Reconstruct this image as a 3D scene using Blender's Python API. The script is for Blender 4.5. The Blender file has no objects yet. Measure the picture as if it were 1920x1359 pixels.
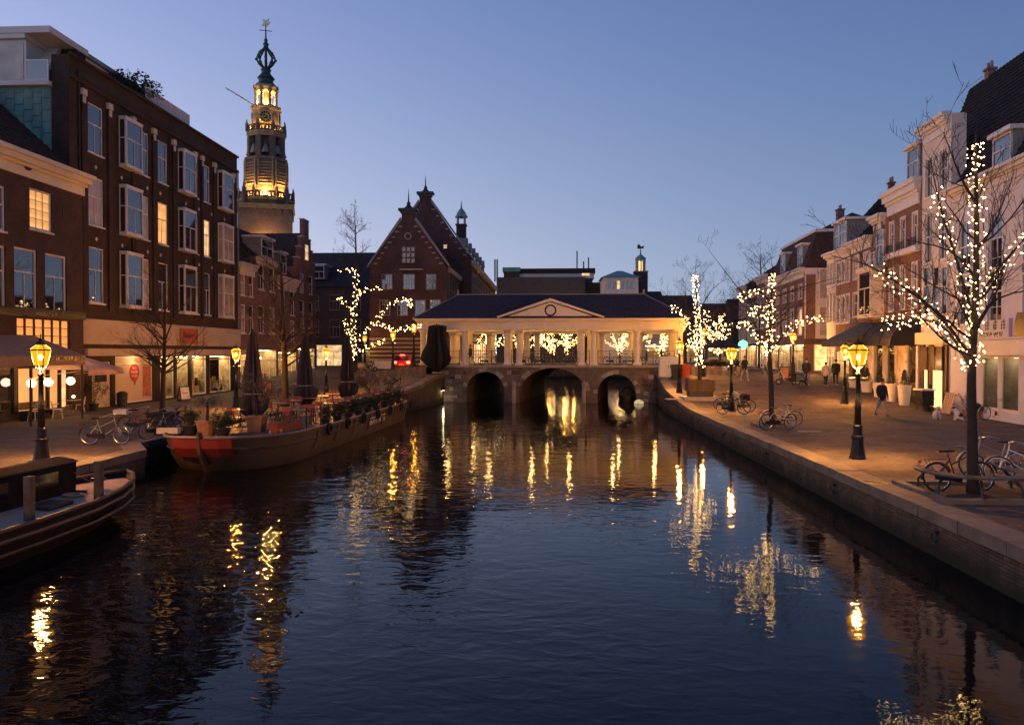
import bpy, math, random
from mathutils import Vector, Matrix
R = math.radians
rnd = random.Random(7)
sc = bpy.context.scene
COL = sc.collection
# ---------------------------------------------------------------- camera
F = 1430.0; CX, CY = 960.0, 679.5; CAMZ = 3.2
cam = bpy.data.cameras.new('camera'); cam_o = bpy.data.objects.new('camera', cam); COL.objects.link(cam_o)
cam.sensor_width = 36.0; cam.lens = F / 1920 * 36; cam.clip_end = 2000
cam_o.location = (0, 0, CAMZ); cam_o.rotation_euler = (R(90 - 0.78), 0, R(2.88))
sc.camera = cam_o
CM = Matrix.Translation((0, 0, CAMZ)) @ cam_o.rotation_euler.to_matrix().to_4x4()
# ---------------------------------------------------------------- sky: clear winter dusk, afterglow to the west (-X)
wd = bpy.data.worlds.new('World'); sc.world = wd; wd.use_nodes = True
nt = wd.node_tree; bg = nt.nodes['Background']
tc = nt.nodes.new('ShaderNodeTexCoord'); sep = nt.nodes.new('ShaderNodeSeparateXYZ')
nt.links.new(tc.outputs['Generated'], sep.inputs[0])
elev = nt.nodes.new('ShaderNodeMath'); elev.operation = 'MAXIMUM'; elev.inputs[1].default_value = 0.0
nt.links.new(sep.outputs['Z'], elev.inputs[0])
west = nt.nodes.new('ShaderNodeMath'); west.operation = 'MAXIMUM'; west.inputs[1].default_value = -.68   # the glow levels off towards due west
nt.links.new(sep.outputs['X'], west.inputs[0])
comb = nt.nodes.new('ShaderNodeCombineColor')
for i, (c0, ca, ce) in enumerate(((-0.46, 1.15, -3.0), (-0.40, .83, -2.2), (-0.215, .62, -1.0))):
    a = nt.nodes.new('ShaderNodeMath'); a.operation = 'MULTIPLY_ADD'
    a.inputs[1].default_value = -ca; a.inputs[2].default_value = c0
    nt.links.new(west.outputs[0], a.inputs[0])
    b = nt.nodes.new('ShaderNodeMath'); b.operation = 'MULTIPLY_ADD'; b.inputs[1].default_value = ce
    nt.links.new(elev.outputs[0], b.inputs[0]); nt.links.new(a.outputs[0], b.inputs[2])
    e = nt.nodes.new('ShaderNodeMath'); e.operation = 'EXPONENT'; nt.links.new(b.outputs[0], e.inputs[0])
    nt.links.new(e.outputs[0], comb.inputs[i])
sky = nt.nodes.new('ShaderNodeTexSky'); sky.sky_type = 'NISHITA'; sky.sun_disc = False
sky.sun_elevation = R(-1.0); sky.sun_rotation = R(-90); sky.ozone_density = 4
mixs = nt.nodes.new('ShaderNodeMix'); mixs.data_type = 'RGBA'; mixs.inputs[0].default_value = 0.12
nt.links.new(comb.outputs[0], mixs.inputs[6]); nt.links.new(sky.outputs[0], mixs.inputs[7])
nt.links.new(mixs.outputs[2], bg.inputs[0]); bg.inputs[1].default_value = 1.0
sun = bpy.data.lights.new('afterglow', 'SUN'); sun_o = bpy.data.objects.new('afterglow', sun); COL.objects.link(sun_o)
sun.energy = 0.12; sun.angle = R(40); sun.color = (1, .72, .62); sun_o.rotation_euler = (0, R(-72), 0)
# ---------------------------------------------------------------- exposure and renderer
vs = sc.view_settings; vs.view_transform = 'Standard'; vs.look = 'None'; vs.exposure = 0; vs.gamma = 1
cy = sc.cycles; cy.use_denoising = True; cy.max_bounces = 6; cy.diffuse_bounces = 2; cy.glossy_bounces = 3
cy.transparent_max_bounces = 8; cy.sample_clamp_indirect = 4.0; cy.use_light_tree = True
try: cy.denoiser = 'OPENIMAGEDENOISE'
except Exception: pass
cy.caustics_reflective = False; cy.caustics_refractive = False
# ---------------------------------------------------------------- pixels of the photograph -> directions -> points on the thing they touch
def ray(px, py): return (CM.to_3x3() @ Vector(((px - CX) / F, -(py - CY) / F, -1)))
def G(px, py, z=0.0):
    d = ray(px, py); t = (z - CAMZ) / d.z; return Vector((d.x * t, d.y * t, z))
def atY(px, py, Y):
    d = ray(px, py); t = Y / d.y; return Vector((d.x * t, Y, CAMZ + d.z * t))
def dist(px, py, t):
    d = ray(px, py); return Vector((d.x * t, d.y * t, CAMZ + d.z * t))
def sm(t): t = max(0., min(1., t)); return t * t * (3 - 2 * t)
def gzL(x, y): return 1.4 * sm((y + .9 * (x + 10) - 44) / 19)
def gzR(x, y): return 1.35 * sm((y - 40) / 23)
def gz(x, y): return gzL(x, y) if x < 0 else gzR(x, y)
def GG(px, py):
    p = G(px, py, 0)
    for _ in range(12): p = G(px, py, .5 * p.z + .5 * gz(p.x, p.y))
    return p
# ---------------------------------------------------------------- materials
MATS = {}
def lum(c, k): return tuple(max(0, min(1, v * k)) for v in c[:3]) + (1,)
def base_mat(name):
    m = bpy.data.materials.new(name); m.use_nodes = True; MATS[name] = m
    return m, m.node_tree, m.node_tree.nodes['Principled BSDF']
def mat(name, col, rough=.75, var=.25, scale=2.0, bump=0.0, bscale=None, metal=0, spec=.35, streak=0):
    if name in MATS: return MATS[name]
    m, t, p = base_mat(name); N = t.nodes.new; L = t.links.new
    p.inputs['Roughness'].default_value = rough; p.inputs['Metallic'].default_value = metal
    p.inputs['Specular IOR Level'].default_value = spec
    c = N('ShaderNodeTexCoord'); n = N('ShaderNodeTexNoise'); n.inputs['Scale'].default_value = scale; n.inputs['Detail'].default_value = 6
    n.inputs['Roughness'].default_value = .65
    src = c.outputs['Object']
    if streak:
        mp = N('ShaderNodeMapping'); mp.inputs['Scale'].default_value = (1, 1, streak); L(src, mp.inputs[0]); src = mp.outputs[0]
    L(src, n.inputs['Vector'])
    r = N('ShaderNodeMapRange'); r.inputs[1].default_value = .3; r.inputs[2].default_value = .7; L(n.outputs[0], r.inputs[0])
    x = N('ShaderNodeMix'); x.data_type = 'RGBA'; L(r.outputs[0], x.inputs[0])
    x.inputs[6].default_value = lum(col, 1 - var); x.inputs[7].default_value = lum(col, 1 + var)
    L(x.outputs[2], p.inputs['Base Color'])
    if bump:
        n2 = N('ShaderNodeTexNoise'); n2.inputs['Scale'].default_value = bscale or scale * 6; n2.inputs['Detail'].default_value = 4
        L(c.outputs['Object'], n2.inputs['Vector'])
        b = N('ShaderNodeBump'); b.inputs['Strength'].default_value = bump; b.inputs['Distance'].default_value = .02
        L(n2.outputs[0], b.inputs['Height']); L(b.outputs[0], p.inputs['Normal'])
    return m
def brick(name, c1, c2, mortar, scale=1.0, bw=.22, bh=.065, bump=.4, floor=False, var=.25):
    m, t, p = base_mat(name); N = t.nodes.new; L = t.links.new
    p.inputs['Roughness'].default_value = .85; p.inputs['Specular IOR Level'].default_value = .25
    c = N('ShaderNodeTexCoord'); s = N('ShaderNodeSeparateXYZ'); L(c.outputs['Object'], s.inputs[0])
    k = N('ShaderNodeCombineXYZ')
    if floor:
        L(s.outputs[0], k.inputs[1]); L(s.outputs[1], k.inputs[0])
    else:
        a = N('ShaderNodeMath'); a.operation = 'ADD'; L(s.outputs[0], a.inputs[0]); L(s.outputs[1], a.inputs[1])
        L(a.outputs[0], k.inputs[0]); L(s.outputs[2], k.inputs[1])
    b = N('ShaderNodeTexBrick'); L(k.outputs[0], b.inputs['Vector']); b.inputs['Scale'].default_value = scale
    b.inputs['Brick Width'].default_value = bw; b.inputs['Row Height'].default_value = bh; b.inputs['Mortar Size'].default_value = .008
    b.inputs['Mortar Smooth'].default_value = .3
    b.inputs['Color1'].default_value = tuple(c1) + (1,); b.inputs['Color2'].default_value = tuple(c2) + (1,); b.inputs['Mortar'].default_value = tuple(mortar) + (1,)
    n = N('ShaderNodeTexNoise'); n.inputs['Scale'].default_value = .7; n.inputs['Detail'].default_value = 8; n.inputs['Roughness'].default_value = .7
    L(c.outputs['Object'], n.inputs['Vector'])
    r = N('ShaderNodeMapRange'); r.inputs[1].default_value = .3; r.inputs[2].default_value = .7; r.inputs[3].default_value = 1 - var; r.inputs[4].default_value = 1 + var; L(n.outputs[0], r.inputs[0])
    x = N('ShaderNodeVectorMath'); x.operation = 'SCALE'; L(b.outputs[0], x.inputs[0]); L(r.outputs[0], x.inputs['Scale'])
    L(x.outputs[0], p.inputs['Base Color'])
    bp = N('ShaderNodeBump'); bp.inputs['Strength'].default_value = bump; bp.inputs['Distance'].default_value = .01; bp.invert = True
    L(b.outputs['Fac'], bp.inputs['Height']); L(bp.outputs[0], p.inputs['Normal'])
    return m
def emit(name, col, strength, var=0, scale=3.0, tint=None):
    if name in MATS: return MATS[name]
    m, t, p = base_mat(name); N = t.nodes.new; L = t.links.new
    p.inputs['Base Color'].default_value = lum(col, .5)
    p.inputs['Emission Color'].default_value = tuple(col) + (1,); p.inputs['Emission Strength'].default_value = strength
    if var:
        c = N('ShaderNodeTexCoord'); n = N('ShaderNodeTexNoise'); n.inputs['Scale'].default_value = scale; n.inputs['Detail'].default_value = 3
        L(c.outputs['Object'], n.inputs['Vector'])
        r = N('ShaderNodeMapRange'); r.inputs[1].default_value = .35; r.inputs[2].default_value = .65
        r.inputs[3].default_value = strength * (1 - var); r.inputs[4].default_value = strength * (1 + var)
        L(n.outputs[0], r.inputs[0]); L(r.outputs[0], p.inputs['Emission Strength'])
    return m
def glass(name, dark, ior=1.9, clear=0.0, rough=.03):
    """window glass: mirrors the sky by Fresnel; dimness of the room behind is painted as mottled dark colour (with clear, what really stands there)"""
    m, t, p = base_mat(name); N = t.nodes.new; L = t.links.new; out = t.nodes['Material Output']; t.nodes.remove(p)
    if clear:
        d = N('ShaderNodeBsdfTransparent'); d.inputs[0].default_value = (clear, clear, clear * .97, 1)
    else:
        d = N('ShaderNodeBsdfDiffuse'); c = N('ShaderNodeTexCoord'); n = N('ShaderNodeTexNoise'); n.inputs['Scale'].default_value = .9
        L(c.outputs['Object'], n.inputs['Vector']); x = N('ShaderNodeMix'); x.data_type = 'RGBA'; L(n.outputs[0], x.inputs[0])
        x.inputs[6].default_value = lum(dark, .35); x.inputs[7].default_value = lum(dark, 1.6); L(x.outputs[2], d.inputs[0])
    g = N('ShaderNodeBsdfGlossy'); g.inputs['Roughness'].default_value = rough
    f = N('ShaderNodeFresnel'); f.inputs[0].default_value = ior
    s = N('ShaderNodeMixShader'); L(f.outputs[0], s.inputs[0]); L(d.outputs[0], s.inputs[1]); L(g.outputs[0], s.inputs[2])
    L(s.outputs[0], out.inputs[0]); return m
# ---------------------------------------------------------------- mesh builder
class MB:
    def __init__(s): s.v = []; s.f = []; s.m = []; s.c = 0
    def add(s, vs, fs):
        n = len(s.v); s.v += [tuple(p) for p in vs]; s.f += [tuple(i + n for i in f) for f in fs]; s.m += [s.c] * len(fs); return s
    def box(s, x0, x1, y0, y1, z0, z1):
        return s.add([(x0, y0, z0), (x1, y0, z0), (x1, y1, z0), (x0, y1, z0), (x0, y0, z1), (x1, y0, z1), (x1, y1, z1), (x0, y1, z1)],
                     [(0, 3, 2, 1), (4, 5, 6, 7), (0, 1, 5, 4), (1, 2, 6, 5), (2, 3, 7, 6), (3, 0, 4, 7)])
    def obox(s, c, sx, sy, sz, rz=0, rx=0, ry=0):
        M = Matrix.Translation(c) @ Matrix.Rotation(rz, 4, 'Z') @ Matrix.Rotation(ry, 4, 'Y') @ Matrix.Rotation(rx, 4, 'X')
        k = len(s.v); s.box(-sx / 2, sx / 2, -sy / 2, sy / 2, -sz / 2, sz / 2)
        s.v[k:] = [tuple(M @ Vector(p)) for p in s.v[k:]]; return s
    def quad(s, *p): return s.add(p, [tuple(range(len(p)))])
    def tube(s, pts, rad, n=6, cap=True, close=False):
        pts = [Vector(p) for p in pts]
        if not hasattr(rad, '__len__'): rad = [rad] * len(pts)
        vs = []; fs = []; m = len(pts); u = None
        for i, p in enumerate(pts):
            if close: d = pts[(i + 1) % m] - pts[i - 1]
            else: d = pts[min(i + 1, m - 1)] - pts[max(i - 1, 0)]
            if d.length < 1e-9: d = Vector((0, 0, 1))
            d.normalize()
            if u is None: u = d.orthogonal().normalized()
            else:
                u = u - d * u.dot(d); u = u.normalized() if u.length > 1e-6 else d.orthogonal().normalized()
            w = d.cross(u)
            for k in range(n):
                a = 2 * math.pi * k / n; vs.append(p + (u * math.cos(a) + w * math.sin(a)) * rad[i])
        for i in range(m if close else m - 1):
            for k in range(n):
                a, b = i * n, ((i + 1) % m) * n
                fs.append((a + k, a + (k + 1) % n, b + (k + 1) % n, b + k))
        if cap and not close: fs += [tuple(range(n - 1, -1, -1)), tuple(range((m - 1) * n, m * n))]
        return s.add(vs, fs)
    def lathe(s, prof, n=12, c=(0, 0, 0), rot=0.0, sq=None):
        vs = []; fs = []; m = len(prof)
        for r, z in prof:
            for k in range(n):
                a = rot + 2 * math.pi * k / n; vs.append((c[0] + r * math.cos(a), c[1] + r * math.sin(a), c[2] + z))
        for i in range(m - 1):
            for k in range(n): fs.append((i * n + k, i * n + (k + 1) % n, (i + 1) * n + (k + 1) % n, (i + 1) * n + k))
        fs += [tuple(range(n - 1, -1, -1)), tuple(range((m - 1) * n, m * n))]
        return s.add(vs, fs)
    def ball(s, c, r, n=8, m=6, sc_=(1, 1, 1)):
        vs = [(c[0], c[1], c[2] - r * sc_[2])]; fs = []
        for i in range(1, m):
            t = math.pi * i / m
            for k in range(n):
                a = 2 * math.pi * k / n
                vs.append((c[0] + r * sc_[0] * math.sin(t) * math.cos(a), c[1] + r * sc_[1] * math.sin(t) * math.sin(a), c[2] - r * sc_[2] * math.cos(t)))
        vs.append((c[0], c[1], c[2] + r * sc_[2])); e = len(vs) - 1
        for k in range(n):
            fs.append((0, 1 + (k + 1) % n, 1 + k)); fs.append((e, 1 + (m - 2) * n + k, 1 + (m - 2) * n + (k + 1) % n))
            for i in range(m - 2): fs.append((1 + i * n + k, 1 + i * n + (k + 1) % n, 1 + (i + 1) * n + (k + 1) % n, 1 + (i + 1) * n + k))
        return s.add(vs, fs)
    def octa(s, c, r):
        x, y, z = c
        return s.add([(x + r, y, z), (x, y + r, z), (x - r, y, z), (x, y - r, z), (x, y, z + r), (x, y, z - r)],
                     [(0, 1, 4), (1, 2, 4), (2, 3, 4), (3, 0, 4), (1, 0, 5), (2, 1, 5), (3, 2, 5), (0, 3, 5)])
    def prism(s, poly, y0, y1):
        """polygon in x,z (ccw seen from -y) pulled from y0 to y1"""
        n = len(poly); vs = [(x, y0, z) for x, z in poly] + [(x, y1, z) for x, z in poly]
        return s.add(vs, [tuple(range(n)), tuple(range(2 * n - 1, n - 1, -1))] + [(i, n + i, n + (i + 1) % n, (i + 1) % n) for i in range(n)])
    def slab(s, poly, z0, z1):
        n = len(poly); vs = [(p[0], p[1], z0) for p in poly] + [(p[0], p[1], z1) for p in poly]
        return s.add(vs, [tuple(range(n - 1, -1, -1)), tuple(range(n, 2 * n))] + [(i, (i + 1) % n, n + (i + 1) % n, n + i) for i in range(n)])
    def mesh(s, name, mats, smooth=False):
        me = bpy.data.meshes.new(name); me.from_pydata(s.v, [], s.f)
        for m in (mats if isinstance(mats, (list, tuple)) else [mats]): me.materials.append(m)
        if s.c or any(s.m): me.polygons.foreach_set('material_index', s.m)
        if smooth: me.polygons.foreach_set('use_smooth', [True] * len(s.f))
        me.update(); return me
    def build(s, name, mats, parent=None, smooth=False, loc=None):
        return link(name, s.mesh(name, mats, smooth), parent, loc)
def link(name, data, parent=None, loc=None, rot=None):
    o = bpy.data.objects.new(name, data); COL.objects.link(o); o.parent = parent
    if loc is not None: o.location = loc
    if rot is not None: o.rotation_euler = rot
    return o
def tag(o, label=None, cat=None, group=None, kind=None):
    if label: o['label'] = label
    if cat: o['category'] = cat
    if group: o['group'] = group
    if kind: o['kind'] = kind
    return o
def thing(name, label, cat, loc=(0, 0, 0), rz=0, group=None):
    return tag(link(name, None, None, loc, (0, 0, rz)), label, cat, group)
def copy_tree(o, parent=None):
    c = o.copy(); COL.objects.link(c); c.parent = parent
    for ch in o.children: copy_tree(ch, c)
    return c
def text(txt, size, m, name, parent, loc, rot=(R(90), 0, 0), ext=.01, sx=1.0, align='CENTER', shear=0):
    cu = bpy.data.curves.new(name, 'FONT'); cu.body = txt; cu.size = size; cu.extrude = ext; cu.align_x = align; cu.resolution_u = 3; cu.shear = shear
    tmp = bpy.data.objects.new('tmp', cu); me = bpy.data.meshes.new_from_object(tmp); bpy.data.objects.remove(tmp); me.name = name; me.materials.clear(); me.materials.append(m)
    o = link(name, me, parent, loc, rot); o.scale = (sx, 1, 1); return tag(o, kind='stuff')
def lamp(name, loc, power, col, parent=None, radius=.08, spot=None, rot=None, blend=.5):
    l = bpy.data.lights.new(name, 'SPOT' if spot else 'POINT'); l.energy = power; l.color = col; l.shadow_soft_size = radius
    if spot: l.spot_size = spot; l.spot_blend = blend
    return link(name, l, parent, loc, rot)
# ================================================================ palette
WHITE = mat('white_paint', (.58, .56, .54), .5, .08, 4)
CREAM = mat('cream_paint', (.68, .57, .43), .6, .1, 1.2)
CREAM2 = mat('pale_plaster', (.55, .49, .43), .8, .1, .8, .15)
PINKW = mat('pink_white_plaster', (.56, .52, .5), .8, .09, .7, .15)
GREYP = mat('grey_plaster', (.45, .43, .42), .8, .12, .8, .15)
STONE = mat('stone', (.28, .25, .21), .85, .3, 1.5, .5)
STONED = mat('dark_stone', (.13, .105, .085), .9, .4, 1.8, .6)
COPE = mat('coping_stone', (.15, .12, .088), .8, .4, 1.1, .6)
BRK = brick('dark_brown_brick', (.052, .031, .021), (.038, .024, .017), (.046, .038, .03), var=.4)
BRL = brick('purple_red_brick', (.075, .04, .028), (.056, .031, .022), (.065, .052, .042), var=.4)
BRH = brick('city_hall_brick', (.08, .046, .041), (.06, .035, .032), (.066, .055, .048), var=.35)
BRT = brick('tower_brick', (.27, .15, .09), (.2, .1, .065), (.25, .19, .14))
BRY = brick('ochre_brick', (.34, .22, .13), (.28, .17, .1), (.3, .25, .2))
BRR = brick('red_brown_brick', (.2, .1, .075), (.15, .075, .058), (.2, .15, .12))
BRQ = brick('quay_brick', (.15, .105, .072), (.075, .055, .04), (.045, .04, .033), bump=.9, var=.5)
PAVE = brick('paving', (.115, .085, .062), (.075, .057, .043), (.04, .032, .026), bw=.21, bh=.1, bump=.8, floor=True, var=.55)
PAVE2 = brick('walkway_paving', (.2, .165, .13), (.165, .13, .1), (.12, .1, .08), bw=.3, bh=.3, bump=.3, floor=True, var=.22)
TILE = mat('black_roof_tile', (.032, .027, .026), .8, .35, 3, 0, spec=.15)
TILER = mat('brown_roof_tile', (.06, .04, .033), .85, .35, 3, 0, spec=.12)
SLATE = mat('slate', (.042, .036, .038), .85, .3, 2.5, .3, spec=.1)
LEAD = mat('lead_grey', (.2, .2, .21), .5, .15, 1)
COPPER = mat('green_copper', (.12, .24, .21), .55, .35, 1.4, .15, streak=.25)
IRON = mat('black_iron', (.018, .018, .017), .45, .3, 8, .15, 20, spec=.5)
DGREEN = mat('dark_green_iron', (.012, .013, .011), .5, .35, 6, .2, 25, spec=.3)
WOODD = mat('dark_wood', (.075, .042, .024), .55, .35, 3, .2, streak=.15)
WOODL = mat('pale_wood', (.4, .27, .15), .6, .25, 4, .15, streak=.2)
BARK = mat('bark', (.034, .026, .02), .9, .4, 5, .6, 14)
CONC = mat('concrete', (.3, .27, .23), .85, .25, 1.2, .4)
DARKI = mat('near_black_goods', (.02, .017, .015), .9, .3)  # near-black colour for some of the window display goods
INT = mat('shop_wall', (.5, .38, .24), .8, .6, 2.6)
RED = mat('red_print', (.42, .03, .03), .5, .15)
BLACKP = mat('black_paint', (.015, .014, .014), .35, .3, 4)
GL_D = glass('window_glass', (.03, .026, .022), 3.2)
GL_C = glass('curtained_glass', (.4, .33, .28), 1.9)
GL_S = glass('shop_glass', None, 1.5, .92)
GL_W = emit('lit_window', (1, .48, .14), .8, .35, 1.5)
GL_W2 = emit('lit_window_pale', (1, .62, .28), .85, .5, 1.7)
GL_O = emit('orange_backlit_glass', (1, .34, .085), 1.0, .3, .6)
GL_P = emit('paper_screen_glass', (1, .46, .16), .62, .18, .8)
SHOPL = emit('shop_ceiling_light', (1, .7, .33), 34)
NEONW = emit('white_strip_light', (.95, .95, 1.0), 5)
BULB = emit('fairy_bulb', (1, .58, .2), 40)
SODIUM = (1.0, .43, .095)
LGLOW = emit('lantern_core', (1, .45, .07), 400)
# lantern glass: thin yellow panes that let the flame through
def lantern_glass():
    m, t, p = base_mat('lantern_glass'); N = t.nodes.new; L = t.links.new; out = t.nodes['Material Output']; t.nodes.remove(p)
    a = N('ShaderNodeBsdfTransparent'); a.inputs[0].default_value = (1, .86, .5, 1)
    b = N('ShaderNodeEmission'); b.inputs[0].default_value = (1, .4, .02, 1); b.inputs[1].default_value = 1.5
    s = N('ShaderNodeMixShader'); s.inputs[0].default_value = .68
    L(a.outputs[0], s.inputs[1]); L(b.outputs[0], s.inputs[2]); L(s.outputs[0], out.inputs[0]); return m
LGLASS = lantern_glass()
def tide(m):
    """wet, algae-dark band along the waterline with a ragged upper edge, and run-off streaks"""
    t = m.node_tree; N = t.nodes.new; L = t.links.new; p = t.nodes['Principled BSDF']; src = p.inputs['Base Color'].links[0].from_socket
    g = N('ShaderNodeNewGeometry'); s_ = N('ShaderNodeSeparateXYZ'); L(g.outputs['Position'], s_.inputs[0])
    n = N('ShaderNodeTexNoise'); n.inputs['Scale'].default_value = 2.2; n.inputs['Detail'].default_value = 5; mp = N('ShaderNodeMapping'); mp.inputs['Scale'].default_value = (1, 1, .25); L(g.outputs['Position'], mp.inputs[0]); L(mp.outputs[0], n.inputs['Vector'])
    a = N('ShaderNodeMath'); a.operation = 'MULTIPLY_ADD'; a.inputs[1].default_value = -.75; L(n.outputs[0], a.inputs[0]); L(s_.outputs['Z'], a.inputs[2])
    r = N('ShaderNodeMapRange'); r.inputs[1].default_value = -1.15; r.inputs[2].default_value = -.7; r.inputs[3].default_value = 1; r.inputs[4].default_value = 0; L(a.outputs[0], r.inputs[0])
    k = N('ShaderNodeMapRange'); k.inputs[1].default_value = .5; k.inputs[2].default_value = .72; k.inputs[3].default_value = 0; k.inputs[4].default_value = .6; L(n.outputs[0], k.inputs[0])
    mx = N('ShaderNodeMath'); mx.operation = 'MAXIMUM'; L(r.outputs[0], mx.inputs[0]); L(k.outputs[0], mx.inputs[1])
    x = N('ShaderNodeMix'); x.data_type = 'RGBA'; L(mx.outputs[0], x.inputs[0]); L(src, x.inputs[6]); x.inputs[7].default_value = (.02, .022, .013, 1); L(x.outputs[2], p.inputs['Base Color'])
tide(BRQ)
# ================================================================ water
def water_mat():
    m, t, p = base_mat('canal_water'); N = t.nodes.new; L = t.links.new
    p.inputs['Base Color'].default_value = (.004, .005, .005, 1); p.inputs['Roughness'].default_value = .035; p.inputs['IOR'].default_value = 1.333
    p.inputs['Specular IOR Level'].default_value = .3
    c = N('ShaderNodeTexCoord'); prev = None
    for sc_, st, dist_, ys in ((3.2, .62, .026, .62), (.8, .55, .055, .7), (9.0, .3, .007, .7)):
        mp = N('ShaderNodeMapping'); mp.inputs['Scale'].default_value = (ys, 1.15, 1); mp.inputs['Rotation'].default_value = (0, 0, R(12 * sc_)); L(c.outputs['Object'], mp.inputs[0])
        n = N('ShaderNodeTexNoise'); n.inputs['Scale'].default_value = sc_; n.inputs['Detail'].default_value = 2; n.inputs['Distortion'].default_value = .6
        L(mp.outputs[0], n.inputs['Vector'])
        # calmer and livelier patches
        q = N('ShaderNodeTexNoise'); q.inputs['Scale'].default_value = .16; L(c.outputs['Object'], q.inputs['Vector'])
        r = N('ShaderNodeMapRange'); r.inputs[1].default_value = .35; r.inputs[2].default_value = .65; r.inputs[3].default_value = .35 * st; r.inputs[4].default_value = st; L(q.outputs[0], r.inputs[0])
        # the water lies calmer along the sheltered right quay
        sx = N('ShaderNodeSeparateXYZ'); L(c.outputs['Object'], sx.inputs[0]); cx = N('ShaderNodeMapRange'); cx.inputs[1].default_value = -7; cx.inputs[2].default_value = 4.5; cx.inputs[3].default_value = 1.4; cx.inputs[4].default_value = .42; L(sx.outputs[0], cx.inputs[0])
        ml = N('ShaderNodeMath'); ml.operation = 'MULTIPLY'; L(r.outputs[0], ml.inputs[0]); L(cx.outputs[0], ml.inputs[1])
        b = N('ShaderNodeBump'); b.inputs['Distance'].default_value = dist_; L(ml.outputs[0], b.inputs['Strength']); L(n.outputs[0], b.inputs['Height'])
        if prev: L(prev, b.inputs['Normal'])
        prev = b.outputs[0]
    L(prev, p.inputs['Normal']); return m
WZ = -.9
wb = MB(); wb.quad((-60, -40, WZ), (60, -40, WZ), (60, 420, WZ), (-60, 420, WZ))
tag(wb.build('water', water_mat()), 'dark rippled canal water', kind='structure')
# ================================================================ quay edges (plan)
LE = [(-13.2, -30), (-13.2, 24.2), (-14.4, 26.0), (-14.2, 44), (-11.3, 48.5), (-9.3, 54), (-8.7, 62)]          # left quay edge up to the bridge
RE = [(7.7, -30), (7.7, 44), (7.75, 52), (8.1, 56), (8.6, 62)]
LE2 = [(-8.0, 77), (-6.9, 86), (-2, 121)]                              # beyond the bridge the canal bears right
RE2 = [(10.6, 77), (12.5, 92), (17, 121)]
def ground(name, edge, side, ys, xs, gfun, m, label):
    """sheet from the canal edge outward; follows the ramp up to the bridge"""
    mb = MB(); rows = []
    def ex(y):
        for (x0, y0), (x1, y1) in zip(edge, edge[1:]):
            if y0 <= y <= y1: return x0 + (x1 - x0) * (y - y0) / (y1 - y0)
        return edge[-1][0] if y > edge[-1][1] else edge[0][0]
    for y in ys:
        e = ex(y); rows.append([(e + side * d, y, gfun(e + side * d, y)) for d in xs])
    n = len(xs); vs = [p for r in rows for p in r]; fs = []
    for i in range(len(rows) - 1):
        for k in range(n - 1):
            q = (i * n + k, i * n + k + 1, (i + 1) * n + k + 1, (i + 1) * n + k)
            fs.append(q if side > 0 else q[::-1])
    mb.add(vs, fs); o = mb.build(name, m); return tag(o, label, kind='structure')
ysA = [-30, -10, 5, 10, 15, 20, 24.2, 26.0, 30, 35, 40, 44] + [45.5 + 1.1 * i for i in range(0, 33)]
xsA = [0.45, 1, 2, 3.5, 5, 7, 9, 11, 13, 15, 18, 22, 30, 60, 120]
ground('pavement_left', LE, -1, ysA, xsA, gzL, PAVE, 'brick paved quay in front of the cafe and bakery')
ground('pavement_right', RE, 1, ysA, xsA, gzR, PAVE, 'brick paved quay in front of the shops')
ysB = [80.7 + i * 5 for i in range(0, 9)]
ground('street_left', LE2, -1, [77, 80.7] + ysB[1:8] + [121], [0.4, 5, 20, 60, 160], lambda x, y: 1.4, PAVE, 'brick street beyond the bridge along the city hall')
ground('street_right', RE2, 1, [77, 80.7] + ysB[1:8] + [121], [0.4, 5, 20, 60, 160], lambda x, y: 1.35, PAVE, 'brick street beyond the bridge along the far shops')
eb = MB(); eb.quad((-160, 121, 1.38), (180, 121, 1.38), (180, 460, 1.38), (-160, 460, 1.38)); tag(eb.build('street_end', PAVE), 'brick street where the canal view ends', kind='structure')
eb = MB(); eb.box(-3, 18, 120.6, 121.05, -2, 1.42); tag(eb.build('quay_wall', BRQ), 'brick wall closing the canal view beyond the bridge', 'quay wall')
# darker gutter lines and the paler walkway strip along the facades
def strip(name, pts, wid, m, label, dz=.004):
    mb = MB(); P = []
    for (x0, y0), (x1, y1) in zip(pts, pts[1:]):
        k = max(1, int(math.hypot(x1 - x0, y1 - y0) / 1.1))
        P += [(x0 + (x1 - x0) * i / k, y0 + (y1 - y0) * i / k) for i in range(k)]
    P.append(pts[-1]); L_ = []
    for i, (x, y) in enumerate(P):
        a = P[max(i - 1, 0)]; b = P[min(i + 1, len(P) - 1)]; d = Vector((b[0] - a[0], b[1] - a[1])).normalized(); nx, ny = -d.y, d.x
        L_.append([(x + nx * w, y + ny * w) for w in (-wid / 2, wid / 2)])
    vs = [(x, y, gz(x, y) + dz + .02 * (gz(x, y) > .01)) for r in L_ for x, y in r]
    mb.add(vs, [(2 * i, 2 * i + 1, 2 * i + 3, 2 * i + 2) for i in range(len(P) - 1)])
    return tag(mb.build(name, m), label, kind='structure')
GUT = mat('gutter_brick', (.04, .033, .028), .7, .3, 5)
strip('gutter_right', [(12.6, 5), (13.1, 20), (13.4, 34), (14.2, 43), (15.0, 50), (15.4, 60)], .2, GUT, 'dark gutter line along the right quay')
strip('gutter_left', [(-18.6, 8), (-18.9, 30), (-19.3, 40), (-19.2, 48), (-17.5, 56), (-15.5, 62)], .2, GUT, 'dark gutter line along the left quay')
strip('gutter_quay', [(8.95, -5), (8.95, 44)], .05, GUT, 'thin joint behind the coping stones on the right quay')
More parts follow.
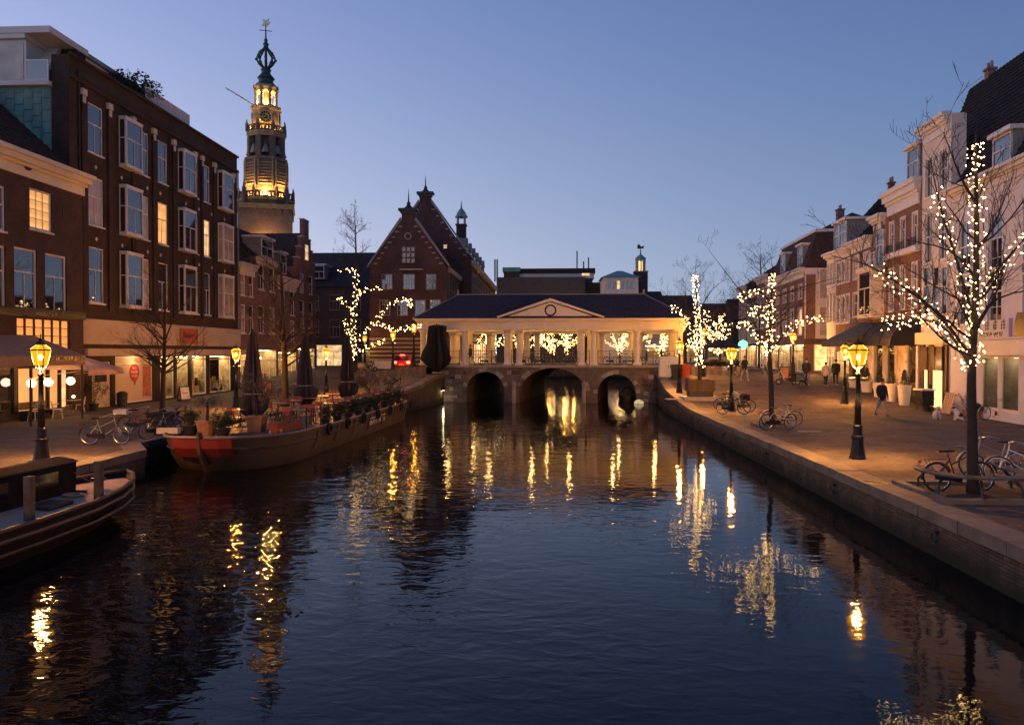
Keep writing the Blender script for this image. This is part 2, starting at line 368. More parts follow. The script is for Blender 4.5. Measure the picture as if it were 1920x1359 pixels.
# ---- quay walls: brick face + individual coping stones
def quay_wall(name, label, edge, side, gfun, copew=.62, seg=1.55, m=BRQ, ymin=-8):
    root = thing(name, label, 'quay wall', (edge[0][0], edge[0][1], 0)); ox, oy = edge[0]
    mb = MB(); mc = []
    for (x0, y0), (x1, y1) in zip(edge, edge[1:]):
        d = Vector((x1 - x0, y1 - y0)); ln = d.length; d.normalize(); nrm = Vector((d.y, -d.x)) * side
        k = max(1, int(round(ln / seg)))
        for i in range(k):
            a = Vector((x0, y0)) + d * (ln * i / k); b = Vector((x0, y0)) + d * (ln * (i + 1) / k)
            za, zb = gfun(a.x, a.y), gfun(b.x, b.y)
            ia, ib = a + nrm * .5, b + nrm * .5
            mb.add([(a.x - ox, a.y - oy, -2.2), (b.x - ox, b.y - oy, -2.2), (b.x - ox, b.y - oy, zb - .1), (a.x - ox, a.y - oy, za - .1),
                    (ia.x - ox, ia.y - oy, za - .1), (ib.x - ox, ib.y - oy, zb - .1)], [(0, 1, 2, 3), (3, 2, 5, 4)])
            if b.y < ymin: continue
            j = .012; e = d * j; t = rnd.uniform(-.008, .008); out = nrm * (-.05 + rnd.uniform(-.012, .012)); inn = nrm * (copew + rnd.uniform(-.02, .02))
            A, B = a + e, b - e; q = [A + out, B + out, B + inn, A + inn]; zz = [za, zb, zb, za]
            vs = [(p.x - ox, p.y - oy, z - .22) for p, z in zip(q, zz)] + [(p.x - ox, p.y - oy, z + .02 + t) for p, z in zip(q, zz)]
            c = MB(); c.add(vs, [(3, 2, 1, 0), (4, 5, 6, 7), (0, 1, 5, 4), (1, 2, 6, 5), (2, 3, 7, 6), (3, 0, 4, 7)]); mc.append(c)
    mb.build('brick_face', m, root)
    for c in mc: c.build('coping_stone', COPE, root)
    return root
quay_wall('quay_wall', 'long brick quay wall with stone coping below the shops and bicycles', RE, 1, gzR)
quay_wall('quay_wall', 'brick quay wall behind the terrace barge with stone coping', LE, -1, gzL, ymin=12)
for nm, e, s in (('quay_wall', LE2, -1), ('quay_wall', RE2, 1)):
    mb = MB(); P = e
    for (x0, y0), (x1, y1) in zip(P, P[1:]): mb.add([(x0, y0, -2), (x1, y1, -2), (x1, y1, 1.38), (x0, y0, 1.38), (x0 + s * .45, y0, 1.4), (x1 + s * .45, y1, 1.4)], [(0, 1, 2, 3), (3, 2, 5, 4)])
    tag(mb.build(nm, BRQ), ('brick canal wall beyond the bridge below the city hall' if s < 0 else 'brick canal wall beyond the bridge under the lit trees'), 'quay wall')
# ================================================================ bridge
BY = 62.0
ARCH = [(-5.3, 1.55, .05, 1.55), (.2, 2.75, -.3, 2.2), (5.35, 1.55, -.15, 1.55)]
def arch_z(x):
    for xc, r, zs, h in ARCH:
        t = (x - xc) / r
        if abs(t) < 1: return zs + h * math.sqrt(1 - t * t)
    return None
br = thing('stone_bridge', 'old stone bridge with three arches carrying a white colonnade', 'bridge', (0, BY, 0))
SK = 2.0 / 15; BD = 15.0
XA, XB = -9.0, 9.2
xs = sorted(set([XA, XB] + [xc + r * math.cos(R(a)) for xc, r, _, _ in ARCH for a in range(0, 181, 10)]))
mb = MB(); mb2 = MB()
for x0, x1 in zip(xs, xs[1:]):
    xm = (x0 + x1) / 2; inside = arch_z(xm) is not None
    za = (arch_z(x0) or ARCH[[i for i, a in enumerate(ARCH) if abs(xm - a[0]) < a[1]][0]][2]) if inside else -2.2
    zb = (arch_z(x1) or ARCH[[i for i, a in enumerate(ARCH) if abs(xm - a[0]) < a[1]][0]][2]) if inside else -2.2
    mb.quad((x0, 0, za), (x1, 0, zb), (x1, 0, 1.95), (x0, 0, 1.95))
    s = SK * BD; mb2.quad((x1 + s, BD, zb), (x0 + s, BD, za), (x0 + s, BD, 1.95), (x1 + s, BD, 1.95))
mb.build('wall', STONED, br); mb2.build('wall', STONED, br)
for xc, r, zs, h in ARCH:
    prof = [(xc - r, -2.2)] + [(xc - r * math.cos(R(a)), zs + h * math.sin(R(a))) for a in range(0, 181, 10)] + [(xc + r, -2.2)]
    v = MB()
    for (xa, za), (xb, zb) in zip(prof, prof[1:]): v.quad((xa, 0, za), (xa + SK * BD, BD, za), (xb + SK * BD, BD, zb), (xb, 0, zb))
    v.build('vault', brick('vault_brick_%d' % int(xc), (.14, .1, .07), (.1, .07, .05), (.12, .1, .08)), br)
    nv = 15 if r < 2 else 21
    for i in range(nv):     # voussoirs, each a stone of its own
        a0, a1 = math.pi * (i + .04) / nv, math.pi * (i + .96) / nv; q = []
        th = .34 + rnd.uniform(-.03, .05); pr = .05 + rnd.uniform(0, .04)
        pts = [(xc - r * math.cos(a0), zs + h * math.sin(a0)), (xc - r * math.cos(a1), zs + h * math.sin(a1)),
               (xc - (r + th) * math.cos(a1), zs + (h + th) * math.sin(a1)), (xc - (r + th) * math.cos(a0), zs + (h + th) * math.sin(a0))]
        MB().prism(pts, -pr, .02).build('voussoir', rnd.choice((STONE, STONED, COPE)), br)
def clear_of_arch(x0, x1, z0):
    return all(not (abs(x - a[0]) < a[1] + .42 and z0 < a[2] + (a[3] + .42) * math.sqrt(max(0, 1 - ((x - a[0]) / (a[1] + .42)) ** 2))) for a in ARCH for x in (x0, x1, (x0 + x1) / 2))
z = -.85
while z < 1.55:             # coursed spandrel and pier stones
    hh = rnd.choice((.26, .3, .34)); x = XA + .05
    while x < XB - .3:
        w = rnd.uniform(.35, .8)
        if clear_of_arch(x, x + w, z) and x + w < XB: MB().box(x, x + w - .03, -.025 - rnd.uniform(0, .035), .02, z, z + hh - .03).build('stone', rnd.choice((STONED, STONED, STONE, BRQ)), br)
        x += w
    z += hh
e = MB(); e.box(XA - 1.2, XB + 1.5, -.16, .3, 1.95, 2.14); e.build('string_course', STONE, br)
d = MB(); s = SK * BD
d.add([(XA - 1.2, .3, 2.1), (XB + 1.5, .3, 2.1), (XB + 1.5 + s, BD + .3, 2.1), (XA - 1.2 + s, BD + .3, 2.1), (-15.5, .3, 1.42), (16, .3, 1.37), (18, BD + .3, 1.37), (-13.5, BD + .3, 1.42)],
      [(0, 1, 2, 3), (4, 0, 3, 7), (1, 5, 6, 2)])
d.quad((-15.5, .3, 0), (XA - 1.2, .3, 0), (XA - 1.2, .3, 2.1), (-15.5, .3, 1.42)); d.quad((XB + 1.5, .3, 0), (16, .3, 0), (16, .3, 1.37), (XB + 1.5, .3, 2.1))
d.build('deck', PAVE2, br)
for px_ in (964, 1095):     # fender posts in front of the piers
    X = atY(px_, 700, BY - .5).x
    f = MB(); f.lathe([(.17, -2), (.17, .55), (.23, .6), (.23, .68), (.06, .8), (.09, .86), (0.01, .95)], 10); f.build('fender_post', STONE, br, loc=(X, -.6, 0))
# iron railing between columns
def railing(x0, x1, y, zb, h, parent, n, m=IRON):
    r = MB()
    for zz in (.12, h * .55, h): r.box(x0, x1, y - .018, y + .018, zb + zz - .018, zb + zz + .018)
    for i in range(n + 1):
        x = x0 + (x1 - x0) * i / n; r.box(x - .022, x + .022, y - .022, y + .022, zb, zb + h + .12)
    return r.build('railing', m, parent)
for a, b in ((-10.1, -7.5), (-6.7, -3.9), (-3.2, -2.95), (-2.2, 2.2), (2.95, 3.2), (3.9, 6.7), (7.5, 10.1)): railing(a, b, .75, 2.12, 1.15, br, max(1, int((b - a) / .8)))
for s_ in (-1, 1):          # sloping handrails of the bank steps
    r = MB(); pts = [(s_ * 9.6, .2, 3.1), (s_ * 10.6, -3.5, 2.4), (s_ * 11.0, -6.5, 1.6)]
    r.tube(pts, .035, 5)
    for p in pts: r.tube([p, (p[0], p[1], p[2] - 1.15)], .03, 5)
    if s_ < 0: r.build('handrail', IRON, br)
for X, Y in ((-8.75, -.9), (8.72, -1.6)):   # wall lights on the abutments
    w = MB(); w.lathe([(.16, 0), (.2, .06), (.2, .2), (.1, .3)], 10); w.build('wall_light', IRON, br, loc=(X * .985, Y, .12))
    e = MB(); e.lathe([(.12, -.012), (.12, -.002)], 10); e.build('lens', emit('wall_light_lens', (1, .85, .45), 12), br, loc=(X * .985, Y, .12))
    lamp('wall_light_lamp', (X * .985 , Y, .04), 14, (1, .82, .42), br, .06)
# ---- colonnades
COLW = mat('column_paint', (.72, .62, .46), .55, .07, 1.5)
ROOFB = mat('bridge_slate', (.05, .042, .05), .8, .3, 5, .3, 18, spec=.12)
def colonnade(label, oy, ox, front):
    root = thing('roofed_colonnade', label, 'pavilion', (ox, BY + oy, 2.1))
    prof = [(.33, 0), (.33, .12), (.27, .16), (.25, .3), (.23, 2.55), (.25, 2.62), (.25, 2.66), (.34, 2.74), (.34, 2.86)]
    cm = MB(); cm.box(-.34, .34, -.34, .34, 0, .1); cm.lathe(prof[1:], 16); cm.box(-.34, .34, -.34, .34, 2.8, 2.9)
    me = cm.mesh('column', COLW, False)
    for yy in (.9, 5.3):
        for x in (-10.55, -7.1, -3.56, -2.58, 2.58, 3.56, 7.1, 10.55): link('column', me, root, (x, yy, .02))
    for x in (-10.55, 10.55): link('column', me, root, (x, 3.1, .02))
    e = MB()                # entablature ring and coffered ceiling
    for y0, y1 in ((.55, 1.25), (4.95, 5.65)): e.box(-10.95, 10.95, y0, y1, 2.92, 3.4); e.box(-11.02, 11.02, y0 - .06, y1 + .06, 3.4, 3.62)
    for x0, x1 in ((-10.95, -10.25), (10.25, 10.95)): e.box(x0, x1, 1.253, 4.947, 2.92, 3.4)
    if front: e.box(-4.0, 4.0, .35, .548, 2.915, 3.63)
    e.build('entablature', COLW, root)
    c = MB(); c.box(-10.9, 10.9, 1.26, 4.94, 3.42, 3.5)
    for x in [-9 + 2.25 * i for i in range(9)]: c.box(x - .12, x + .12, 1.26, 4.94, 3.2, 3.417)
    c.build('ceiling', COLW, root)
    k = MB(); k.box(-11.1, 11.1, .12, 6.08, 3.63, 3.76); k.box(-11.25, 11.25, -.02, 6.22, 3.763, 3.84); k.build('cornice', COLW, root)
    A = [(-11.25, -.02, 3.85), (11.25, -.02, 3.85), (11.25, 6.22, 3.85), (-11.25, 6.22, 3.85)]; Rg = [(-7.9, 3.1, 6.0), (7.9, 3.1, 6.0)]
    r = MB(); r.add(A + Rg, [(0, 1, 5, 4), (1, 2, 5), (2, 3, 4, 5), (3, 0, 4)])
    # slate courses as fine steps
    n = 16
    for i in range(n):
        t0, t1 = i / n, (i + 1) / n
        def P(a, b, t): return tuple(a[j] + (b[j] - a[j]) * t for j in range(3))
        l0, r0, l1, r1 = P(A[0], Rg[0], t0), P(A[1], Rg[1], t0), P(A[0], Rg[0], t1), P(A[1], Rg[1], t1)
        up = Vector((0, -.57, .82)) * .03
        r.quad(tuple(Vector(l0) + up), tuple(Vector(r0) + up), tuple(Vector(r1) + up * .2), tuple(Vector(l1) + up * .2))
        r.quad(l0, r0, tuple(Vector(r0) + up), tuple(Vector(l0) + up))
    r.build('roof', ROOFB, root)
    rd = MB(); rd.box(-7.95, 7.95, 3.02, 3.18, 5.98, 6.06)
    for X, Y in ((-7.9, 3.1), (7.9, 3.1)): rd.box(X - .07, X + .07, Y - .07, Y + .07, 6.0, 6.4)
    for a, b in ((A[0], Rg[0]), (A[1], Rg[1])): rd.tube([a, b], .06, 5)
    rd.build('ridge_lead', LEAD, root)
    if front:
        p = MB(); p.prism([(-3.95, 3.86), (3.95, 3.86), (0, 5.18)], .2, .36); p.build('pediment', COLW, root)
        q = MB()
        for s in (-1, 1):
            q.add([(s * 4.35, .0, 3.845), (s * 4.35, .0, 4.0), (0, .0, 5.47), (0, .0, 5.25), (s * 4.35, 2.2, 3.845), (s * 4.35, 2.2, 4.0), (0, 2.4, 5.47), (0, 2.4, 5.25)],
                  [(0, 1, 2, 3), (1, 5, 6, 2), (0, 3, 7, 4), (0, 4, 5, 1)])
        q.build('raking_cornice', COLW, root)
        rr = MB()
        for s in (-1, 1): rr.quad((s * 4.4, -.02, 4.01), (0, -.02, 5.49), (0, 2.5, 5.49), (s * 4.4, 0.6, 4.01))
        rr.build('gable_roof', ROOFB, root)
        t = MB(); t.tube([(.42 * math.cos(R(a)), .17, 4.5 + .42 * math.sin(R(a))) for a in range(0, 360, 15)], .06, 6, close=True); t.build('round_ornament', BLACKP, root)
    for x in (-8.8, -5.3, -1.6, 1.6, 5.3, 8.8):
        h = MB(); h.lathe([(.09, 0), (.15, -.05), (.12, -.18)], 10); h.build('ceiling_light', emit('ceiling_lamp', (1, .6, .2), 18), root, loc=(x, 3.1, 3.41))
        lamp('ceiling_lamp', (x, 3.1, 3.1), 55, (1, .56, .17), root, .12)
    return root
colonnade('white columned roof with central pediment on the near side of the bridge', .0, 0, True)
colonnade('white columned roof on the far side of the bridge behind the pediment', 8.9, 1.3, False)
# ================================================================ facade frames
class Fac:
    """a facade plane: u runs to the right as seen from the street, z up; local y points into the building"""
    def __init__(s, x, y, deg): s.o = Vector((x, y, 0)); s.a = R(deg); s.u = Vector((math.cos(s.a), math.sin(s.a), 0)); s.n = Vector((-s.u.y, s.u.x, 0))
    def uz(s, px, py):
        d = ray(px, py); c = Vector((0, 0, CAMZ)); t = (s.o - c).dot(s.n) / d.dot(s.n); p = c + d * t
        return (p - s.o).dot(s.u), p.z
    def U(s, px): return s.uz(px, 660)[0]
    def Z(s, px, py): return s.uz(px, py)[1]
    def pt(s, u, d=0, z=0): p = s.o + s.u * u + s.n * d; return (p.x, p.y, z)
PANE = {}
def pane(parent, x0, x1, z0, z1, y, m, tilt=True):
    k = (round(x1 - x0, 2), round(z1 - z0, 2), m.name)
    if k not in PANE:
        w, h = (x1 - x0) / 2, (z1 - z0) / 2; PANE[k] = (MB().quad((-w, 0, -h), (w, 0, -h), (w, 0, h), (-w, 0, h)) if m is GL_S else MB().box(-w, w, 0, .012, -h, h)).mesh('pane', m)
    o = link('pane', PANE[k], parent, ((x0 + x1) / 2, y, (z0 + z1) / 2))
    if tilt: o.rotation_euler = (R(rnd.uniform(-.9, .9)), 0, R(rnd.uniform(-.9, .9)))
    return o
def window(root, x0, x1, z0, z1, cols=2, rail=.62, m=None, fm=None, y=.1, fw=.07, upcols=1, rows=1, sill=True, proud=False, name='window', arch=False):
    """sash window set in its reveal: frame, glazing bars, one pane per light, sill"""
    fm = fm or WHITE; m = m or GL_D; w = MB()
    if proud:
        w.box(x0 - .1, x0, -.03, .02, z0 - .02, z1 + .12); w.box(x1, x1 + .1, -.03, .02, z0 - .02, z1 + .12); w.box(x0, x1, -.03, .02, z1, z1 + .12)
    w.box(x0, x0 + fw, y - .05, y + .04, z0, z1); w.box(x1 - fw, x1, y - .05, y + .04, z0, z1)
    w.box(x0 + fw, x1 - fw, y - .05, y + .04, z0, z0 + fw); w.box(x0 + fw, x1 - fw, y - .05, y + .04, z1 - fw, z1)
    xa, xb, za, zb = x0 + fw, x1 - fw, z0 + fw, z1 - fw; zones = []
    if rail:
        zr = za + (zb - za) * rail; w.box(xa, xb, y - .04, y + .03, zr - .035, zr + .035); zones = [(za, zr - .035, cols, rows), (zr + .035, zb, upcols, 1)]
    else: zones = [(za, zb, cols, rows)]
    lights = []
    for a, b, c, r in zones:
        for i in range(1, c): xx = xa + (xb - xa) * i / c; w.box(xx - .018, xx + .018, y - .03, y + .02, a, b)
        for j in range(1, r): zz = a + (b - a) * j / r; w.box(xa, xb, y - .028, y + .018, zz - .015, zz + .015)
        for i in range(c):
            for j in range(r): lights.append((xa + (xb - xa) * i / c, xa + (xb - xa) * (i + 1) / c, a + (b - a) * j / r, a + (b - a) * (j + 1) / r))
    o = w.build(name, fm, root)
    for l in lights: pane(o, *l, y + .003, m)
    if sill: MB().box(x0 - .08, x1 + .08, -.07, y - .052, z0 - .09, z0 - .003).build('sill', fm, o)
    return o
def wall(root, w, z0, z1, depth, m, openings=(), rev=.14, name='wall', top=True, back=True):
    """front wall pierced by openings (with reveals), plus the sides, back and top of the block"""
    mb = MB(); X = sorted(set([0, w] + [v for o in openings for v in o[:2]])); Zs = sorted(set([z0, z1] + [v for o in openings for v in o[2:4]]))
    X = [x for x in X if 0 <= x <= w]; Zs = [z for z in Zs if z0 <= z <= z1]
    for xa, xb in zip(X, X[1:]):
        for za, zb in zip(Zs, Zs[1:]):
            xm, zm = (xa + xb) / 2, (za + zb) / 2
            if any(o[0] < xm < o[1] and o[2] < zm < o[3] for o in openings): continue
            mb.quad((xa, 0, za), (xb, 0, za), (xb, 0, zb), (xa, 0, zb))
    for x0, x1, a, b in [o[:4] for o in openings]:
        x0, x1, a, b = max(x0, 0), min(x1, w), max(a, z0), min(b, z1)
        mb.quad((x0, 0, a), (x0, rev, a), (x0, rev, b), (x0, 0, b)); mb.quad((x1, rev, a), (x1, 0, a), (x1, 0, b), (x1, rev, b))
        mb.quad((x0, 0, a), (x1, 0, a), (x1, rev, a), (x0, rev, a)); mb.quad((x0, rev, b), (x1, rev, b), (x1, 0, b), (x0, 0, b))
    D = depth
    mb.quad((0, D, z0), (0, 0, z0), (0, 0, z1), (0, D, z1)); mb.quad((w, 0, z0), (w, D, z0), (w, D, z1), (w, 0, z1))
    if back: mb.quad((w, D, z0), (0, D, z0), (0, D, z1), (w, D, z1))
    if top: mb.quad((0, 0, z1), (w, 0, z1), (w, D, z1), (0, D, z1))
    return mb.build(name, m, root)
def cornice(root, x0, x1, zt, h=.5, out=.35, m=None, name='cornice', returns=True):
    c = MB(); n = 4; x0 -= out * .5 * returns; x1 += out * .5 * returns
    for i, (f0, f1, o) in enumerate(((0, .42, .18), (.42, .55, .4), (.55, .8, .72), (.8, 1, 1))):
        c.box(x0 + (1 - o) * out * .5, x1 - (1 - o) * out * .5, -out * o, .02, zt - h + h * f0 + (.003 if i else 0), zt - h + h * f1)
    return c.build(name, m or WHITE, root)
def tiles(mb, a, b, c, d, nx, nz, amp=.045):
    """pantiled slope: a,b bottom left/right, c,d top right/left; wavy across, lapped upward"""
    a, b, c, d = map(Vector, (a, b, c, d)); nrm = (b - a).cross(d - a).normalized(); vs = []; fs = []; K = 3
    for j in range(nz):
        for e in (0, 1):
            t = (j + e) / nz; l = a + (d - a) * t; r = b + (c - b) * t; lift = amp * (1.0 if e == 0 else .05)
            for i in range(nx * K + 1):
                s = i / (nx * K); ph = (i % K); wv = (.0, .8, 1.0)[ph] * amp
                vs.append(l + (r - l) * s + nrm * (lift + wv))
    W = nx * K + 1
    for j in range(2 * nz - 1):
        for i in range(W - 1): fs.append((j * W + i, j * W + i + 1, (j + 1) * W + i + 1, (j + 1) * W + i))
    return mb.add(vs, fs)
def chimney(root, x, y, z, w=.9, d=.6, h=1.6, m=None):
    c = MB(); c.box(x - w / 2, x + w / 2, y - d / 2, y + d / 2, z - 1, z + h); c.box(x - w / 2 - .07, x + w / 2 + .07, y - d / 2 - .07, y + d / 2 + .07, z + h, z + h + .12)
    o = c.build('chimney', m or BRR, root)
    p = MB()
    for i in range(2): p.lathe([(.1, 0), (.08, .4)], 8, (x - .2 + .4 * i, y, z + h + .12))
    p.build('chimney_pot', mat('terracotta', (.3, .14, .08)), o); return o
def dormer(root, x0, x1, z0, z1, y0, y1, m=None, cheek=None, flat=True):
    d = MB(); d.box(x0, x1, y0 + .05, y1, z0, z1); o = d.build('dormer', cheek or LEAD, root)
    window(o, x0 + .05, x1 - .05, z0 + .08, z1 - .06, 2, .55, m or GL_D, y=y0, sill=False)
    t = MB(); t.box(x0 - .16, x1 + .16, y0 - .2, y1, z1 + .002, z1 + .2); t.build('dormer_roof', WHITE, o); return o
# ================================================================ left bank
FL = Fac(-25.6, 0, 90)
CLUT = [mat('goods_%d' % i, c, .5, .3, 9) for i, c in enumerate(((.5, .1, .06), (.6, .45, .2), (.35, .2, .1), (.7, .65, .55), (.15, .2, .12), (.55, .3, .08)))]
def shop(root, x0, x1, z0, z1, depth=2.6, bars=1, light=SHOPL, wallm=None, goods=8, transom=.0, fm=None, y=.06, strength=1, seed=0, lightn=1):
    """a lit shop: room behind the facade with ceiling light, shelves and goods, closed by a glazed frame"""
    rr = random.Random(seed + int(x0 * 97)); wm = wallm or INT
    i = MB(); y0 = y + .1
    i.quad((x0, depth, z0), (x1, depth, z0), (x1, depth, z1), (x0, depth, z1)); i.quad((x0, y0, z0), (x0, depth, z0), (x0, depth, z1), (x0, y0, z1))
    i.quad((x1, depth, z0), (x1, y0, z0), (x1, y0, z1), (x1, depth, z1)); i.quad((x0, y0, z0 + .01), (x1, y0, z0 + .01), (x1, depth, z0 + .01), (x0, depth, z0 + .01))
    i.quad((x0, depth, z1 - .003), (x1, depth, z1 - .003), (x1, y0, z1 - .003), (x0, y0, z1 - .003))
    o = i.build('shop_interior', wm, root)
    l = MB()
    for k in range(lightn):
        yy = y0 + .35 + k * (depth - .6) / max(1, lightn); l.box(x0 + .12, x1 - .12, yy, yy + .28, z1 - .08, z1 - .03)
    l.build('ceiling_light', light, o)
    for zz in (.75, 1.25, 1.75):
        s = MB(); s.box(x0 + .08, x1 - .08, depth - .4, depth - .02, z0 + zz - .03, z0 + zz); s.build('shelf', WOODL, o)
    for g in range(goods):
        a = rr.uniform(x0 + .12, x1 - .35); w = rr.uniform(.15, .4); h = rr.uniform(.18, .46); zz = rr.choice((.75, 1.25, 1.75)) + z0
        MB().box(a, a + w, depth - .38, depth - .38 + rr.uniform(.15, .3), zz + .002, zz + h).build('goods', rr.choice(CLUT), o)
    for g in range(goods // 2):     # things set out right behind the glass, and hanging lamps
        a = rr.uniform(x0 + .1, x1 - .4); w = rr.uniform(.15, .42); h = rr.uniform(.3, 1.25); MB().box(a, a + w, .32 + .05 * (g % 5), .5 + .05 * (g % 5), z0 + .012, z0 + h).build('window_display', rr.choice(CLUT + [DARKI, WHITE]), o)
    for g in range(max(1, int((x1 - x0) / 1.2))): xx = x0 + (x1 - x0) * (g + .5) / max(1, int((x1 - x0) / 1.2)); MB().ball((xx, 1.2, z1 - .75), .09, 8, 6).build('pendant_lamp', emit('pendant_glow', (1, .75, .4), 7), o)
    c = MB(); c.box(x0 + .15, x1 - .15, .95, 1.4, z0 + .012, z0 + .85); c.build('counter', rr.choice((WOODL, CLUT[0], WHITE)), o)
    f = MB(); fw = .06; fm = fm or WHITE
    f.box(x0, x0 + fw, y - .05, y + .05, z0, z1); f.box(x1 - fw, x1, y - .05, y + .05, z0, z1); f.box(x0 + fw, x1 - fw, y - .05, y + .05, z1 - fw, z1); f.box(x0 + fw, x1 - fw, y - .05, y + .05, z0, z0 + .12)
    for b in range(1, bars): xx = x0 + (x1 - x0) * b / bars; f.box(xx - .03, xx + .03, y - .04, y + .04, z0 + .12, z1 - fw)
    if transom: f.box(x0 + fw, x1 - fw, y - .045, y + .045, z0 + transom - .04, z0 + transom + .04)
    fo = f.build('shop_window', fm, root)
    for b in range(bars): pane(fo, x0 + (x1 - x0) * b / bars + .03, x0 + (x1 - x0) * (b + 1) / bars - .03, z0 + .12, z1 - fw, y, GL_S, False)
    return o
def awning(root, x0, x1, zt, out, drop, m, val=.28, name='awning', scallop=False):
    a = MB(); n = 6
    for i in range(n):
        xa, xb = x0 + (x1 - x0) * i / n, x0 + (x1 - x0) * (i + 1) / n
        a.quad((xa, -out, zt - drop), (xb, -out, zt - drop), (xb, 0, zt), (xa, 0, zt))
    a.quad((x0, -out, zt - drop - val), (x1, -out, zt - drop - val), (x1, -out, zt - drop), (x0, -out, zt - drop))
    a.quad((x0, -out, zt - drop), (x0, 0, zt), (x0, 0, zt - drop)); a.quad((x1, -out, zt - drop), (x1, 0, zt - drop), (x1, 0, zt))
    a.tube([(x0, -out, zt - drop - val), (x1, -out, zt - drop - val)], .03, 5)
    for x in (x0 + .15, x1 - .15): a.tube([(x, -.02, zt - drop - .3), (x, -out + .05, zt - drop - .03)], .02, 5)
    return a.build(name, m, root)
AWN = mat('peach_canvas', (.56, .36, .25), .85, .12, 3)
AWND = mat('taupe_canvas', (.34, .21, .12), .85, .15, 3)
def px_win(f, u0, pl, pr, yt, yb):
    pc = (pl + pr) / 2; return f.U(pl) - u0, f.U(pr) - u0, f.Z(pc, yb), f.Z(pc, yt)
# ---- cafe house
FC = Fac(-24.9, 0, 90)      # stands a little proud of its neighbour
u0, u1 = FC.U(-130), FL.U(133) - .004; w = u1 - u0
cafe = thing('brick_house', 'dark brick cafe house with peach cornice and orange lit shop glazing', 'house', FC.pt(u0), FC.a)
zc = FC.Z(80, 302); zb = FC.Z(80, 343)
wins = [px_win(FC, u0, 58, 100, 358, 433), px_win(FC, u0, -38, 12, 457, 580), px_win(FC, u0, 28, 71, 466, 580), px_win(FC, u0, 86, 126, 478, 586), px_win(FC, u0, -30, 12, 345, 430)]
gl = px_win(FC, u0, 32, 132, 599, 660); fr = [(FC.U(a) - u0, FC.U(b) - u0, .32, FC.Z(60, 688)) for a, b in ((-60, 26), (34, 60), (61, 90), (93, 112), (115, 128))]
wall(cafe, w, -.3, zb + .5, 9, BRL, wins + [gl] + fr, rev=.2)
window(cafe, *wins[0], 3, .0, GL_W, rows=4, fw=.1, y=.12); window(cafe, *wins[4], 2, .6, GL_D, fw=.1)
for k in wins[1:4]: window(cafe, *k, 2, .62, GL_D, fw=.1, y=.12)
x0, x1, a, b = gl
f = MB(); n = 6
for i in range(n + 1): xx = x0 + (x1 - x0) * i / n; f.box(xx - .035, xx + .035, .05, .14, a, b)
for j in range(5): zz = a + (b - a) * j / 4; f.box(x0, x1, .06, .13, zz - .02, zz + .02)
fo = f.build('transom_window', BLACKP, cafe)
for i in range(n):
    for j in range(4): pane(fo, x0 + (x1 - x0) * i / n, x0 + (x1 - x0) * (i + 1) / n, a + (b - a) * j / 4, a + (b - a) * (j + 1) / 4, .14, GL_O, False)
for (x0, x1, a, b), m in zip(fr, (GL_D, GL_P, GL_P, GL_P, GL_W2)): window(cafe, x0, x1, a, b, 1, 0, m, BLACKP, y=.1, sill=False, name='shop_window')
cornice(cafe, 0, w, zc, zc - zb, .6, CREAM)
v = MB(); v.lathe([(.24, 0), (.24, .03)], 16); o = v.build('oval_vent', BLACKP, cafe); o.rotation_euler = (R(90), 0, 0); o.scale = (1, .55, 1); o.location = (FC.U(50) - u0, -.13, (zc + zb) / 2 - .1)
r = MB(); tiles(r, (-.1, .25, zc + .03), (w + .1, .25, zc + .03), (w - .4, 5.2, zc + 4.6), (-.1, 5.2, zc + 4.6), 40, 16); r.quad((w - .4, 5.2, zc + 4.6), (w + .1, .25, zc), (w + .1, 9, zc))
r.build('roof', TILER, cafe)
lb = MB(); lb.box(.0, w, -.14, 0, gl[3] + .1, gl[3] + .42); lb.box(.0, w, -.2, 0, gl[3] + .423, gl[3] + .5); lb.build('sign_board', BLACKP, cafe)
text('HOORAY & T', .26, mat('gold_letter', (.3, .24, .16)), 'lettering', cafe, (w - 3.2, -.145, gl[3] + .17))
xs0, xs1 = FC.U(-130) - u0, FC.U(92) - u0
za = FC.Z(10, 628); aw = awning(cafe, 0, FC.U(66) - u0, za, 2.5, .95, AWND, .4)
text('HOORAY & TEA', .3, BLACKP, 'lettering', aw, (FC.U(0) - u0 + 1.2, -2.52, za - 1.2))
awning(cafe, FC.U(68) - u0, FC.U(128) - u0 + .6, FC.Z(120, 664), 2.6, .75, AWN, .25)
for xx in (.4, 2.4, FC.U(66) - u0 - .2):
    MB().tube([(xx, -2.45, 0), (xx, -2.45, za - 1.0)], .05, 6).build('awning_post', BLACKP, cafe)
# iron wall anchors
for pp, yy in ((20, 385), (120, 400)): MB().box(FC.U(pp) - u0 - .03, FC.U(pp) - u0 + .03, -.03, 0, FC.Z(pp, yy) - .3, FC.Z(pp, yy) + .3).build('wall_anchor', IRON, cafe)
lamp('awning_lamp', (FC.U(100) - u0, -1.0, 3.0), 55, (1, .5, .2), cafe, .15); lamp('awning_lamp', (FC.U(20) - u0, -1.2, 2.9), 55, (1, .5, .2), cafe, .15)
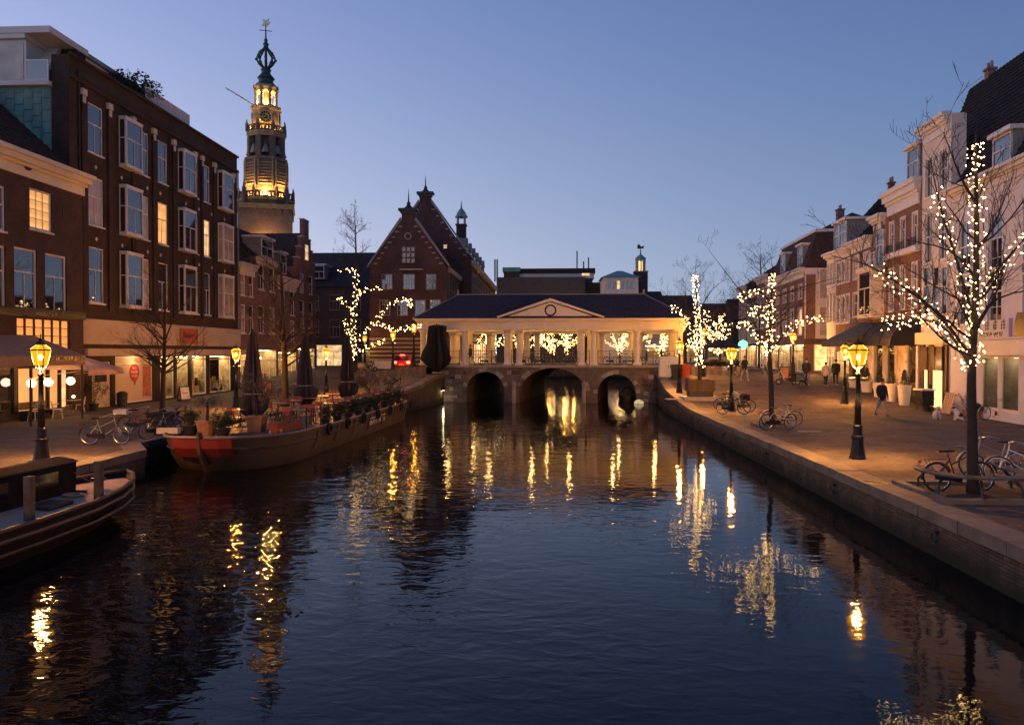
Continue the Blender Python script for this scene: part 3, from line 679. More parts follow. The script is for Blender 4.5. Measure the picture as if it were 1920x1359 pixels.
# ---- four storey bakery building
u0, u1 = FL.U(133), FL.U(446); w = u1 - u0
bak = thing('brick_building', 'tall dark brown brick building with white bay windows above the bakery', 'building', FL.pt(u0), FL.a)
zt = (FL.Z(133, 112) + FL.Z(445, 292)) / 2
rows = [(FL.Z(182, 290), FL.Z(182, 200)), (FL.Z(182, 424), FL.Z(182, 334)), (FL.Z(182, 568), FL.Z(182, 465))]
singles = [(168, 196), (260, 281), (298, 316), (361.5, 373), (384, 395)]; bays = [(226, 256), (336, 358), (410, 429)]
zf0, zf1 = FL.Z(165, 645), FL.Z(165, 598)
op = []; spec = []
for ri, (a, b) in enumerate(rows):
    for ci, (l, r_) in enumerate(singles): k = (FL.U(l) - u0, FL.U(r_) - u0, a, b); op.append(k); spec.append((k, ri, ci, False))
    for ci, (l, r_) in enumerate(bays): k = (FL.U(l) - u0, FL.U(r_) - u0, a, b); op.append(k); spec.append((k, ri, ci, True))
zs = FL.Z(250, 668)
shops = [(FL.U(l) - u0, FL.U(r_) - u0) for l, r_ in ((216, 286), (300, 325), (329, 356), (360, 386), (393, 432))]
door = (FL.U(172) - u0, FL.U(208) - u0)
SY = u0 - .05; lz = atY(50, 163, SY).z; yf = -25.6 - atY(96, 250, SY).x
rb = MB(); rb.box(.02, w - .02, yf, 14, -.3, lz - .05); rb.box(3.3, w - .02, yf, 14, lz - .047, zt - .05); rb.build('rear_block', BRK, bak)
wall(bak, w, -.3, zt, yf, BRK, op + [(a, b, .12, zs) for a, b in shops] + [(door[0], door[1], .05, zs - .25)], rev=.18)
for (k, ri, ci, bay) in spec:
    a, b, z0, z1 = k
    m = GL_D
    if (ri, ci) == (1, 2) and not bay: m = GL_W
    elif (ri, ci) == (1, 4) and not bay: m = GL_W2
    elif ri == 1 and ci in (0, 1) and not bay: m = GL_C
    elif rnd.random() < .13: m = GL_C
    if not bay: window(bak, a, b, z0, z1, 2, .6, m, y=.1)
    else:
        bo = MB(); D = .42
        for zz in (z0 - .14, z1): bo.box(a - .06, b + .06, -D - .06, 0, zz, zz + .14)
        
        for xx in (a, b): bo.box(xx - .04, xx + .04, -D - .02, -D + .06, z0, z1)
        bw = bo.build('bay_window', WHITE, bak)
        o = window(bak, a, b, z0, z1, 2, .58, m, y=0, sill=False, name='window'); o.location = (0, -D, 0)
        for s, xx in ((0, a), (1, b)):
            q = MB(); q.box(xx - .035, xx + .035, -D + .06, 0, z0, z0 + .06); q.box(xx - .035, xx + .035, -D + .06, 0, z1 - .06, z1); q.box(xx - .03, xx + .03, -D + .06, 0, z0 + (z1 - z0) * .58 - .03, z0 + (z1 - z0) * .58 + .03)
            q.box(xx - .035, xx + .035, -.06, 0, z0 + .06, z1 - .06); so = q.build('side_light', WHITE, bw)
            MB().box(xx - .01, xx + .01, -D + .06, -.06, z0 + .06, z1 - .06).build('pane', m, so)
for pp in (157, 206, 250, 289, 326, 366, 379, 402, 437):
    x = FL.U(pp) - u0; zz = rows[2][0] - .4
    MB().box(x - .16, x + .16, -.12, 0, zz, rows[0][1] + .15).build('pilaster', BRK, bak)
    c = MB(); c.box(x - .2, x + .2, -.2, 0, rows[0][1] + .153, rows[0][1] + .5); c.box(x - .12, x + .12, -.17, 0, rows[0][1] - .25, rows[0][1] + .1); c.build('capital', CREAM2, bak)
for zz, h in ((rows[0][1] + .75, .16), (zt - .02, .14)):
    MB().box(-.05, w + .05, -.16, .0, zz, zz + h).build('string_course', BRK, bak)
for i in range(11):     # small tile ornaments between storeys
    for zz in (rows[0][0] - .75, rows[1][0] - .75):
        x = FL.U(182 + 24 * i) - u0; o = MB().box(-.09, .09, -.03, 0, -.09, .09).build('tile_ornament', CREAM2, bak, loc=(x, 0, zz)); o.rotation_euler = (0, R(45), 0)
# shop fascia, canopy and sign
MB().box(.35, w, -.25, 0, zf0, zf1).build('fascia', mat('fascia_paint', (.4, .31, .24), .75, .15, .8, .1), bak)
MB().box(.3, w, -.75, -.003, zs + .05, zf0 - .25).build('canopy', MATS['fascia_paint'], bak)
sg = MB().box(FL.U(330) - u0, FL.U(364) - u0, -.3, -.252, zf0 + .15, zf1 - .2).build('shop_sign', mat('sign_orange', (.35, .09, .05)), bak)
text('Bakker', .62, mat('sign_dark', (.06, .02, .02)), 'lettering', sg, (FL.U(347) - u0, -.31, (zf0 + zf1) / 2 - .15))
for i, (a, b) in enumerate(shops):
    if i == 0:
        window(bak, a, b, .12, zs, 1, .86, mat('roller_blind', (.5, .38, .28), .6, .1, .6), y=.1, sill=False, name='shop_window', fw=.08)
        lg = MB(); lg.lathe([(.55, 0), (.55, .012)], 28); o = lg.build('round_logo', RED, bak, loc=((a + b) / 2 + .1, .088, 1.95)); o.rotation_euler = (R(90), 0, 0)
        MB().prism([(-.16, 0), (.22, 0), (-.05, -.34)], 0, .012).build('logo_tail', RED, bak, loc=((a + b) / 2 + .15, .078, 1.47))
        for j, tx in enumerate(('Bart\'s', 'smakelijke', 'broodjes')): text(tx, .24, WHITE, 'lettering', o, (0, .2 - .24 * j, .016), (0, 0, 0), .003, .8)
        MB().box(b - 1.05, b - .12, .07, .084, .4, 2.3).build('poster', mat('poster_red', (.4, .12, .07), .6, .5, 5), bak)
    else: shop(bak, a, b, .12, zs, 3.0, 2 if i == 4 else 1, transom=2.55, goods=26, fm=(WHITE, BLACKP)[i == 2], seed=i, lightn=2)
dm = MB(); dm.box(door[0] + .05, door[1] - .05, .06, .12, .05, zs - .3); dd = dm.build('door', mat('grey_door', (.4, .34, .28)), bak)
pane(dd, door[0] + .35, door[1] - .35, 1.5, zs - .6, .045, GL_D); MB().box(door[1] - .3, door[1] - .25, .02, .06, 1.0, 1.3).build('handle', LEAD, dd)
lamp('canopy_lamp', (FL.U(250) - u0, -.45, zs - .1), 45, (1, .62, .28), bak, .2); lamp('canopy_lamp', (FL.U(360) - u0, -.45, zs - .1), 45, (1, .62, .28), bak, .2)
# penthouse, roof edge, copper-clad flank towards the cafe
def onX(px_, py_, X): d = ray(px_, py_); return CAMZ + d.z * X / d.x
pz = onX(92, 57, -27.4); x9 = FL.U(352) - u0
ph = MB(); ph.prism([(.9, zt - .4), (x9, zt - .4), (x9, pz - 1.3), (x9 - .4, pz - .25), (2.2, pz - .25)], 1.8, 9)
ph.build('penthouse', PINKW, bak); MB().box(1.9, x9 + .05, 1.6, 9.2, pz - .247, pz).build('penthouse_fascia', LEAD, bak)
for i in range(4):
    xx = FL.U(278) - u0 + i * 1.5; b_ = MB(); b_.box(xx, xx + .05, .05, .1, zt + .1, zt + 1.0); b_.box(xx + .05, xx + 1.45, .05, .1, zt + .92, zt + 1.0); bb = b_.build('balustrade', WHITE, bak)
    MB().box(xx + .06, xx + 1.44, .07, .085, zt + .15, zt + .92).build('pane', GL_C, bb)
SY = u0 - .05                   # world Y of the flank that faces the bridge we stand on
lz = atY(50, 163, SY).z; yf = -25.6 - atY(96, 250, SY).x
MB().box(-.02, .0, yf, 9, 8, lz).build('flank', LEAD, bak)
cw = .5
for i in range(14):
    for j in range(11):
        y0 = yf + .02 + i * cw; z1 = lz - j * .62 + (.31 if i % 2 else 0); z0 = z1 - .6; z1 = min(z1, lz)
        if z0 < 10 or z1 - z0 < .1: continue
        p = MB(); t = rnd.uniform(.012, .03); p.add([(-.03, y0 + .01, z0), (-.03, y0 + cw - .01, z0), (-.03, y0 + cw - .01, z1), (-.03, y0 + .01, z1), (-.04 - t, y0 + .01, z0), (-.04 - t, y0 + cw - .01, z0)],
                        [(4, 3, 2, 5), (0, 4, 5, 1), (0, 3, 4), (1, 5, 2)]); p.build('copper_panel', COPPER, bak)
MB().box(-.35, 1.2, yf - .05, 9.5, lz, lz + .25).build('ledge', PINKW, bak)
# roof dormer and dark mansard slope seen over the cafe roof
pd = atY(45, 62, SY + .2).z; yd = -25.6 - atY(48, 100, SY + .2).x
ms = MB(); ms.prism([(.5, lz + .25), (3.2, lz + .25), (3.2, pd - .1), (2.2, pd - .1)], yf + .1, 9.3); ms.build('mansard', TILE, bak)
MB().box(-.1, 3.3, yf, 9.4, pd - .097, pd + .25).build('roof_fascia', PINKW, bak)
dk = MB(); dk.box(.2, 3, yd, 9.2, lz + .253, pd - .35); dk.box(-.05, 3, yd - .1, 9.3, pd - .347, pd - .1); db = dk.build('dormer', PINKW, bak)
for j in range(2): MB().box(.17, .197, yd + .15 + j * 1.75, yd + 1.7 + j * 1.75, lz + .45, pd - .5).build('pane', GL_C, db)
y1, y2 = yf + .03, -25.6 - atY(51, 140, SY).x
g = MB(); g.box(-.2, -.14, y1, y2, lz + 1.3, lz + 1.38); g.box(-.2, -.14, y1, y2, lz + .3, lz + .37); g.box(-.2, -.14, y1, y1 + .07, lz + .37, lz + 1.3); g.box(-.2, -.14, y2 - .07, y2, lz + .37, lz + 1.3)
gb = g.build('balcony_rail', WHITE, bak); MB().box(-.18, -.165, y1 + .07, y2 - .07, lz + .37, lz + 1.3).build('pane', GL_D, gb)
for pp in (150, 320): MB().tube([(FL.U(pp) - u0, -.06, zf1 + .1), (FL.U(pp) - u0, -.06, zt - .6)], .05, 6).build('drain_pipe', mat('dark_pipe', (.05, .04, .035)), bak)
MB().tube([(w - .1, -.12, 3.5), (w - .1, -.12, zt - 1)], .06, 6).build('drain_pipe', LEAD, bak)
# ---- row of small houses after the bakery
def row_house(f, label, l, r_, yt, cols, m, cor, rows_, shopz=None, depth=9, roof=None, wm=None, group=None, name='row_house', ground=0.0, lit=()):
    u0, u1 = f.U(l), f.U(r_); w = u1 - u0; pc = (l + r_) / 2; zt = f.Z(pc, yt)
    root = thing(name, label, 'house', f.pt(u0), f.a, group); op = []
    for ri, (y1, y2) in enumerate(rows_):
        za, zb = f.Z(pc, y2), f.Z(pc, y1)
        for i in range(cols): x0 = w * (i + .5) / cols; ww = min(1.3, w / cols * .55) / 2; op.append((x0 - ww, x0 + ww, za, zb))
    so = []
    if shopz: so = [(.25, w - .25, ground + .1, shopz)]
    wall(root, w, -.3, zt, depth, m, op + so)
    for i, k in enumerate(op): window(root, *k, 2, .58, (GL_W2 if i in lit else (GL_C if rnd.random() < .2 else GL_D)), wm)
    for k in so: shop(root, *k, 2.4, max(2, int(w / 1.3)), transom=2.1, goods=8)
    if cor: cornice(root, .02, w - .02, zt + .1, cor, .4, CREAM2, returns=False)
    return root, u0, w, zt
gzh = .25
a_, u, w, zt = row_house(FL, 'narrow brick house with broad cream cornice beside the bakery', 448, 479, 497, 2, BRR, 1.0, [(515, 555), (572, 625)], 3.4, group='old houses beyond the bakery', ground=gzh)
rf = MB(); tiles(rf, (0, .1, zt + .1), (w, .1, zt + .1), (w, 4, zt + 4.2), (0, 4, zt + 4.2), 14, 10); rf.add([(0, .1, zt), (0, 8, zt), (0, 4, zt + 4.2), (w, .1, zt), (w, 8, zt), (w, 4, zt + 4.2)], [(1, 0, 2), (3, 4, 5), (0, 1, 4, 3)]); rf.build('roof', TILER, a_)
b_, u, w, zt = row_house(FL, 'brick house with ornate stone dormer and tall windows behind the bare tree', 480, 520, 489, 2, BRR, .6, [(500, 545), (575, 625)], 3.4, group='old houses beyond the bakery', ground=gzh)
rf = MB(); tiles(rf, (0, .1, zt + .1), (w, .1, zt + .1), (w, 4.2, zt + 3.6), (0, 4.2, zt + 3.6), 18, 10); rf.add([(0, .1, zt), (0, 8, zt), (0, 4.2, zt + 3.6), (w, .1, zt), (w, 8, zt), (w, 4.2, zt + 3.6)], [(1, 0, 2), (3, 4, 5), (0, 1, 4, 3)]); rf.build('roof', TILER, b_)
dormer(b_, w * .2, w * .75, zt + .2, zt + 1.9, -.1, 1.6)
c_, u, w, zt = row_house(FL, 'brick house with plain white frieze and pedimented dormer beside the stepped gable', 520, 557, 523, 2, BRR, 1.3, [(533, 590), (600, 640)], 3.2, group='old houses beyond the bakery', ground=.5)
rf = MB(); tiles(rf, (0, .1, zt + .1), (w, .1, zt + .1), (w, 4, zt + 4.6), (0, 4, zt + 4.6), 18, 12); rf.add([(0, .1, zt), (0, 8, zt), (0, 4, zt + 4.6), (w, .1, zt), (w, 8, zt), (w, 4, zt + 4.6)], [(1, 0, 2), (3, 4, 5), (0, 1, 4, 3)]); rf.build('roof', TILER, c_)
dormer(c_, w * .3, w * .6, zt + .4, zt + 2.4, .3, 2.4)
d_, u, w, zt = row_house(FL, 'narrow brick house with stepped gable and tall chimney end', 557.5, 591, 505, 2, BRR, 0, [(515, 550), (565, 615)], 3.6, group='old houses beyond the bakery', ground=.6)
g = MB(); st = [(0, 0), (w, 0), (w, .9), (w * .87, .9), (w * .87, 2.1), (w * .76, 2.1), (w * .76, 3.2), (w * .65, 3.2), (w * .65, 5.1), (w * .35, 5.1), (w * .35, 3.2), (w * .24, 3.2), (w * .24, 2.1), (w * .13, 2.1), (w * .13, .9), (0, .9)]
g.prism([(x, zt + z) for x, z in st], 0, .4); gg = g.build('stepped_gable', BRR, d_)
window(gg, w * .4, w * .6, zt + .9, zt + 2.6, 1, .5, GL_W2, y=-.02, sill=False)
for k in range(1, len(st) - 1, 1):
    if st[k][1] == st[k + 1][1] and abs(st[k][0] - st[k + 1][0]) > .1 and st[k][1] > .1: xa, xb = sorted((st[k][0], st[k + 1][0])); MB().box(xa - .04, xb + .04, -.06, .46, zt + st[k][1], zt + st[k][1] + .1).build('step_coping', CREAM2, gg)
rf = MB(); rf.add([(.1, .4, zt), (w - .1, .4, zt), (w - .1, 9, zt), (.1, 9, zt), (w / 2, .4, zt + 3.8), (w / 2, 9, zt + 3.8)], [(0, 3, 5, 4), (1, 4, 5, 2), (2, 5, 3)]); rf.build('roof', TILER, d_)
# ================================================================ city hall
ch = thing('city_hall', 'large brick city hall with two steep gables and long side wing', 'building', (0, 76, 0))
def lw(mb_fn): return mb_fn
Y1, Y2 = 0.0, 10.5      # local y of the two gable fronts (world 76 and 86.5)
SB = mat('sandstone', (.3, .25, .2), .8, .2, 2, .2)
def gable(xl, xr, ze, za, y, depth, xc=None, name='gable'):
    xc = (xl + xr) / 2 if xc is None else xc; g = MB()
    g.prism([(xl, -.2), (xr, -.2), (xr, ze), (xc + .65, za - .6), (xc + .65, za), (xc - .65, za), (xc - .65, za - .6), (xl, ze)], y, y + .6)
    go = g.build(name, BRH, ch)
    
    for xw in (xl, xr - .4): MB().box(xw, xw + .4, y + .6, y + depth, -.2, ze).build('side_wall', BRH, ch)
    r = MB(); zr = za - .9
    for s, xe in ((-1, xl), (1, xr)): r.add([(xe + s * .3, y + .55, ze - .1), (xe + s * .3, y + depth, ze - .1), (xc, y + depth, zr), (xc, y + .55, zr)], [(0, 1, 2, 3) if s > 0 else (3, 2, 1, 0)])
    ro = r.build('roof', SLATE, ch)
    for s, xe in ((-1, xl), (1, xr)):       # coping and toothed stones up the rake
        c = MB(); a = Vector((xe, y, ze)); b = Vector((xc + s * .65, y, za - .6)); d = (b - a)
        c.add([tuple(a + Vector((s * .25, -.06, -.1))), tuple(a + Vector((s * .25, -.06, .15))), tuple(b + Vector((s * .12, -.06, .22))), tuple(b + Vector((0, -.06, -.05))),
               tuple(a + Vector((s * .25, .7, -.1))), tuple(a + Vector((s * .25, .7, .15))), tuple(b + Vector((s * .12, .7, .22))), tuple(b + Vector((0, .7, -.05)))], [(0, 1, 2, 3), (1, 5, 6, 2), (0, 3, 7, 4)])
        c.build('coping', LEAD, go)
        for i in range(1, 9):
            p = a + d * (i / 9.0); MB().box(p.x - (.42 if s > 0 else -.06), p.x - (.06 if s > 0 else -.42), y - .05, y, p.z - .26, p.z - .12).build('quoin', SB, go)
    t = MB(); t.box(xc - .75, xc + .75, y - .1, y + .8, za, za + .25); t.box(xc - .95, xc + .95, y - .25, y + .95, za + .253, za + .5); t.lathe([(.6, .5), (.3, .75), (.18, .9), (.22, 1.05), (.08, 1.25), (.05, 1.9), (.0, 2.6)], 8, (xc, y + .35, za)); t.build('finial', IRON, go)
    return go
P = lambda px_, py_, Y: atY(px_, py_, Y)
a = P(838, 500, 76); ap = P(765, 395, 76); xr1 = a.x; xc1 = ap.x; xl1 = 2 * xc1 - xr1
g1 = gable(xl1, xr1, a.z, P(765, 400, 76).z, 0, 10.6)
b = P(884, 487, 86.5); ap2 = P(797, 350, 86.5); xr2 = b.x; xc2 = ap2.x; xl2 = 2 * xc2 - xr2
g2 = gable(xl2, xr2, b.z, P(797, 368, 86.5).z, 10.5, 38)
def chwin(go, l, r_, t, bt, Y, cols, rows_, m=None, grid=False):
    p0, p1 = P(l, bt, Y), P(r_, t, Y); return window(go, p0.x, p1.x, p0.z, p1.z, cols, 0, m or GL_D, SB, y=-.05 + (Y - 76), rows=rows_, sill=False)
for i in range(3):
    for j in range(3):
        l, t = 754 + i * 8.4, 463 + j * 10.6; chwin(g1, l, l + 7, t, t + 9, 76, 2, 1)
chwin(g1, 799, 818, 514, 543, 76, 4, 3); chwin(g1, 756, 778, 514, 543, 76, 4, 3); chwin(g1, 716, 736, 514, 543, 76, 4, 3)
for k in (712, 745, 778, 806): chwin(g1, k, k + 20, 562, 592, 76, 4, 3)
chwin(g2, 831, 839, 458, 467, 86.5, 2, 2, GL_W2)
MB().box(P(750, 505, 76).x, P(792, 505, 76).x, -.3, 0, P(770, 507, 76).z, P(770, 504, 76).z).build('balcony', SB, g1)
o = MB().tube([(.3 * math.cos(R(q)), 0, .3 * math.sin(R(q))) for q in range(0, 360, 20)], .07, 5, close=True).build('oculus', SB, g1, loc=(xc1, -.05, P(765, 443, 76).z))
# receding side facade of the long wing, seen beside the colonnade
CHS = Fac(xr2, 0, 90)
def side_row(z0, z1, n, y0, y1, m, x, ym=None):
    for i in range(n):
        yy = y0 + (y1 - y0) * (i + .5) / n; hw = (y1 - y0) / n * .3; q = MB(); q.box(x, x + .06, yy - hw, yy + hw, z0, z1); q.box(x, x + .09, yy - .04, yy + .04, z0, z1); q.box(x, x + .09, yy - hw, yy + hw, (z0 + z1) / 2 - .04, (z0 + z1) / 2 + .04)
        wo = q.build('window', SB, ch); pn = MB()
        for s in (-1, 1): pn.box(x + .061, x + .075, yy + (.05 if s > 0 else -hw + .05), yy + (hw - .05 if s > 0 else -.05), z0 + .08, z1 - .08)
        pn.build('pane', m, wo)
ze2 = b.z
side_row(ze2 - 4.2, ze2 - 1.3, 14, 11.5, 46, GL_D, xr2); side_row(ze2 - 8.3, ze2 - 5.2, 14, 11.5, 46, GL_W2, xr2)
for zz, h, o in ((ze2 - .6, .6, .35), (ze2 - 4.8, .3, .15), (4.6, .35, .15)): MB().box(xr2, xr2 + o, 10.5, 48, zz, zz + h).build('string_course', SB, ch)
side_row(a.z - 3.6, a.z - .8, 4, 1.0, 9.8, GL_D, xr1); side_row(a.z - 7.4, a.z - 4.6, 4, 1.0, 9.8, GL_D, xr1)
MB().box(xr1, xr1 + .3, .6, 10.4, a.z - .5, a.z).build('string_course', SB, ch)
for i in range(8):      # stone bands of the ground floor
    zz = 1.5 + i * .42; MB().box(xr2, xr2 + .08, 10.6, 48, zz, zz + .18).build('stone_band', SB, ch); MB().box(xl1, xr1, -.08, 0, zz, zz + .18).build('stone_band', SB, ch)
side_row(1.6, 4.2, 12, 12, 46, GL_W2, xr2 + .02)
for i in range(6):      # roof dormers along the wing
    yy = 16 + i * 4.6; d = MB(); xm = xr2 - 1.1; d.box(xm - 1.6, xm, yy - .8, yy + .8, ze2 - .1, ze2 + 2.3); dd = d.build('dormer', SB, ch)
    MB().box(xm, xm + .03, yy - .6, yy + .6, ze2 + .2, ze2 + 2.0).build('pane', GL_D, dd); q = MB(); q.prism([(-1, 0), (1, 0), (0, 1)], -.1, 1.7); qo = q.build('dormer_gable', SB, dd, loc=(xm, yy, ze2 + 2.3)); qo.rotation_euler = (0, 0, R(90))
# slim vent turret with copper cap
tp = P(865, 424, 100); tz = tp.z
t = MB(); t.lathe([(.85, -9), (.85, .0)], 4, rot=R(45)); t.lathe([(1.0, 0), (1.0, .2)], 4, rot=R(45)); tt = t.build('vent_turret', BRH, ch, loc=(tp.x, 24, tz))
l = MB()
for s in ((-.45, -.45), (.45, -.45), (.45, .45), (-.45, .45)): l.box(s[0] - .09, s[0] + .09, s[1] - .09, s[1] + .09, .2, 1.1)
l.build('lantern_posts', SB, tt); tag(tt.children[-1], kind='stuff')
c = MB(); c.lathe([(.85, 1.1), (.85, 1.2), (.65, 1.5), (.58, 1.7), (.32, 2.1), (.12, 2.3), (.05, 3.0), (0, 3.5)], 8); c.build('copper_cap', COPPER, tt)
# transverse wing behind the bare lit tree
wg = Fac(P(560, 600, 92).x, 92, 0); wl, wr = P(560, 600, 92).x, P(742, 600, 92).x; ze = P(650, 538, 92).z; zr = P(650, 470, 96).z
wgr = thing('city_hall_wing', 'long dark brick wing with steep slate roof and a small white dormer', 'building', (wl, 92, 0))
wl_w = wr - wl
op = [(1.2 + i * 2.6, 2.5 + i * 2.6, z0, z1) for i in range(int(wl_w / 2.6)) for z0, z1 in ((5.0, 7.2), (8.3, 10.2))]
wall(wgr, wl_w, -.2, ze, 12, BRH, op)
for k in op: window(wgr, *k, 3, .6, GL_D, SB, sill=False)
so = [(2.2 + i * 4, 5.4 + i * 4, 1.5, 4.1) for i in range(int(wl_w / 4))]
for i in range(len(so)): window(wgr, *so[i], 3, .7, (GL_W2, GL_D)[i % 2], SB, y=-.05, sill=False)
r = MB(); r.add([(-.2, -.3, ze), (wl_w, -.3, ze), (wl_w, 6, zr), (-.2, 6, zr), (-.2, 12, ze), (wl_w, 12, ze)], [(0, 1, 2, 3), (3, 2, 5, 4), (0, 3, 4)]); r.build('roof', SLATE, wgr)
q = P(599, 507, 92.5); dormer(wgr, q.x - wl - .7, q.x - wl + .7, q.z - 1.1, q.z + .6, .3, 3, GL_D)
# ================================================================ tower
TY = 112.0; tp = atY(501, 660, TY); K = (tp - Vector((0, 0, CAMZ))).length / math.hypot(F, 501 - CX) * 1.0
def tz(py): return atY(501, py, TY).z
tw = thing('clock_tower', 'floodlit city hall clock tower with galleries and open onion spire', 'tower', (tp.x, TY, 0), R(18))
k = TY / F * 1.02
TST = mat('tower_stone', (.36, .24, .12), .8, .3, 1.5, .3); TDK = mat('tower_dark_stone', (.14, .1, .075), .85, .3, 1.5, .4)
def oct(r, z0, z1, r1=None): m_ = MB(); m_.lathe([(r, z0), (r if r1 is None else r1, z1)], 8, rot=R(22.5)); return m_
bw = 46 * k
m_ = MB(); m_.box(-bw, bw, -bw, bw, 0, tz(399)); m_.build('brick_base', BRT, tw)
m_ = MB(); m_.box(-bw * 1.06, bw * 1.06, -bw * 1.06, bw * 1.06, tz(399), tz(394)); m_.box(-bw * 1.1, bw * 1.1, -bw * 1.1, bw * 1.1, tz(394) + .003, tz(391)); m_.build('base_cornice', TST, tw)
for s in range(4):
    for i in range(7):
        x = -bw + bw * 2 * (i + .5) / 7; v = Matrix.Rotation(s * math.pi / 2, 4, 'Z') @ Vector((x, -bw - .1, tz(405)))
        o = MB().box(-.14, .14, -.1, .1, -.3, .35).build('corbel', BRT, tw, loc=v); o.rotation_euler = (0, 0, s * math.pi / 2)
m_ = MB(); m_.lathe([(41 * k, tz(391)), (43 * k, tz(388)), (54 * k, tz(382)), (54 * k, tz(379))], 8, rot=R(22.5)); m_.build('gallery_floor', TST, tw)
def gallery(r, z0, z1, n, mm):
    c = MB(); c.lathe([(r, z0), (r, z0 + .25)], 8, rot=R(22.5)); c.build('gallery_kerb', mm, tw)
    hr = MB(); pts = [(r * math.cos(R(22.5 + 45 * i)), r * math.sin(R(22.5 + 45 * i)), z1) for i in range(8)]
    hr.tube(pts, .16, 4, close=True); hr.build('gallery_rail', mm, tw)
    for i in range(8):
        p0, p1 = Vector(pts[i]), Vector(pts[(i + 1) % 8])
        for j in range(n): p = p0.lerp(p1, (j + .5) / n); MB().lathe([(.1, z0 + .25), (.17, (z0 + z1) / 2), (.1, z1)], 6, (p.x, p.y, 0)).build('baluster', mm, tw)
        MB().lathe([(.22, z0), (.22, z1 + .3), (.0, z1 + 1.1)], 4, (p0.x, p0.y, 0)).build('gallery_post', mm, tw)
gallery(52 * k, tz(379), tz(368), 6, TDK)
for i in range(4):
    a_ = R(45 + 90 * i); MB().lathe([(.32, tz(392)), (.32, tz(362)), (.2, tz(358)), (0, tz(338))], 6, (52 * k * math.cos(a_), 52 * k * math.sin(a_), 0)).build('spike_finial', TDK, tw)
m_ = MB(); m_.lathe([(45 * k, tz(380)), (40 * k, tz(365)), (38.5 * k, tz(350)), (38 * k, tz(308)), (41 * k, tz(306)), (41 * k, tz(302)), (37 * k, tz(300))], 8, rot=R(22.5)); m_.build('louvre_stage', BRT, tw)
for i in range(8):
    a_ = R(45 * i); ap_ = 38.5 * k * math.cos(R(22.5)); 
    for j in range(8):
        zz = tz(352 - j * 5.4); o = MB().box(-.95, .95, -.2, .3, -.07, .07).build('louvre', TST, tw, loc=((ap_ + .06) * math.cos(a_), (ap_ + .06) * math.sin(a_), zz)); o.rotation_euler = (R(-32), 0, a_ + math.pi / 2)
    o = MB().box(-.95, .95, -.04, .04, tz(355), tz(309)).build('louvre_recess', TDK, tw, loc=(ap_ * math.cos(a_), ap_ * math.sin(a_), 0)); o.rotation_euler = (0, 0, a_ + math.pi / 2)
    for s in (-1, 1):
        o = MB().box(s * 1.0 - .1, s * 1.0 + .1, -.3, .1, tz(357), tz(307)).build('pilaster', TST, tw, loc=(ap_ * math.cos(a_), ap_ * math.sin(a_), 0)); o.rotation_euler = (0, 0, a_ + math.pi / 2)
m_ = MB(); m_.lathe([(22 * k, tz(300)), (22 * k, tz(262))], 8, rot=R(22.5)); m_.build('bell_core', TDK, tw)
for i in range(8):
    a_ = R(22.5 + 45 * i); MB().lathe([(7.2 * k, tz(300)), (7.2 * k, tz(262))], 4, (29 * k * math.cos(a_), 29 * k * math.sin(a_), 0), a_ + R(45)).build('bell_pier', TDK, tw)
    a2 = R(45 * i); MB().lathe([(.75, 0), (.68, .2), (.5, .9), (.35, 1.3), (.0, 1.4)], 10, (27 * k * math.cos(a2), 27 * k * math.sin(a2), tz(294))).build('bell', mat('bronze', (.3, .24, .15), .35, .2, metal=.8), tw)
m_ = MB(); m_.lathe([(35 * k, tz(262)), (36 * k, tz(258)), (37 * k, tz(256)), (37 * k, tz(253))], 8, rot=R(22.5)); m_.build('upper_gallery_floor', TST, tw)
gallery(36 * k, tz(253), tz(243), 5, TDK)
m_ = MB(); m_.lathe([(25.5 * k, tz(253)), (25.5 * k, tz(212)), (29 * k, tz(208)), (29 * k, tz(204)), (24 * k, tz(203))], 8, rot=R(22.5)); m_.build('clock_stage', TST, tw)
for i in range(8):
    a_ = R(45 * i); ap_ = 25.6 * k * math.cos(R(22.5)) + .03
    if i % 2 == 0:
        d = MB(); d.lathe([(.95, 0), (.95, .08)], 20); o = d.build('clock_face', BLACKP, tw, loc=(ap_ * math.cos(a_), ap_ * math.sin(a_), tz(226))); o.rotation_euler = (0, R(90), a_)
        g = MB(); g.tube([(.9 * math.cos(R(q)), .9 * math.sin(R(q)), .1) for q in range(0, 360, 30)], .05, 4, close=True); g.tube([(.45 * math.cos(R(q)), .45 * math.sin(R(q)), .1) for q in range(0, 360, 30)], .04, 4, close=True)
        for q in range(0, 360, 30): g.tube([(.6 * math.cos(R(q)), .6 * math.sin(R(q)), .1), (.85 * math.cos(R(q)), .85 * math.sin(R(q)), .1)], .035, 4)
        g.tube([(0, 0, .12), (-.45, .1, .12)], .05, 4); g.tube([(0, 0, .12), (.1, -.7, .12)], .04, 4); g.build('clock_hands', mat('gilding', (.8, .55, .15), .3, .1, metal=1), o)
    else:
        o = MB().prism([(-.5, 0), (.5, 0), (.5, 1.6), (.3, 1.95), (0, 2.1), (-.3, 1.95), (-.5, 1.6)], -.04, .03).build('niche', TDK, tw, loc=(ap_ * math.cos(a_), ap_ * math.sin(a_), tz(244))); o.rotation_euler = (0, 0, a_ + math.pi / 2)
cme = MB().lathe([(.32, 0), (.32, .15), (.22, .2), (.2, 2.1), (.32, 2.3), (.32, 2.45)], 8).mesh('lantern_column', TST)
for i in range(8):
    a_ = R(22.5 + 45 * i); o = link('lantern_column', cme, tw, (19 * k * math.cos(a_), 19 * k * math.sin(a_), tz(203))); o.scale = (1, 1, (tz(174) - tz(203)) / 2.45)
m_ = MB(); m_.lathe([(.35, tz(203)), (.35, tz(174))], 8); m_.build('lantern_core', TST, tw)
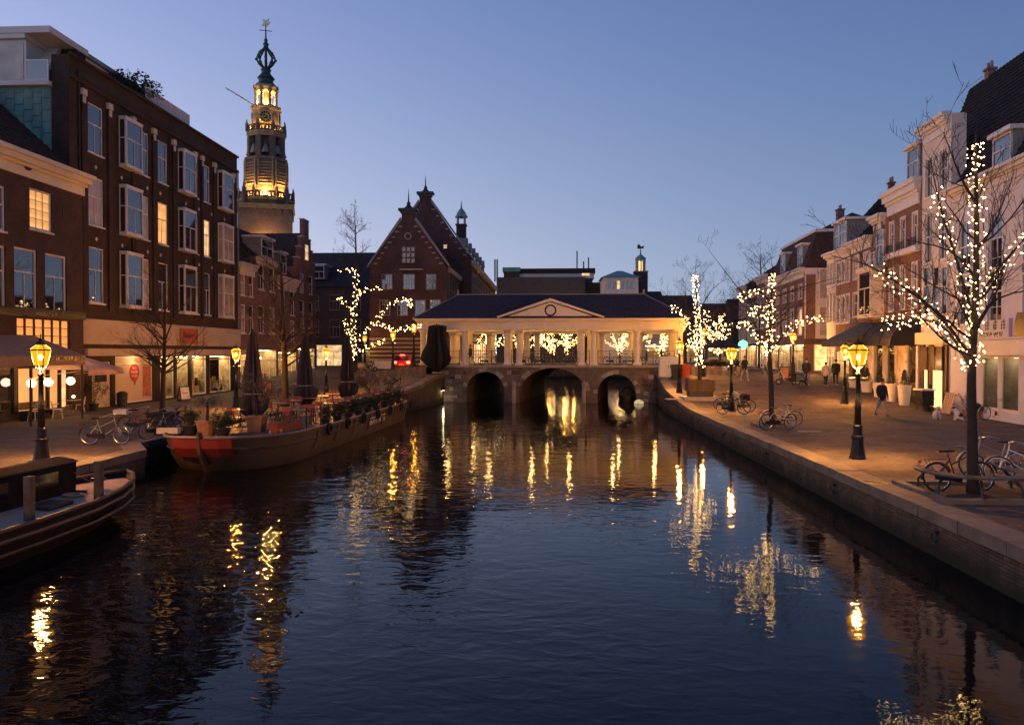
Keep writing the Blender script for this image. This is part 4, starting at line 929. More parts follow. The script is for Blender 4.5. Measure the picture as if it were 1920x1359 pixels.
m_ = MB(); m_.lathe([(20 * k, tz(174)), (22 * k, tz(171)), (24.5 * k, tz(168)), (24.5 * k, tz(165))], 8, rot=R(22.5)); m_.build('lantern_cornice', TST, tw)
CUP = mat('dark_copper', (.028, .055, .052), .5, .3, 1.5)
m_ = MB(); m_.lathe([(21 * k, tz(165)), (19 * k, tz(161)), (13.5 * k, tz(157)), (13 * k, tz(151)), (16 * k, tz(148)), (13 * k, tz(144)), (8.5 * k, tz(139)), (8 * k, tz(135)), (10 * k, tz(132)), (5 * k, tz(128))], 12); m_.build('copper_dome', CUP, tw)
for i in range(8):
    a_ = R(45 * i); pr = [(4, 130), (10, 124), (15.5, 116), (16, 110), (13.5, 103), (8, 97), (3, 90), (1.5, 82)]
    MB().tube([(r_ * k * math.cos(a_), r_ * k * math.sin(a_), tz(y_)) for r_, y_ in pr], .14, 5).build('onion_rib', CUP, tw)
    for r_, y_ in ((17.5, 113), (12, 121), (11, 99)): MB().ball((r_ * k * math.cos(a_), r_ * k * math.sin(a_), tz(y_)), .2, 6, 4).build('crocket', CUP, tw)
m_ = MB(); m_.lathe([(.22, tz(130)), (.18, tz(95)), (.3, tz(88)), (.45, tz(83)), (.2, tz(79)), (.3, tz(76)), (.12, tz(72)), (.06, tz(44))], 8); m_.build('spire_rod', CUP, tw)
m_ = MB(); m_.tube([(-.9, 0, tz(58)), (.9, 0, tz(58))], .06, 4); m_.tube([(0, -.9, tz(60)), (0, .9, tz(60))], .06, 4); m_.build('compass_arms', CUP, tw)
m_ = MB(); m_.prism([(-.6, 0), (.2, -.1), (.75, .5), (.35, .6), (.6, 1.1), (0, .8), (-.5, 1.0), (-.3, .5)], -.04, .04); o = m_.build('weather_vane', mat('pale_gilding', (.6, .55, .45), .4), tw, loc=(0, 0, tz(49))); o.rotation_euler = (0, 0, R(-18))
o = MB().tube([(-18 * k, -1.5, tz(206)), (-64 * k, -6, tz(196))], .09, 5).build('flag_pole', mat('pole_white', (.5, .45, .4)), tw)
WARM = (1, .56, .16)
for i in range(8):
    a_ = R(45 * i); a2 = R(22.5 + 45 * i); c, s = math.cos(a_), math.sin(a_)
    for r_, y_, pw in ((49, 376, 2800), (33, 250, 1200)):
        f = MB().box(-.15, .15, -.12, .12, -.12, .12).build('floodlight', IRON, tw, loc=(r_ * k * c, r_ * k * s, tz(y_))); lamp('flood_lamp', ((r_ - .5) * k * c, (r_ - .5) * k * s, tz(y_) + .3), pw, WARM, tw, .15)
    if i % 2: lamp('lantern_lamp', (9 * k * c, 9 * k * s, tz(200)), 700, (1, .72, .34), tw, .2)
    if i % 2 == 0: lamp('cornice_lamp', (60 * k * c, 60 * k * s, tz(402) - 5), 700, WARM, tw, .3)
# ================================================================ buildings behind the bridge roof
def box_thing(name, label, l, r_, t, bt, Y, depth, m, cat='building', base=0):
    p0, p1 = atY(l, bt, Y), atY(r_, t, Y); root = thing(name, label, cat, (p0.x, Y, 0)); return root, p1.x - p0.x, p1.z
mo, w, zt = box_thing('modern_building', 'flat grey clad modern block with white roof storey behind the bridge roof', 931, 1098, 519, 560, 135, 20, LEAD)
gw = 14
wall(mo, w, 0, zt, 20, mat('grey_cladding', (.075, .07, .075), .8, .15, 1, spec=.1), [])
for i in range(gw):
    for j in range(3): MB().box(i * w / gw + .03, (i + 1) * w / gw - .03, -.05, 0, zt - 1.45 * (j + 1) + .03, zt - 1.45 * j - .03).build('cladding_panel', MATS['grey_cladding'], mo)
p0, p1 = atY(950, 528, 138), atY(1114, 503, 138); x0, x1 = p0.x - atY(931, 560, 135).x, p1.x - atY(931, 560, 135).x
MB().box(x0, x1, 3, 15, zt + .003, p1.z - .9).build('roof_storey', PINKW, mo); MB().box(x0 - .2, x1 + .2, 2.8, 15, p1.z - .897, p1.z).build('roof_edge', TILE, mo)
MB().box(w + .003, x1 + 1.0, 1, 14, 0, zt - .9).build('annex', TILE, mo); MB().box(w + .05, x1 - .3, 3.2, 14, zt - .897, zt).build('annex_top', MATS['grey_cladding'], mo)
MB().box(x1 - 2.2, x1 - .8, 2.96, 3, zt + .5, zt + 1.6).build('window', GL_W2, mo)
MB().box(x0 - .5, x0 + 2.3, 2.5, 6, zt + .003, zt + 1.2).build('stair_head', BRH, mo); MB().box(x0 - .7, x0 + 2.5, 2.3, 6.2, zt + 1.203, zt + 2.0).build('stair_roof', COPPER, mo)
for xx, h in ((x1 - 3, 3.4), (x1 - .9, 2.2), (x1 - 1.8, 1.5)): MB().lathe([(.12, 0), (.12, h)], 6, (xx, 5, p1.z)).build('antenna', IRON, mo)
for xx in (-.5, -.1): MB().lathe([(.14, 0), (.14, 4.0)], 6, (xx, 3, zt - .5)).build('antenna', IRON, mo)
pv, w, zt = box_thing('corner_pavilion', 'cream roof pavilion with green copper hip roof beside the small bell tower', 1131, 1197, 520, 560, 128, 8, PINKW)
wall(pv, w, 0, zt, 8, PINKW, [(.8 + i * .72, 1.4 + i * .72, zt - 2, zt - .5) for i in range(6)])
for i in range(6): window(pv, .8 + i * .72, 1.4 + i * .72, zt - 2, zt - .5, 1, 0, (GL_D, GL_W2)[i == 2], sill=False)
r = MB(); r.add([(-.4, -.4, zt), (w + .4, -.4, zt), (w + .4, 8, zt), (-.4, 8, zt), (w * .45, 4, zt + 1.5), (w * .6, 4, zt + 1.5)], [(0, 1, 5, 4), (1, 2, 5), (2, 3, 4, 5), (3, 0, 4)]); r.build('roof', COPPER, pv)
p = atY(1201, 500, 132); bt = thing('bell_tower', 'slim brick tower with lit lantern and weathercock behind the bridge', 'tower', (p.x, 132, 0))
zz = lambda y_: atY(1201, y_, 132).z
kk = 132 / F
MB().box(-12 * kk, 12 * kk, -12 * kk, 12 * kk, 0, zz(511)).build('shaft', BRH, bt); MB().box(-13 * kk, 13 * kk, -13 * kk, 13 * kk, zz(511), zz(509)).build('ledge', SB, bt)
for i in range(8): a_ = R(45 * i); MB().lathe([(.12, zz(509)), (.12, zz(487))], 6, (8 * kk * math.cos(a_), 8 * kk * math.sin(a_), 0)).build('lantern_column', SB, bt)
MB().lathe([(.3, zz(509)), (.3, zz(490))], 8).build('lit_core', emit('tower_lantern', (1, .6, .2), 2.2), bt)
m_ = MB(); m_.lathe([(10 * kk, zz(487)), (10 * kk, zz(484)), (6 * kk, zz(481)), (1.5 * kk, zz(477)), (.05, zz(466))], 8); m_.build('copper_cap', COPPER, bt)
MB().prism([(-.5, 0), (.5, .1), (.6, .6), (.1, .4), (-.3, .9), (-.6, .5)], -.03, .03).build('weathercock', IRON, bt, loc=(0, 0, zz(467)))
# ================================================================ right bank
FR = Fac(*( (18.9 + .055 * 120), 120), -93.15)
HG = 'old shop houses along the right quay'
def rh(label, l, r_, yt, m, cols, rows_, shopz=None, gr=0.0, cor=.6, wm=None, upc=1, lit=(), rail=.6, wfrac=.5, depth=11, frieze=None, name='shop_house', shopgoods=8, bars=None, cw=None, winrows=1, extra=()):
    u0, u1 = FR.U(l), FR.U(r_); w = u1 - u0; zt = FR.Z((l + r_) / 2, yt)
    root = thing(name, label, 'house', FR.pt(u0), FR.a, HG); op = []
    for ri, (y1, y2, pc) in enumerate(rows_):
        za, zb = FR.Z(pc, y2), FR.Z(pc, y1)
        for i in range(cols): x0 = w * (i + .5) / cols; ww = (cw or min(1.35, w / cols * wfrac)) / 2; op.append((x0 - ww, x0 + ww, za, zb))
    so = [(.3, w - .3, gr + .1, gr + shopz)] if shopz else []
    wall(root, w, -.3, zt, depth, m, op + so + [(FR.U(a) - u0, FR.U(b) - u0, c, d) for a, b, c, d in extra])
    for i, k in enumerate(op): window(root, *k, 2, rail, (GL_W2 if i in lit else (GL_C if rnd.random() < .15 else GL_D)), wm, upcols=upc, rows=winrows, proud=True)
    for k in so: shop(root, *k, 2.6, bars or max(2, int(w / 1.5)), transom=shopz - .75, goods=shopgoods, fm=WHITE, lightn=2)
    if cor: cornice(root, .01, w - .01, zt + .12, cor, .5, frieze or WHITE, returns=False)
    return root, u0, w, zt
def hip(root, w, zt, h, d=11, inset=1.5, m=None, nx=24, nz=12, y0=.1):
    r = MB(); tiles(r, (0, y0, zt + .1), (w, y0, zt + .1), (w - inset, d * .45, zt + h), (inset, d * .45, zt + h), nx, nz)
    tiles(r, (0, d, zt + .1), (0, y0, zt + .1), (inset, d * .45, zt + h), (inset, d * .55, zt + h), nx // 2, nz); tiles(r, (w, y0, zt + .1), (w, d, zt + .1), (w - inset, d * .55, zt + h), (w - inset, d * .45, zt + h), nx // 2, nz)
    r.quad((w, d, zt), (0, d, zt), (inset, d * .55, zt + h), (w - inset, d * .55, zt + h)); r.quad((inset, d * .45, zt + h), (w - inset, d * .45, zt + h), (w - inset, d * .55, zt + h), (inset, d * .55, zt + h))
    return r.build('roof', m or TILE, root)
# near cream house with the noodle-shop style sign
R10, u, w, zt = rh('pink white plaster house with dormer and black lettered shop sign', 1782, 2060, 300, PINKW, 4, [(395, 520, 1870), (505, 605, 1870)], None, 0, .75, winrows=2, frieze=PINKW, wfrac=.42, upc=2, extra=[(1841, 1872, .45, FR.Z(1870, 668)), (1877, 1911, .45, FR.Z(1870, 668))])
E10 = u
xl = FR.U(1727) - u + .4; q5 = FR.o + FR.n * 5.2; FR5 = Fac(q5.x, q5.y, -93.15); xr_ = FR5.U(1815) - u     # the roof runs on behind the tall neighbour and hips down there
r = MB(); tiles(r, (xl, .1, zt + .1), (w, .1, zt + .1), (w, 5.2, zt + 8.4), (xr_, 5.2, zt + 8.4), 60, 26, .06); r.add([(xl, .1, zt), (xl, 11, zt), (xr_, 5.2, zt + 8.4), (w, 11, zt), (w, 5.2, zt + 8.4)], [(1, 0, 2), (1, 2, 4, 3)]); r.build('roof', TILE, R10)
dormer(R10, FR.U(1850) - u, FR.U(1886) - u, zt + .15, zt + 1.75, .2, 3.2)
chimney(R10, FR5.U(1852) - u, 5.2, zt + 8.2, .45, .45, .5)
zb = FR.Z(1870, 668)
op = [(FR.U(a) - u, FR.U(b) - u) for a, b in ((1841, 1872), (1877, 1911))]
for i, (a, b) in enumerate(op):
    shop(R10, a, b, .45, zb, 1.6, 1, fm=CREAM, goods=0, light=emit('dim_shop_light', (1, .7, .4), 7), wallm=mat('grey_interior', (.4, .37, .3), .8, .4, 1.2), seed=i)
MB().box(FR.U(1833) - u, FR.U(2060) - u, -.3, 0, zb + .05, zb + .75).build('shop_cornice', CREAM, R10)
sg = MB().box(FR.U(1836) - u, FR.U(2060) - u, -.12, 0, FR.Z(1870, 636), FR.Z(1870, 600)).build('sign_board', PINKW, R10)
zl, zg = FR.Z(1860, 633), FR.Z(1860, 619)
text('NIEUWE WERF', .34, BLACKP, 'lettering', sg, ((FR.U(1835) + FR.U(1893)) / 2 - u, -.13, zl + .02), sx=.95)
for i in range(4):      # four block characters above the name
    xx = FR.U(1841 + 15 * i) - u; g = MB()
    for j in range(3): g.box(xx - .16, xx + .16, -.14, -.12, zg + .05 + .14 * j, zg + .1 + .14 * j)
    g.box(xx - .03 + .06 * (i % 2), xx + .03 + .06 * (i % 2), -.143, -.12, zg, zg + .48); g.box(xx - .16, xx - .11, -.145, -.12, zg, zg + .3); tag(g.build('block_character', BLACKP, sg), kind='stuff')
MB().box(FR.U(1897) - u, FR.U(1903) - u, -.14, -.12, zl, zg + .5).build('sign_panel', mat('violet_panel', (.2, .13, .3)), sg); MB().prism([(0, 0), (1.2, 0), (1.2, 1.0), (.3, 1.05), (.1, .6)], -.15, -.12).build('sign_silhouette', BLACKP, sg, loc=(FR.U(1906) - u, 0, zl + .02))
# cream corner house, taller
R9, u, w, zt = rh('tall cream plaster house with deep white cornice and two window bays', 1727, 1781, 232, CREAM2, 2, [(292, 365, 1752), (398, 490, 1752)], None, 0, .95, upc=2, rail=.55, depth=.75)
for l, r_ in ((1733, 1745), (1751, 1762), (1767, 1778)): window(R9, FR.U(l) - u, FR.U(r_) - u, FR.Z((l + r_) / 2, 590), FR.Z((l + r_) / 2, 500), 1, .6, GL_D, y=-.04, sill=False)
sp = [(FR.U(l) - u, FR.U(r_) - u) for l, r_ in ((1737, 1744), (1753, 1772))]
gr = .12
for i, (a, b) in enumerate(sp):
    f = MB(); f.box(a - .08, a, -.14, 0, gr, 3.1); f.box(b, b + .08, -.14, 0, gr, 3.1); f.box(a, b, -.14, 0, 3.0, 3.1); fo = f.build('doorway', BLACKP, R9); MB().box(a, b, -.1, -.06, gr + .05, 3.0).build('pane', emit('bright_doorway', (1, .68, .3), 1.35, .15, .8), fo)
for a, b in ((FR.U(1728) - u, FR.U(1737) - u), (FR.U(1745) - u, FR.U(1753) - u), (FR.U(1772) - u, FR.U(1781) - u)): MB().box(a + .02, b - .1, -.12, 0, gr, 3.6).build('shop_pier', WOODD, R9)
MB().box(0, w, -.35, 0, 3.65, 4.3).build('shop_fascia', CREAM, R9)
for i in range(3):
    xx = FR.U(1741 + 14 * i) - u; MB().box(xx - .35, xx + .35, -.24, -.16, 2.2, 3.5).build('wooden_shutter', WOODD, R9)
lamp('door_lamp', ((sp[1][0] + sp[1][1]) / 2, -.6, 2.6), 35, (1, .62, .28), R9, .15)
# brown three bay house with chimneys
R8, u, w, zt = rh('brown brick house with white frieze and wrought balcony rails at three windows', 1661, 1726, 352, BRR, 3, [(410, 468, 1693), (500, 580, 1693)], None, .1, 1.5, wfrac=.36, upc=1, rail=.66)
hip(R8, w, zt, 2.4, 10, 1.2, nx=20, nz=10)
dormer(R8, w - 2.2, w - .5, zt + .1, zt + 2.1, .05, 2.6)
chimney(R8, 1.4, 3.2, zt + 1.5, 1.1, .7, 1.0); chimney(R8, 4.2, 3.2, zt + 1.6, 1.1, .7, 1.2)
for i in range(3):
    xx = w * (i + .5) / 3; zz = FR.Z(1693, 468); g = MB()
    for q in (.05, .45): g.box(xx - .6, xx + .6, -.2, -.17, zz + q, zz + q + .03)
    for j in range(9): g.box(xx - .6 + .145 * j, xx - .575 + .145 * j, -.2, -.17, zz + .08, zz + .45)
    g.build('balcony_rail', IRON, R8)
MB().box(0, w, -.3, 0, FR.Z(1693, 480), FR.Z(1693, 470)).build('string_course', WHITE, R8)
# ochre arched house
R7, u, w, zt = rh('narrow ochre brick house with tall arched window and white balcony', 1636, 1660, 408, BRY, 1, [], None, .1, .9)
x0, x1 = FR.U(1643) - u, FR.U(1656) - u; za, zb = FR.Z(1650, 505), FR.Z(1650, 432)
o = window(R7, x0, x1, za, zb, 2, .62, GL_D, y=-.02, sill=False); ar = MB()
ar.tube([((x0 + x1) / 2 - (x1 - x0) * .55 * math.cos(R(q)), -.05, zb + .75 * math.sin(R(q))) for q in range(0, 181, 15)], .14, 6); ar.build('window_arch', BRR, R7)
MB().prism([(x0, zb)] + [((x0 + x1) / 2 + (x1 - x0) / 2 * math.cos(R(q)), zb + .65 * math.sin(R(q))) for q in range(0, 181, 20)], -.03, -.005).build('fanlight', GL_D, R7)
bl = MB()
for q in (za - .05, za + .55, za + 1.0): bl.box(x0 - .4, x1 + .4, -.7, -.66, q, q + .05)
for j in range(8): xx = x0 - .4 + (x1 - x0 + .75) * j / 7; bl.box(xx, xx + .04, -.7, -.66, za - .05, za + 1.0)
bl.box(x0 - .4, x1 + .4, -.66, 0, za - .12, za - .06); bl.build('balcony', WHITE, R7)
bx = MB(); zq, zp = FR.Z(1635, 592), FR.Z(1635, 512); bx.box(-.6, w - .3, -.8, 0, zq - .2, zq); bx.box(-.7, w - .2, -.9, 0, zp, zp + .3); bx.box(-.6, -.45, -.8, 0, zq, zp); bx.box(w - .45, w - .3, -.8, 0, zq, zp); b_ = bx.build('bay_window', CREAM, R7)
ow = window(b_, -.45, w - .45, zq, zp, 2, .62, GL_D, CREAM, y=0, sill=False); ow.location = (0, -.78, 0)
chimney(R7, .8, 2.5, zt + .3, 1, .7, 1.4)
# brick house, triple windows
R6, u, w, zt = rh('dark brick house with cream cornice between arched house and triple windows', 1595, 1635, 452, BRR, 2, [(478, 520, 1615), (548, 592, 1615)], None, .3, .8, upc=1)
hip(R6, w, zt, 3.6, 10, 1.2, nx=18, nz=10)
R5, u, w, zt = rh('brown brick house with triple sash windows and white cornice', 1567, 1594.5, 470, BRR, 3, [(490, 530, 1581), (555, 605, 1581)], 2.7, .55, .7, wfrac=.62, upc=1, rail=.5)
hip(R5, w, zt, 4.6, 10, .8, nx=16, nz=12); dormer(R5, w * .25, w * .75, zt + .3, zt + 2.2, -.05, 2.6)
R4, u, w, zt = rh('narrow pale house with many small panes at the alley corner', 1550, 1566.5, 478, GREYP, 3, [(492, 535, 1558), (550, 605, 1558)], 2.8, .75, .8, wfrac=.75, upc=1, rail=.5, winrows=3)
hip(R4, w, zt, 5.2, 10, .5, nx=12, nz=12); dormer(R4, w * .2, w * .8, zt + .2, zt + 2.4, .4, 2.8); chimney(R4, w * .5, 4.5, zt + 5, .4, .4, .5)
# white corner house beyond the alley: its flank faces us
u = FR.U(1440); u1 = FR.U(1508); w = u1 - u; zt = FR.Z(1475, 555)
R3 = thing('corner_house', 'white walled corner house with mansard roof beyond the alley and glowing shop', 'house', FR.pt(u), FR.a, HG)
zt = FR.Z(1500, 506)
op = [(w * (i + .5) / 5 - .6, w * (i + .5) / 5 + .6, z0, z1) for i in range(5) for z0, z1 in ((4.8, 7.2), (8.1, zt - 1.4))]
so = [(.3 + i * w / 3, (i + 1) * w / 3 - .3, 1.4, 3.9) for i in range(3)]
wall(R3, w, -.3, zt, 10, BRR, op + so)
for i, k in enumerate(op): window(R3, *k, 2, .6, (GL_D, GL_W2)[i == 8], WHITE, proud=True)
for k in so: shop(R3, *k, 2.5, 2, transom=1.9)
fl = MB(); fl.box(w + .003, w + .06, .35, 10, 4.2, zt); fl.box(w + .003, w + .06, .0, .35, 4.2, zt); fl.build('white_flank', PINKW, R3)
MB().box(w + .06, w + .14, .1, .9, 4.3, zt - .6).build('brick_pilaster', BRR, R3)
MB().box(w + .06, w + .25, -.1, 3.6, 3.9, 4.4).build('shop_fascia', WOODD, R3)
def flank_win(y0, y1, z0, z1, m, parent, bars=2):
    q = MB(); q.box(w + .06, w + .14, y0 - .1, y1 + .1, z0 - .1, z0); q.box(w + .06, w + .14, y0 - .1, y1 + .1, z1, z1 + .1); q.box(w + .06, w + .14, y0 - .1, y0, z0, z1); q.box(w + .06, w + .14, y1, y1 + .1, z0, z1); q.box(w + .06, w + .13, y0, y1, (z0 + z1) / 2 - .04, (z0 + z1) / 2 + .04)
    o = q.build('window', WHITE, parent); MB().box(w + .065, w + .1, y0, y1, z0, z1).build('pane', m, o)
flank_win(1.3, 3.0, 8.0, 10.6, GL_C, R3); flank_win(1.3, 3.0, 4.7, 7.2, GL_C, R3)
SHW = emit('glowing_shop_window', (1, .6, .2), 1.5, .5, 2.2)
flank_win(.9, 2.9, 1.6, 3.8, SHW, R3); flank_win(3.6, 5.0, 1.6, 3.6, SHW, R3)
lamp('shop_glow', (w + 1.2, 2.2, 2.8), 40, (1, .6, .25), R3, .3)
cornice(R3, 0, w, zt + .1, .9, .5, WHITE, returns=False)
r = MB(); r.add([(0, .1, zt + .1), (w, .1, zt + .1), (w, 10, zt + .1), (0, 10, zt + .1), (.6, 1.3, zt + 3.4), (w - .9, 1.3, zt + 3.4), (w - .9, 9, zt + 3.4), (.6, 9, zt + 3.4), (2, 5, zt + 5.4), (w - 3, 5, zt + 5.4)], [(0, 1, 5, 4), (1, 2, 6, 5), (2, 3, 7, 6), (3, 0, 4, 7), (4, 5, 9, 8), (5, 6, 9), (6, 7, 8, 9), (7, 4, 8)])
r.build('mansard_roof', TILER, R3); MB().box(.5, w - .8, 1.1, 9.2, zt + 3.35, zt + 3.6).build('roof_cornice', WHITE, R3)
dormer(R3, w * .3, w * .42, zt + .4, zt + 2.3, .3, 2); dormer(R3, w * .75, w * .87, zt + .4, zt + 2.3, .3, 2)
chimney(R3, w * .55, 5, zt + 5, .7, .6, 1.2)
# remoter houses further along
for i, (l, r_, yt, m, h) in enumerate(((1418, 1439.5, 520, BRR, 3), (1400, 1417.5, 548, BRL, 2.4), (1385, 1399.5, 540, BRH, 3))):
    lab = ('dark gabled house just past the corner house', 'lower brown house in the far terrace past the corner', 'last brick house of the terrace with stone balcony')[i]
    rt, u, w, zt = rh(lab, l, r_, yt, m, 4, [(yt + 22, yt + 55, (l + r_) / 2), (yt + 62, yt + 95, (l + r_) / 2)], 2.6, 1.35, .8, wfrac=.5); hip(rt, w, zt, h, 10, 1, TILER, 16, 8)
# awnings and shop floor under the middle houses
def shopfront(root_label, l, r_, gr, zt, kind, out=1.6):
    u, u1 = FR.U(l), FR.U(r_); w = u1 - u; root = thing('shopfront', root_label, 'shopfront', FR.pt(u, -.02), FR.a)
    if kind == 'dome':
        a = MB(); n = 3
        for i in range(n):
            x0, x1 = w * i / n + .05, w * (i + 1) / n - .05; P_ = [(-out * math.sin(R(q)), zt - 1.5 + 1.5 * math.cos(R(q))) for q in range(0, 91, 15)]
            for (ya, za), (yb, zb) in zip(P_, P_[1:]): a.quad((x0, yb, zb), (x1, yb, zb), (x1, ya, za), (x0, ya, za))
            for xx in (x0, x1): a.add([(xx, 0, zt - 1.5)] + [(xx, y, z) for y, z in P_], [(0, j + 1, j + 2) for j in range(len(P_) - 1)])
            tag(a.build('dome_awning', mat('black_canvas', (.02, .02, .018), .8), root)); a = MB()
    elif kind == 'flat': awning(root, 0, w, zt, out, 1.3, mat('green_canvas', (.07, .075, .055), .8, .2, 3), .3)
    n = max(2, int(w / 1.6))
    for i in range(n + 1): x = (w - .3) * i / n; MB().box(x, x + .3, -.15, 0, gr, zt - 1.2).build('pier', CREAM2, root)
    for i in range(n):
        x0, x1 = (w - .3) * i / n + .3, (w - .3) * (i + 1) / n; f = MB(); f.box(x0, x1, -.08, -.02, gr, gr + .5); f.box(x0, x1, -.08, -.02, zt - 1.5, zt - 1.2); fo = f.build('window_frame', BLACKP, root); MB().box(x0, x1, -.05, -.02, gr + .5, zt - 1.5).build('pane', (GL_D, emit('dim_cafe_window', (1, .5, .18), .35, .6, 1.5))[i % 2], fo)
    return root
shopfront('cafe front with black domed awnings and tall planters', 1664, 1727, .08, FR.Z(1695, 602), 'dome', 1.7)
shopfront('shop front under a wide sloping dark green awning', 1612, 1663, .2, FR.Z(1640, 604), 'flat', 2.6)
# far terrace closing the view beyond the bridge
def far_house(label, X, Y, w, h, deg, m, lit, shop_=True, rh_=3.5):
    root = thing('far_house', label, 'house', (X, Y, 1.38), R(deg), 'far houses beyond the bridge'); op = []
    n = max(2, int(w / 2.2))
    for i in range(n):
        for z in range(1, int(h / 3.2)): op.append((w * (i + .5) / n - .55, w * (i + .5) / n + .55, z * 3.2 + .9, z * 3.2 + 2.7))
    so = [(.4, w - .4, .15, 2.9)] if shop_ else []
    wall(root, w, -.5, h, 9, m, op + so)
    for k in op: window(root, *k, 2, .55, GL_W if rnd.random() < lit else GL_D, sill=False)
    for k in so: shop(root, *k, 2.2, 3, goods=6, transom=2.1)
    r = MB(); r.add([(-.2, -.2, h), (w + .2, -.2, h), (w + .2, 9, h), (-.2, 9, h), (0, 4.5, h + rh_), (w, 4.5, h + rh_)], [(0, 1, 5, 4), (1, 2, 5), (2, 3, 4, 5), (3, 0, 4)]); r.build('roof', TILER, root); return root
for i, (px_, Y, w, h, m, lit) in enumerate(((950, 138, 9, 9, BRR, .2), (1000, 140, 8, 7, CREAM2, .25), (1045, 142, 9, 8.5, BRR, .3), (1098, 140, 8, 8, BRY, .2), (1150, 136, 9, 9.4, BRR, .3), (1205, 130, 9, 8.2, CREAM2, .3), (1262, 126, 9, 6, BRL, .2), (1322, 124, 8, 6.4, BRR, .15), (1375, 122, 8, 7, BRH, .15))):
    p = atY(px_, 680, Y)
    far_house(('far house one of brown brick with lit shop below', 'pale plaster far house with lit shop window', 'brown far house facing the canal end', 'ochre far house beyond the lit trees', 'brown far house with lit rooms right of centre', 'cream far house behind the right bay of the colonnade', 'dark low house beyond the right end of the colonnade', 'brown low house past the right lit tree', 'far red brick house next to the terrace end')[i], p.x, Y, w, h, 0, m, lit)
# ================================================================ street lanterns
LP = 8000
def make_lantern():
    root = thing('street_lantern', 'x', 'street lamp')
    b = MB(); b.lathe([(.24, 0), (.24, .06), (.22, .09), (.2, .2), (.155, .58), (.17, .6), (.185, .64), (.185, .68), (.15, .71), (.13, .8), (.13, .92), (.145, .95), (.145, .99), (.11, 1.02)], 8, rot=R(22.5)); b.build('pedestal', DGREEN, root)
    s = MB(); s.lathe([(.1, 1.0), (.085, 1.5), (.095, 1.52), (.095, 1.56), (.08, 1.58), (.06, 2.5), (.085, 2.53), (.085, 2.57), (.05, 2.6), (.04, 2.74)], 12); s.build('shaft', DGREEN, root, True)
    c = MB(); c.tube([(-.3, 0, 2.42), (.3, 0, 2.42)], .018, 6)
    for x in (-.3, .3): c.ball((x, 0, 2.42), .03, 6, 4)
    c.build('ladder_bar', DGREEN, root)
    f = MB(); zb, zt, rb, rt = 2.8, 3.25, .17, .285
    for i in range(4):
        a = R(45 + 90 * i); a2 = R(135 + 90 * i); p0 = (rb * 1.0 * math.cos(a), rb * math.sin(a), zb); p1 = (rt * math.cos(a), rt * math.sin(a), zt); q0 = (rb * math.cos(a2), rb * math.sin(a2), zb); q1 = (rt * math.cos(a2), rt * math.sin(a2), zt)
        f.tube([p0, p1], .014, 4); f.tube([p0, q0], .016, 4); f.tube([p1, q1], .02, 4); f.tube([(.03 * math.cos(a), .03 * math.sin(a), 2.66), p0], .012, 4)
    h = f.build('lantern_frame', DGREEN, root)
    for i in range(4):
        a = R(45 + 90 * i); a2 = R(135 + 90 * i)
        MB().quad((rb * math.cos(a), rb * math.sin(a), zb), (rb * math.cos(a2), rb * math.sin(a2), zb), (rt * math.cos(a2), rt * math.sin(a2), zt), (rt * math.cos(a), rt * math.sin(a), zt)).build('glass_pane', LGLASS, h)
    MB().ball((0, 0, 3.05), .055, 8, 6, (1, 1, 1.5)).build('lamp_core', LGLOW, h)
    r = MB(); r.lathe([(.13, 3.41), (.13, 3.46), (.1, 3.5), (.04, 3.53), (.05, 3.57), (.015, 3.6), (.01, 3.75)], 4, rot=R(45))
    for i in range(4): a = R(45 + 90 * i); a2 = R(135 + 90 * i); r.tube([(.3 * math.cos(a), .3 * math.sin(a), 3.265), (.12 * math.cos(a), .12 * math.sin(a), 3.42)], .013, 4); r.tube([(.3 * math.cos(a), .3 * math.sin(a), 3.265), (.3 * math.cos(a2), .3 * math.sin(a2), 3.265)], .018, 4)
    ro = r.build('lantern_roof', DGREEN, root)
    for i in range(4): a = R(45 + 90 * i); a2 = R(135 + 90 * i); MB().quad((.295 * math.cos(a), .295 * math.sin(a), 3.27), (.295 * math.cos(a2), .295 * math.sin(a2), 3.27), (.125 * math.cos(a2), .125 * math.sin(a2), 3.415), (.125 * math.cos(a), .125 * math.sin(a), 3.415)).build('glass_pane', LGLASS, ro)
    lamp('lantern_light', (0, 0, 3.05), LP, SODIUM, root, .09)
    return root
LANT = make_lantern(); first = [True]
DIM = {}
def lantern(px_, py_, label, rz=0, at=None, scale=1.0, dim=1.0):
    p = at or GG(px_, py_)
    if first[0]: o = LANT; first[0] = False
    else: o = copy_tree(LANT)
    o.location = p; o.rotation_euler = (0, 0, R(rz)); o['label'] = label; o['group'] = 'gas style street lanterns'; o.scale = (scale,) * 3
    if dim != 1.0:
        for c in o.children:
            if c.type == 'LIGHT':
                if dim not in DIM: DIM[dim] = c.data.copy(); DIM[dim].energy = LP * dim
                c.data = DIM[dim]
    return o
lantern(1608, 860, 'street lantern alone at the quay edge nearest the tree bench', 12)
lantern(78, 866, 'street lantern on the cafe quay behind the moored boat', 8)
lantern(1371, 772, 'street lantern with parked bicycles leaning against its base', 20)
lantern(443, 768, 'street lantern in front of the bakery beside the first folded parasol', 5)
lantern(612, 746, 'street lantern between the two rear folded parasols', 30)
lantern(1274, 737, 'street lantern beside the white cabinet at the bridge foot', 15)
lantern(1584, 757, 'street lantern standing before the corner shops across the right street', 0)
lantern(1484, 706, 'street lantern beside the parked scooters near the glowing corner shop', 10, at=Vector((20.0, 64, 1.35)))
lantern(0, 0, 'street lantern at the left bridge foot beside the red car', 0, at=atY(737, 700, 64) * Vector((1, 1, 0)) + Vector((0, 0, 1.55)), dim=.35)
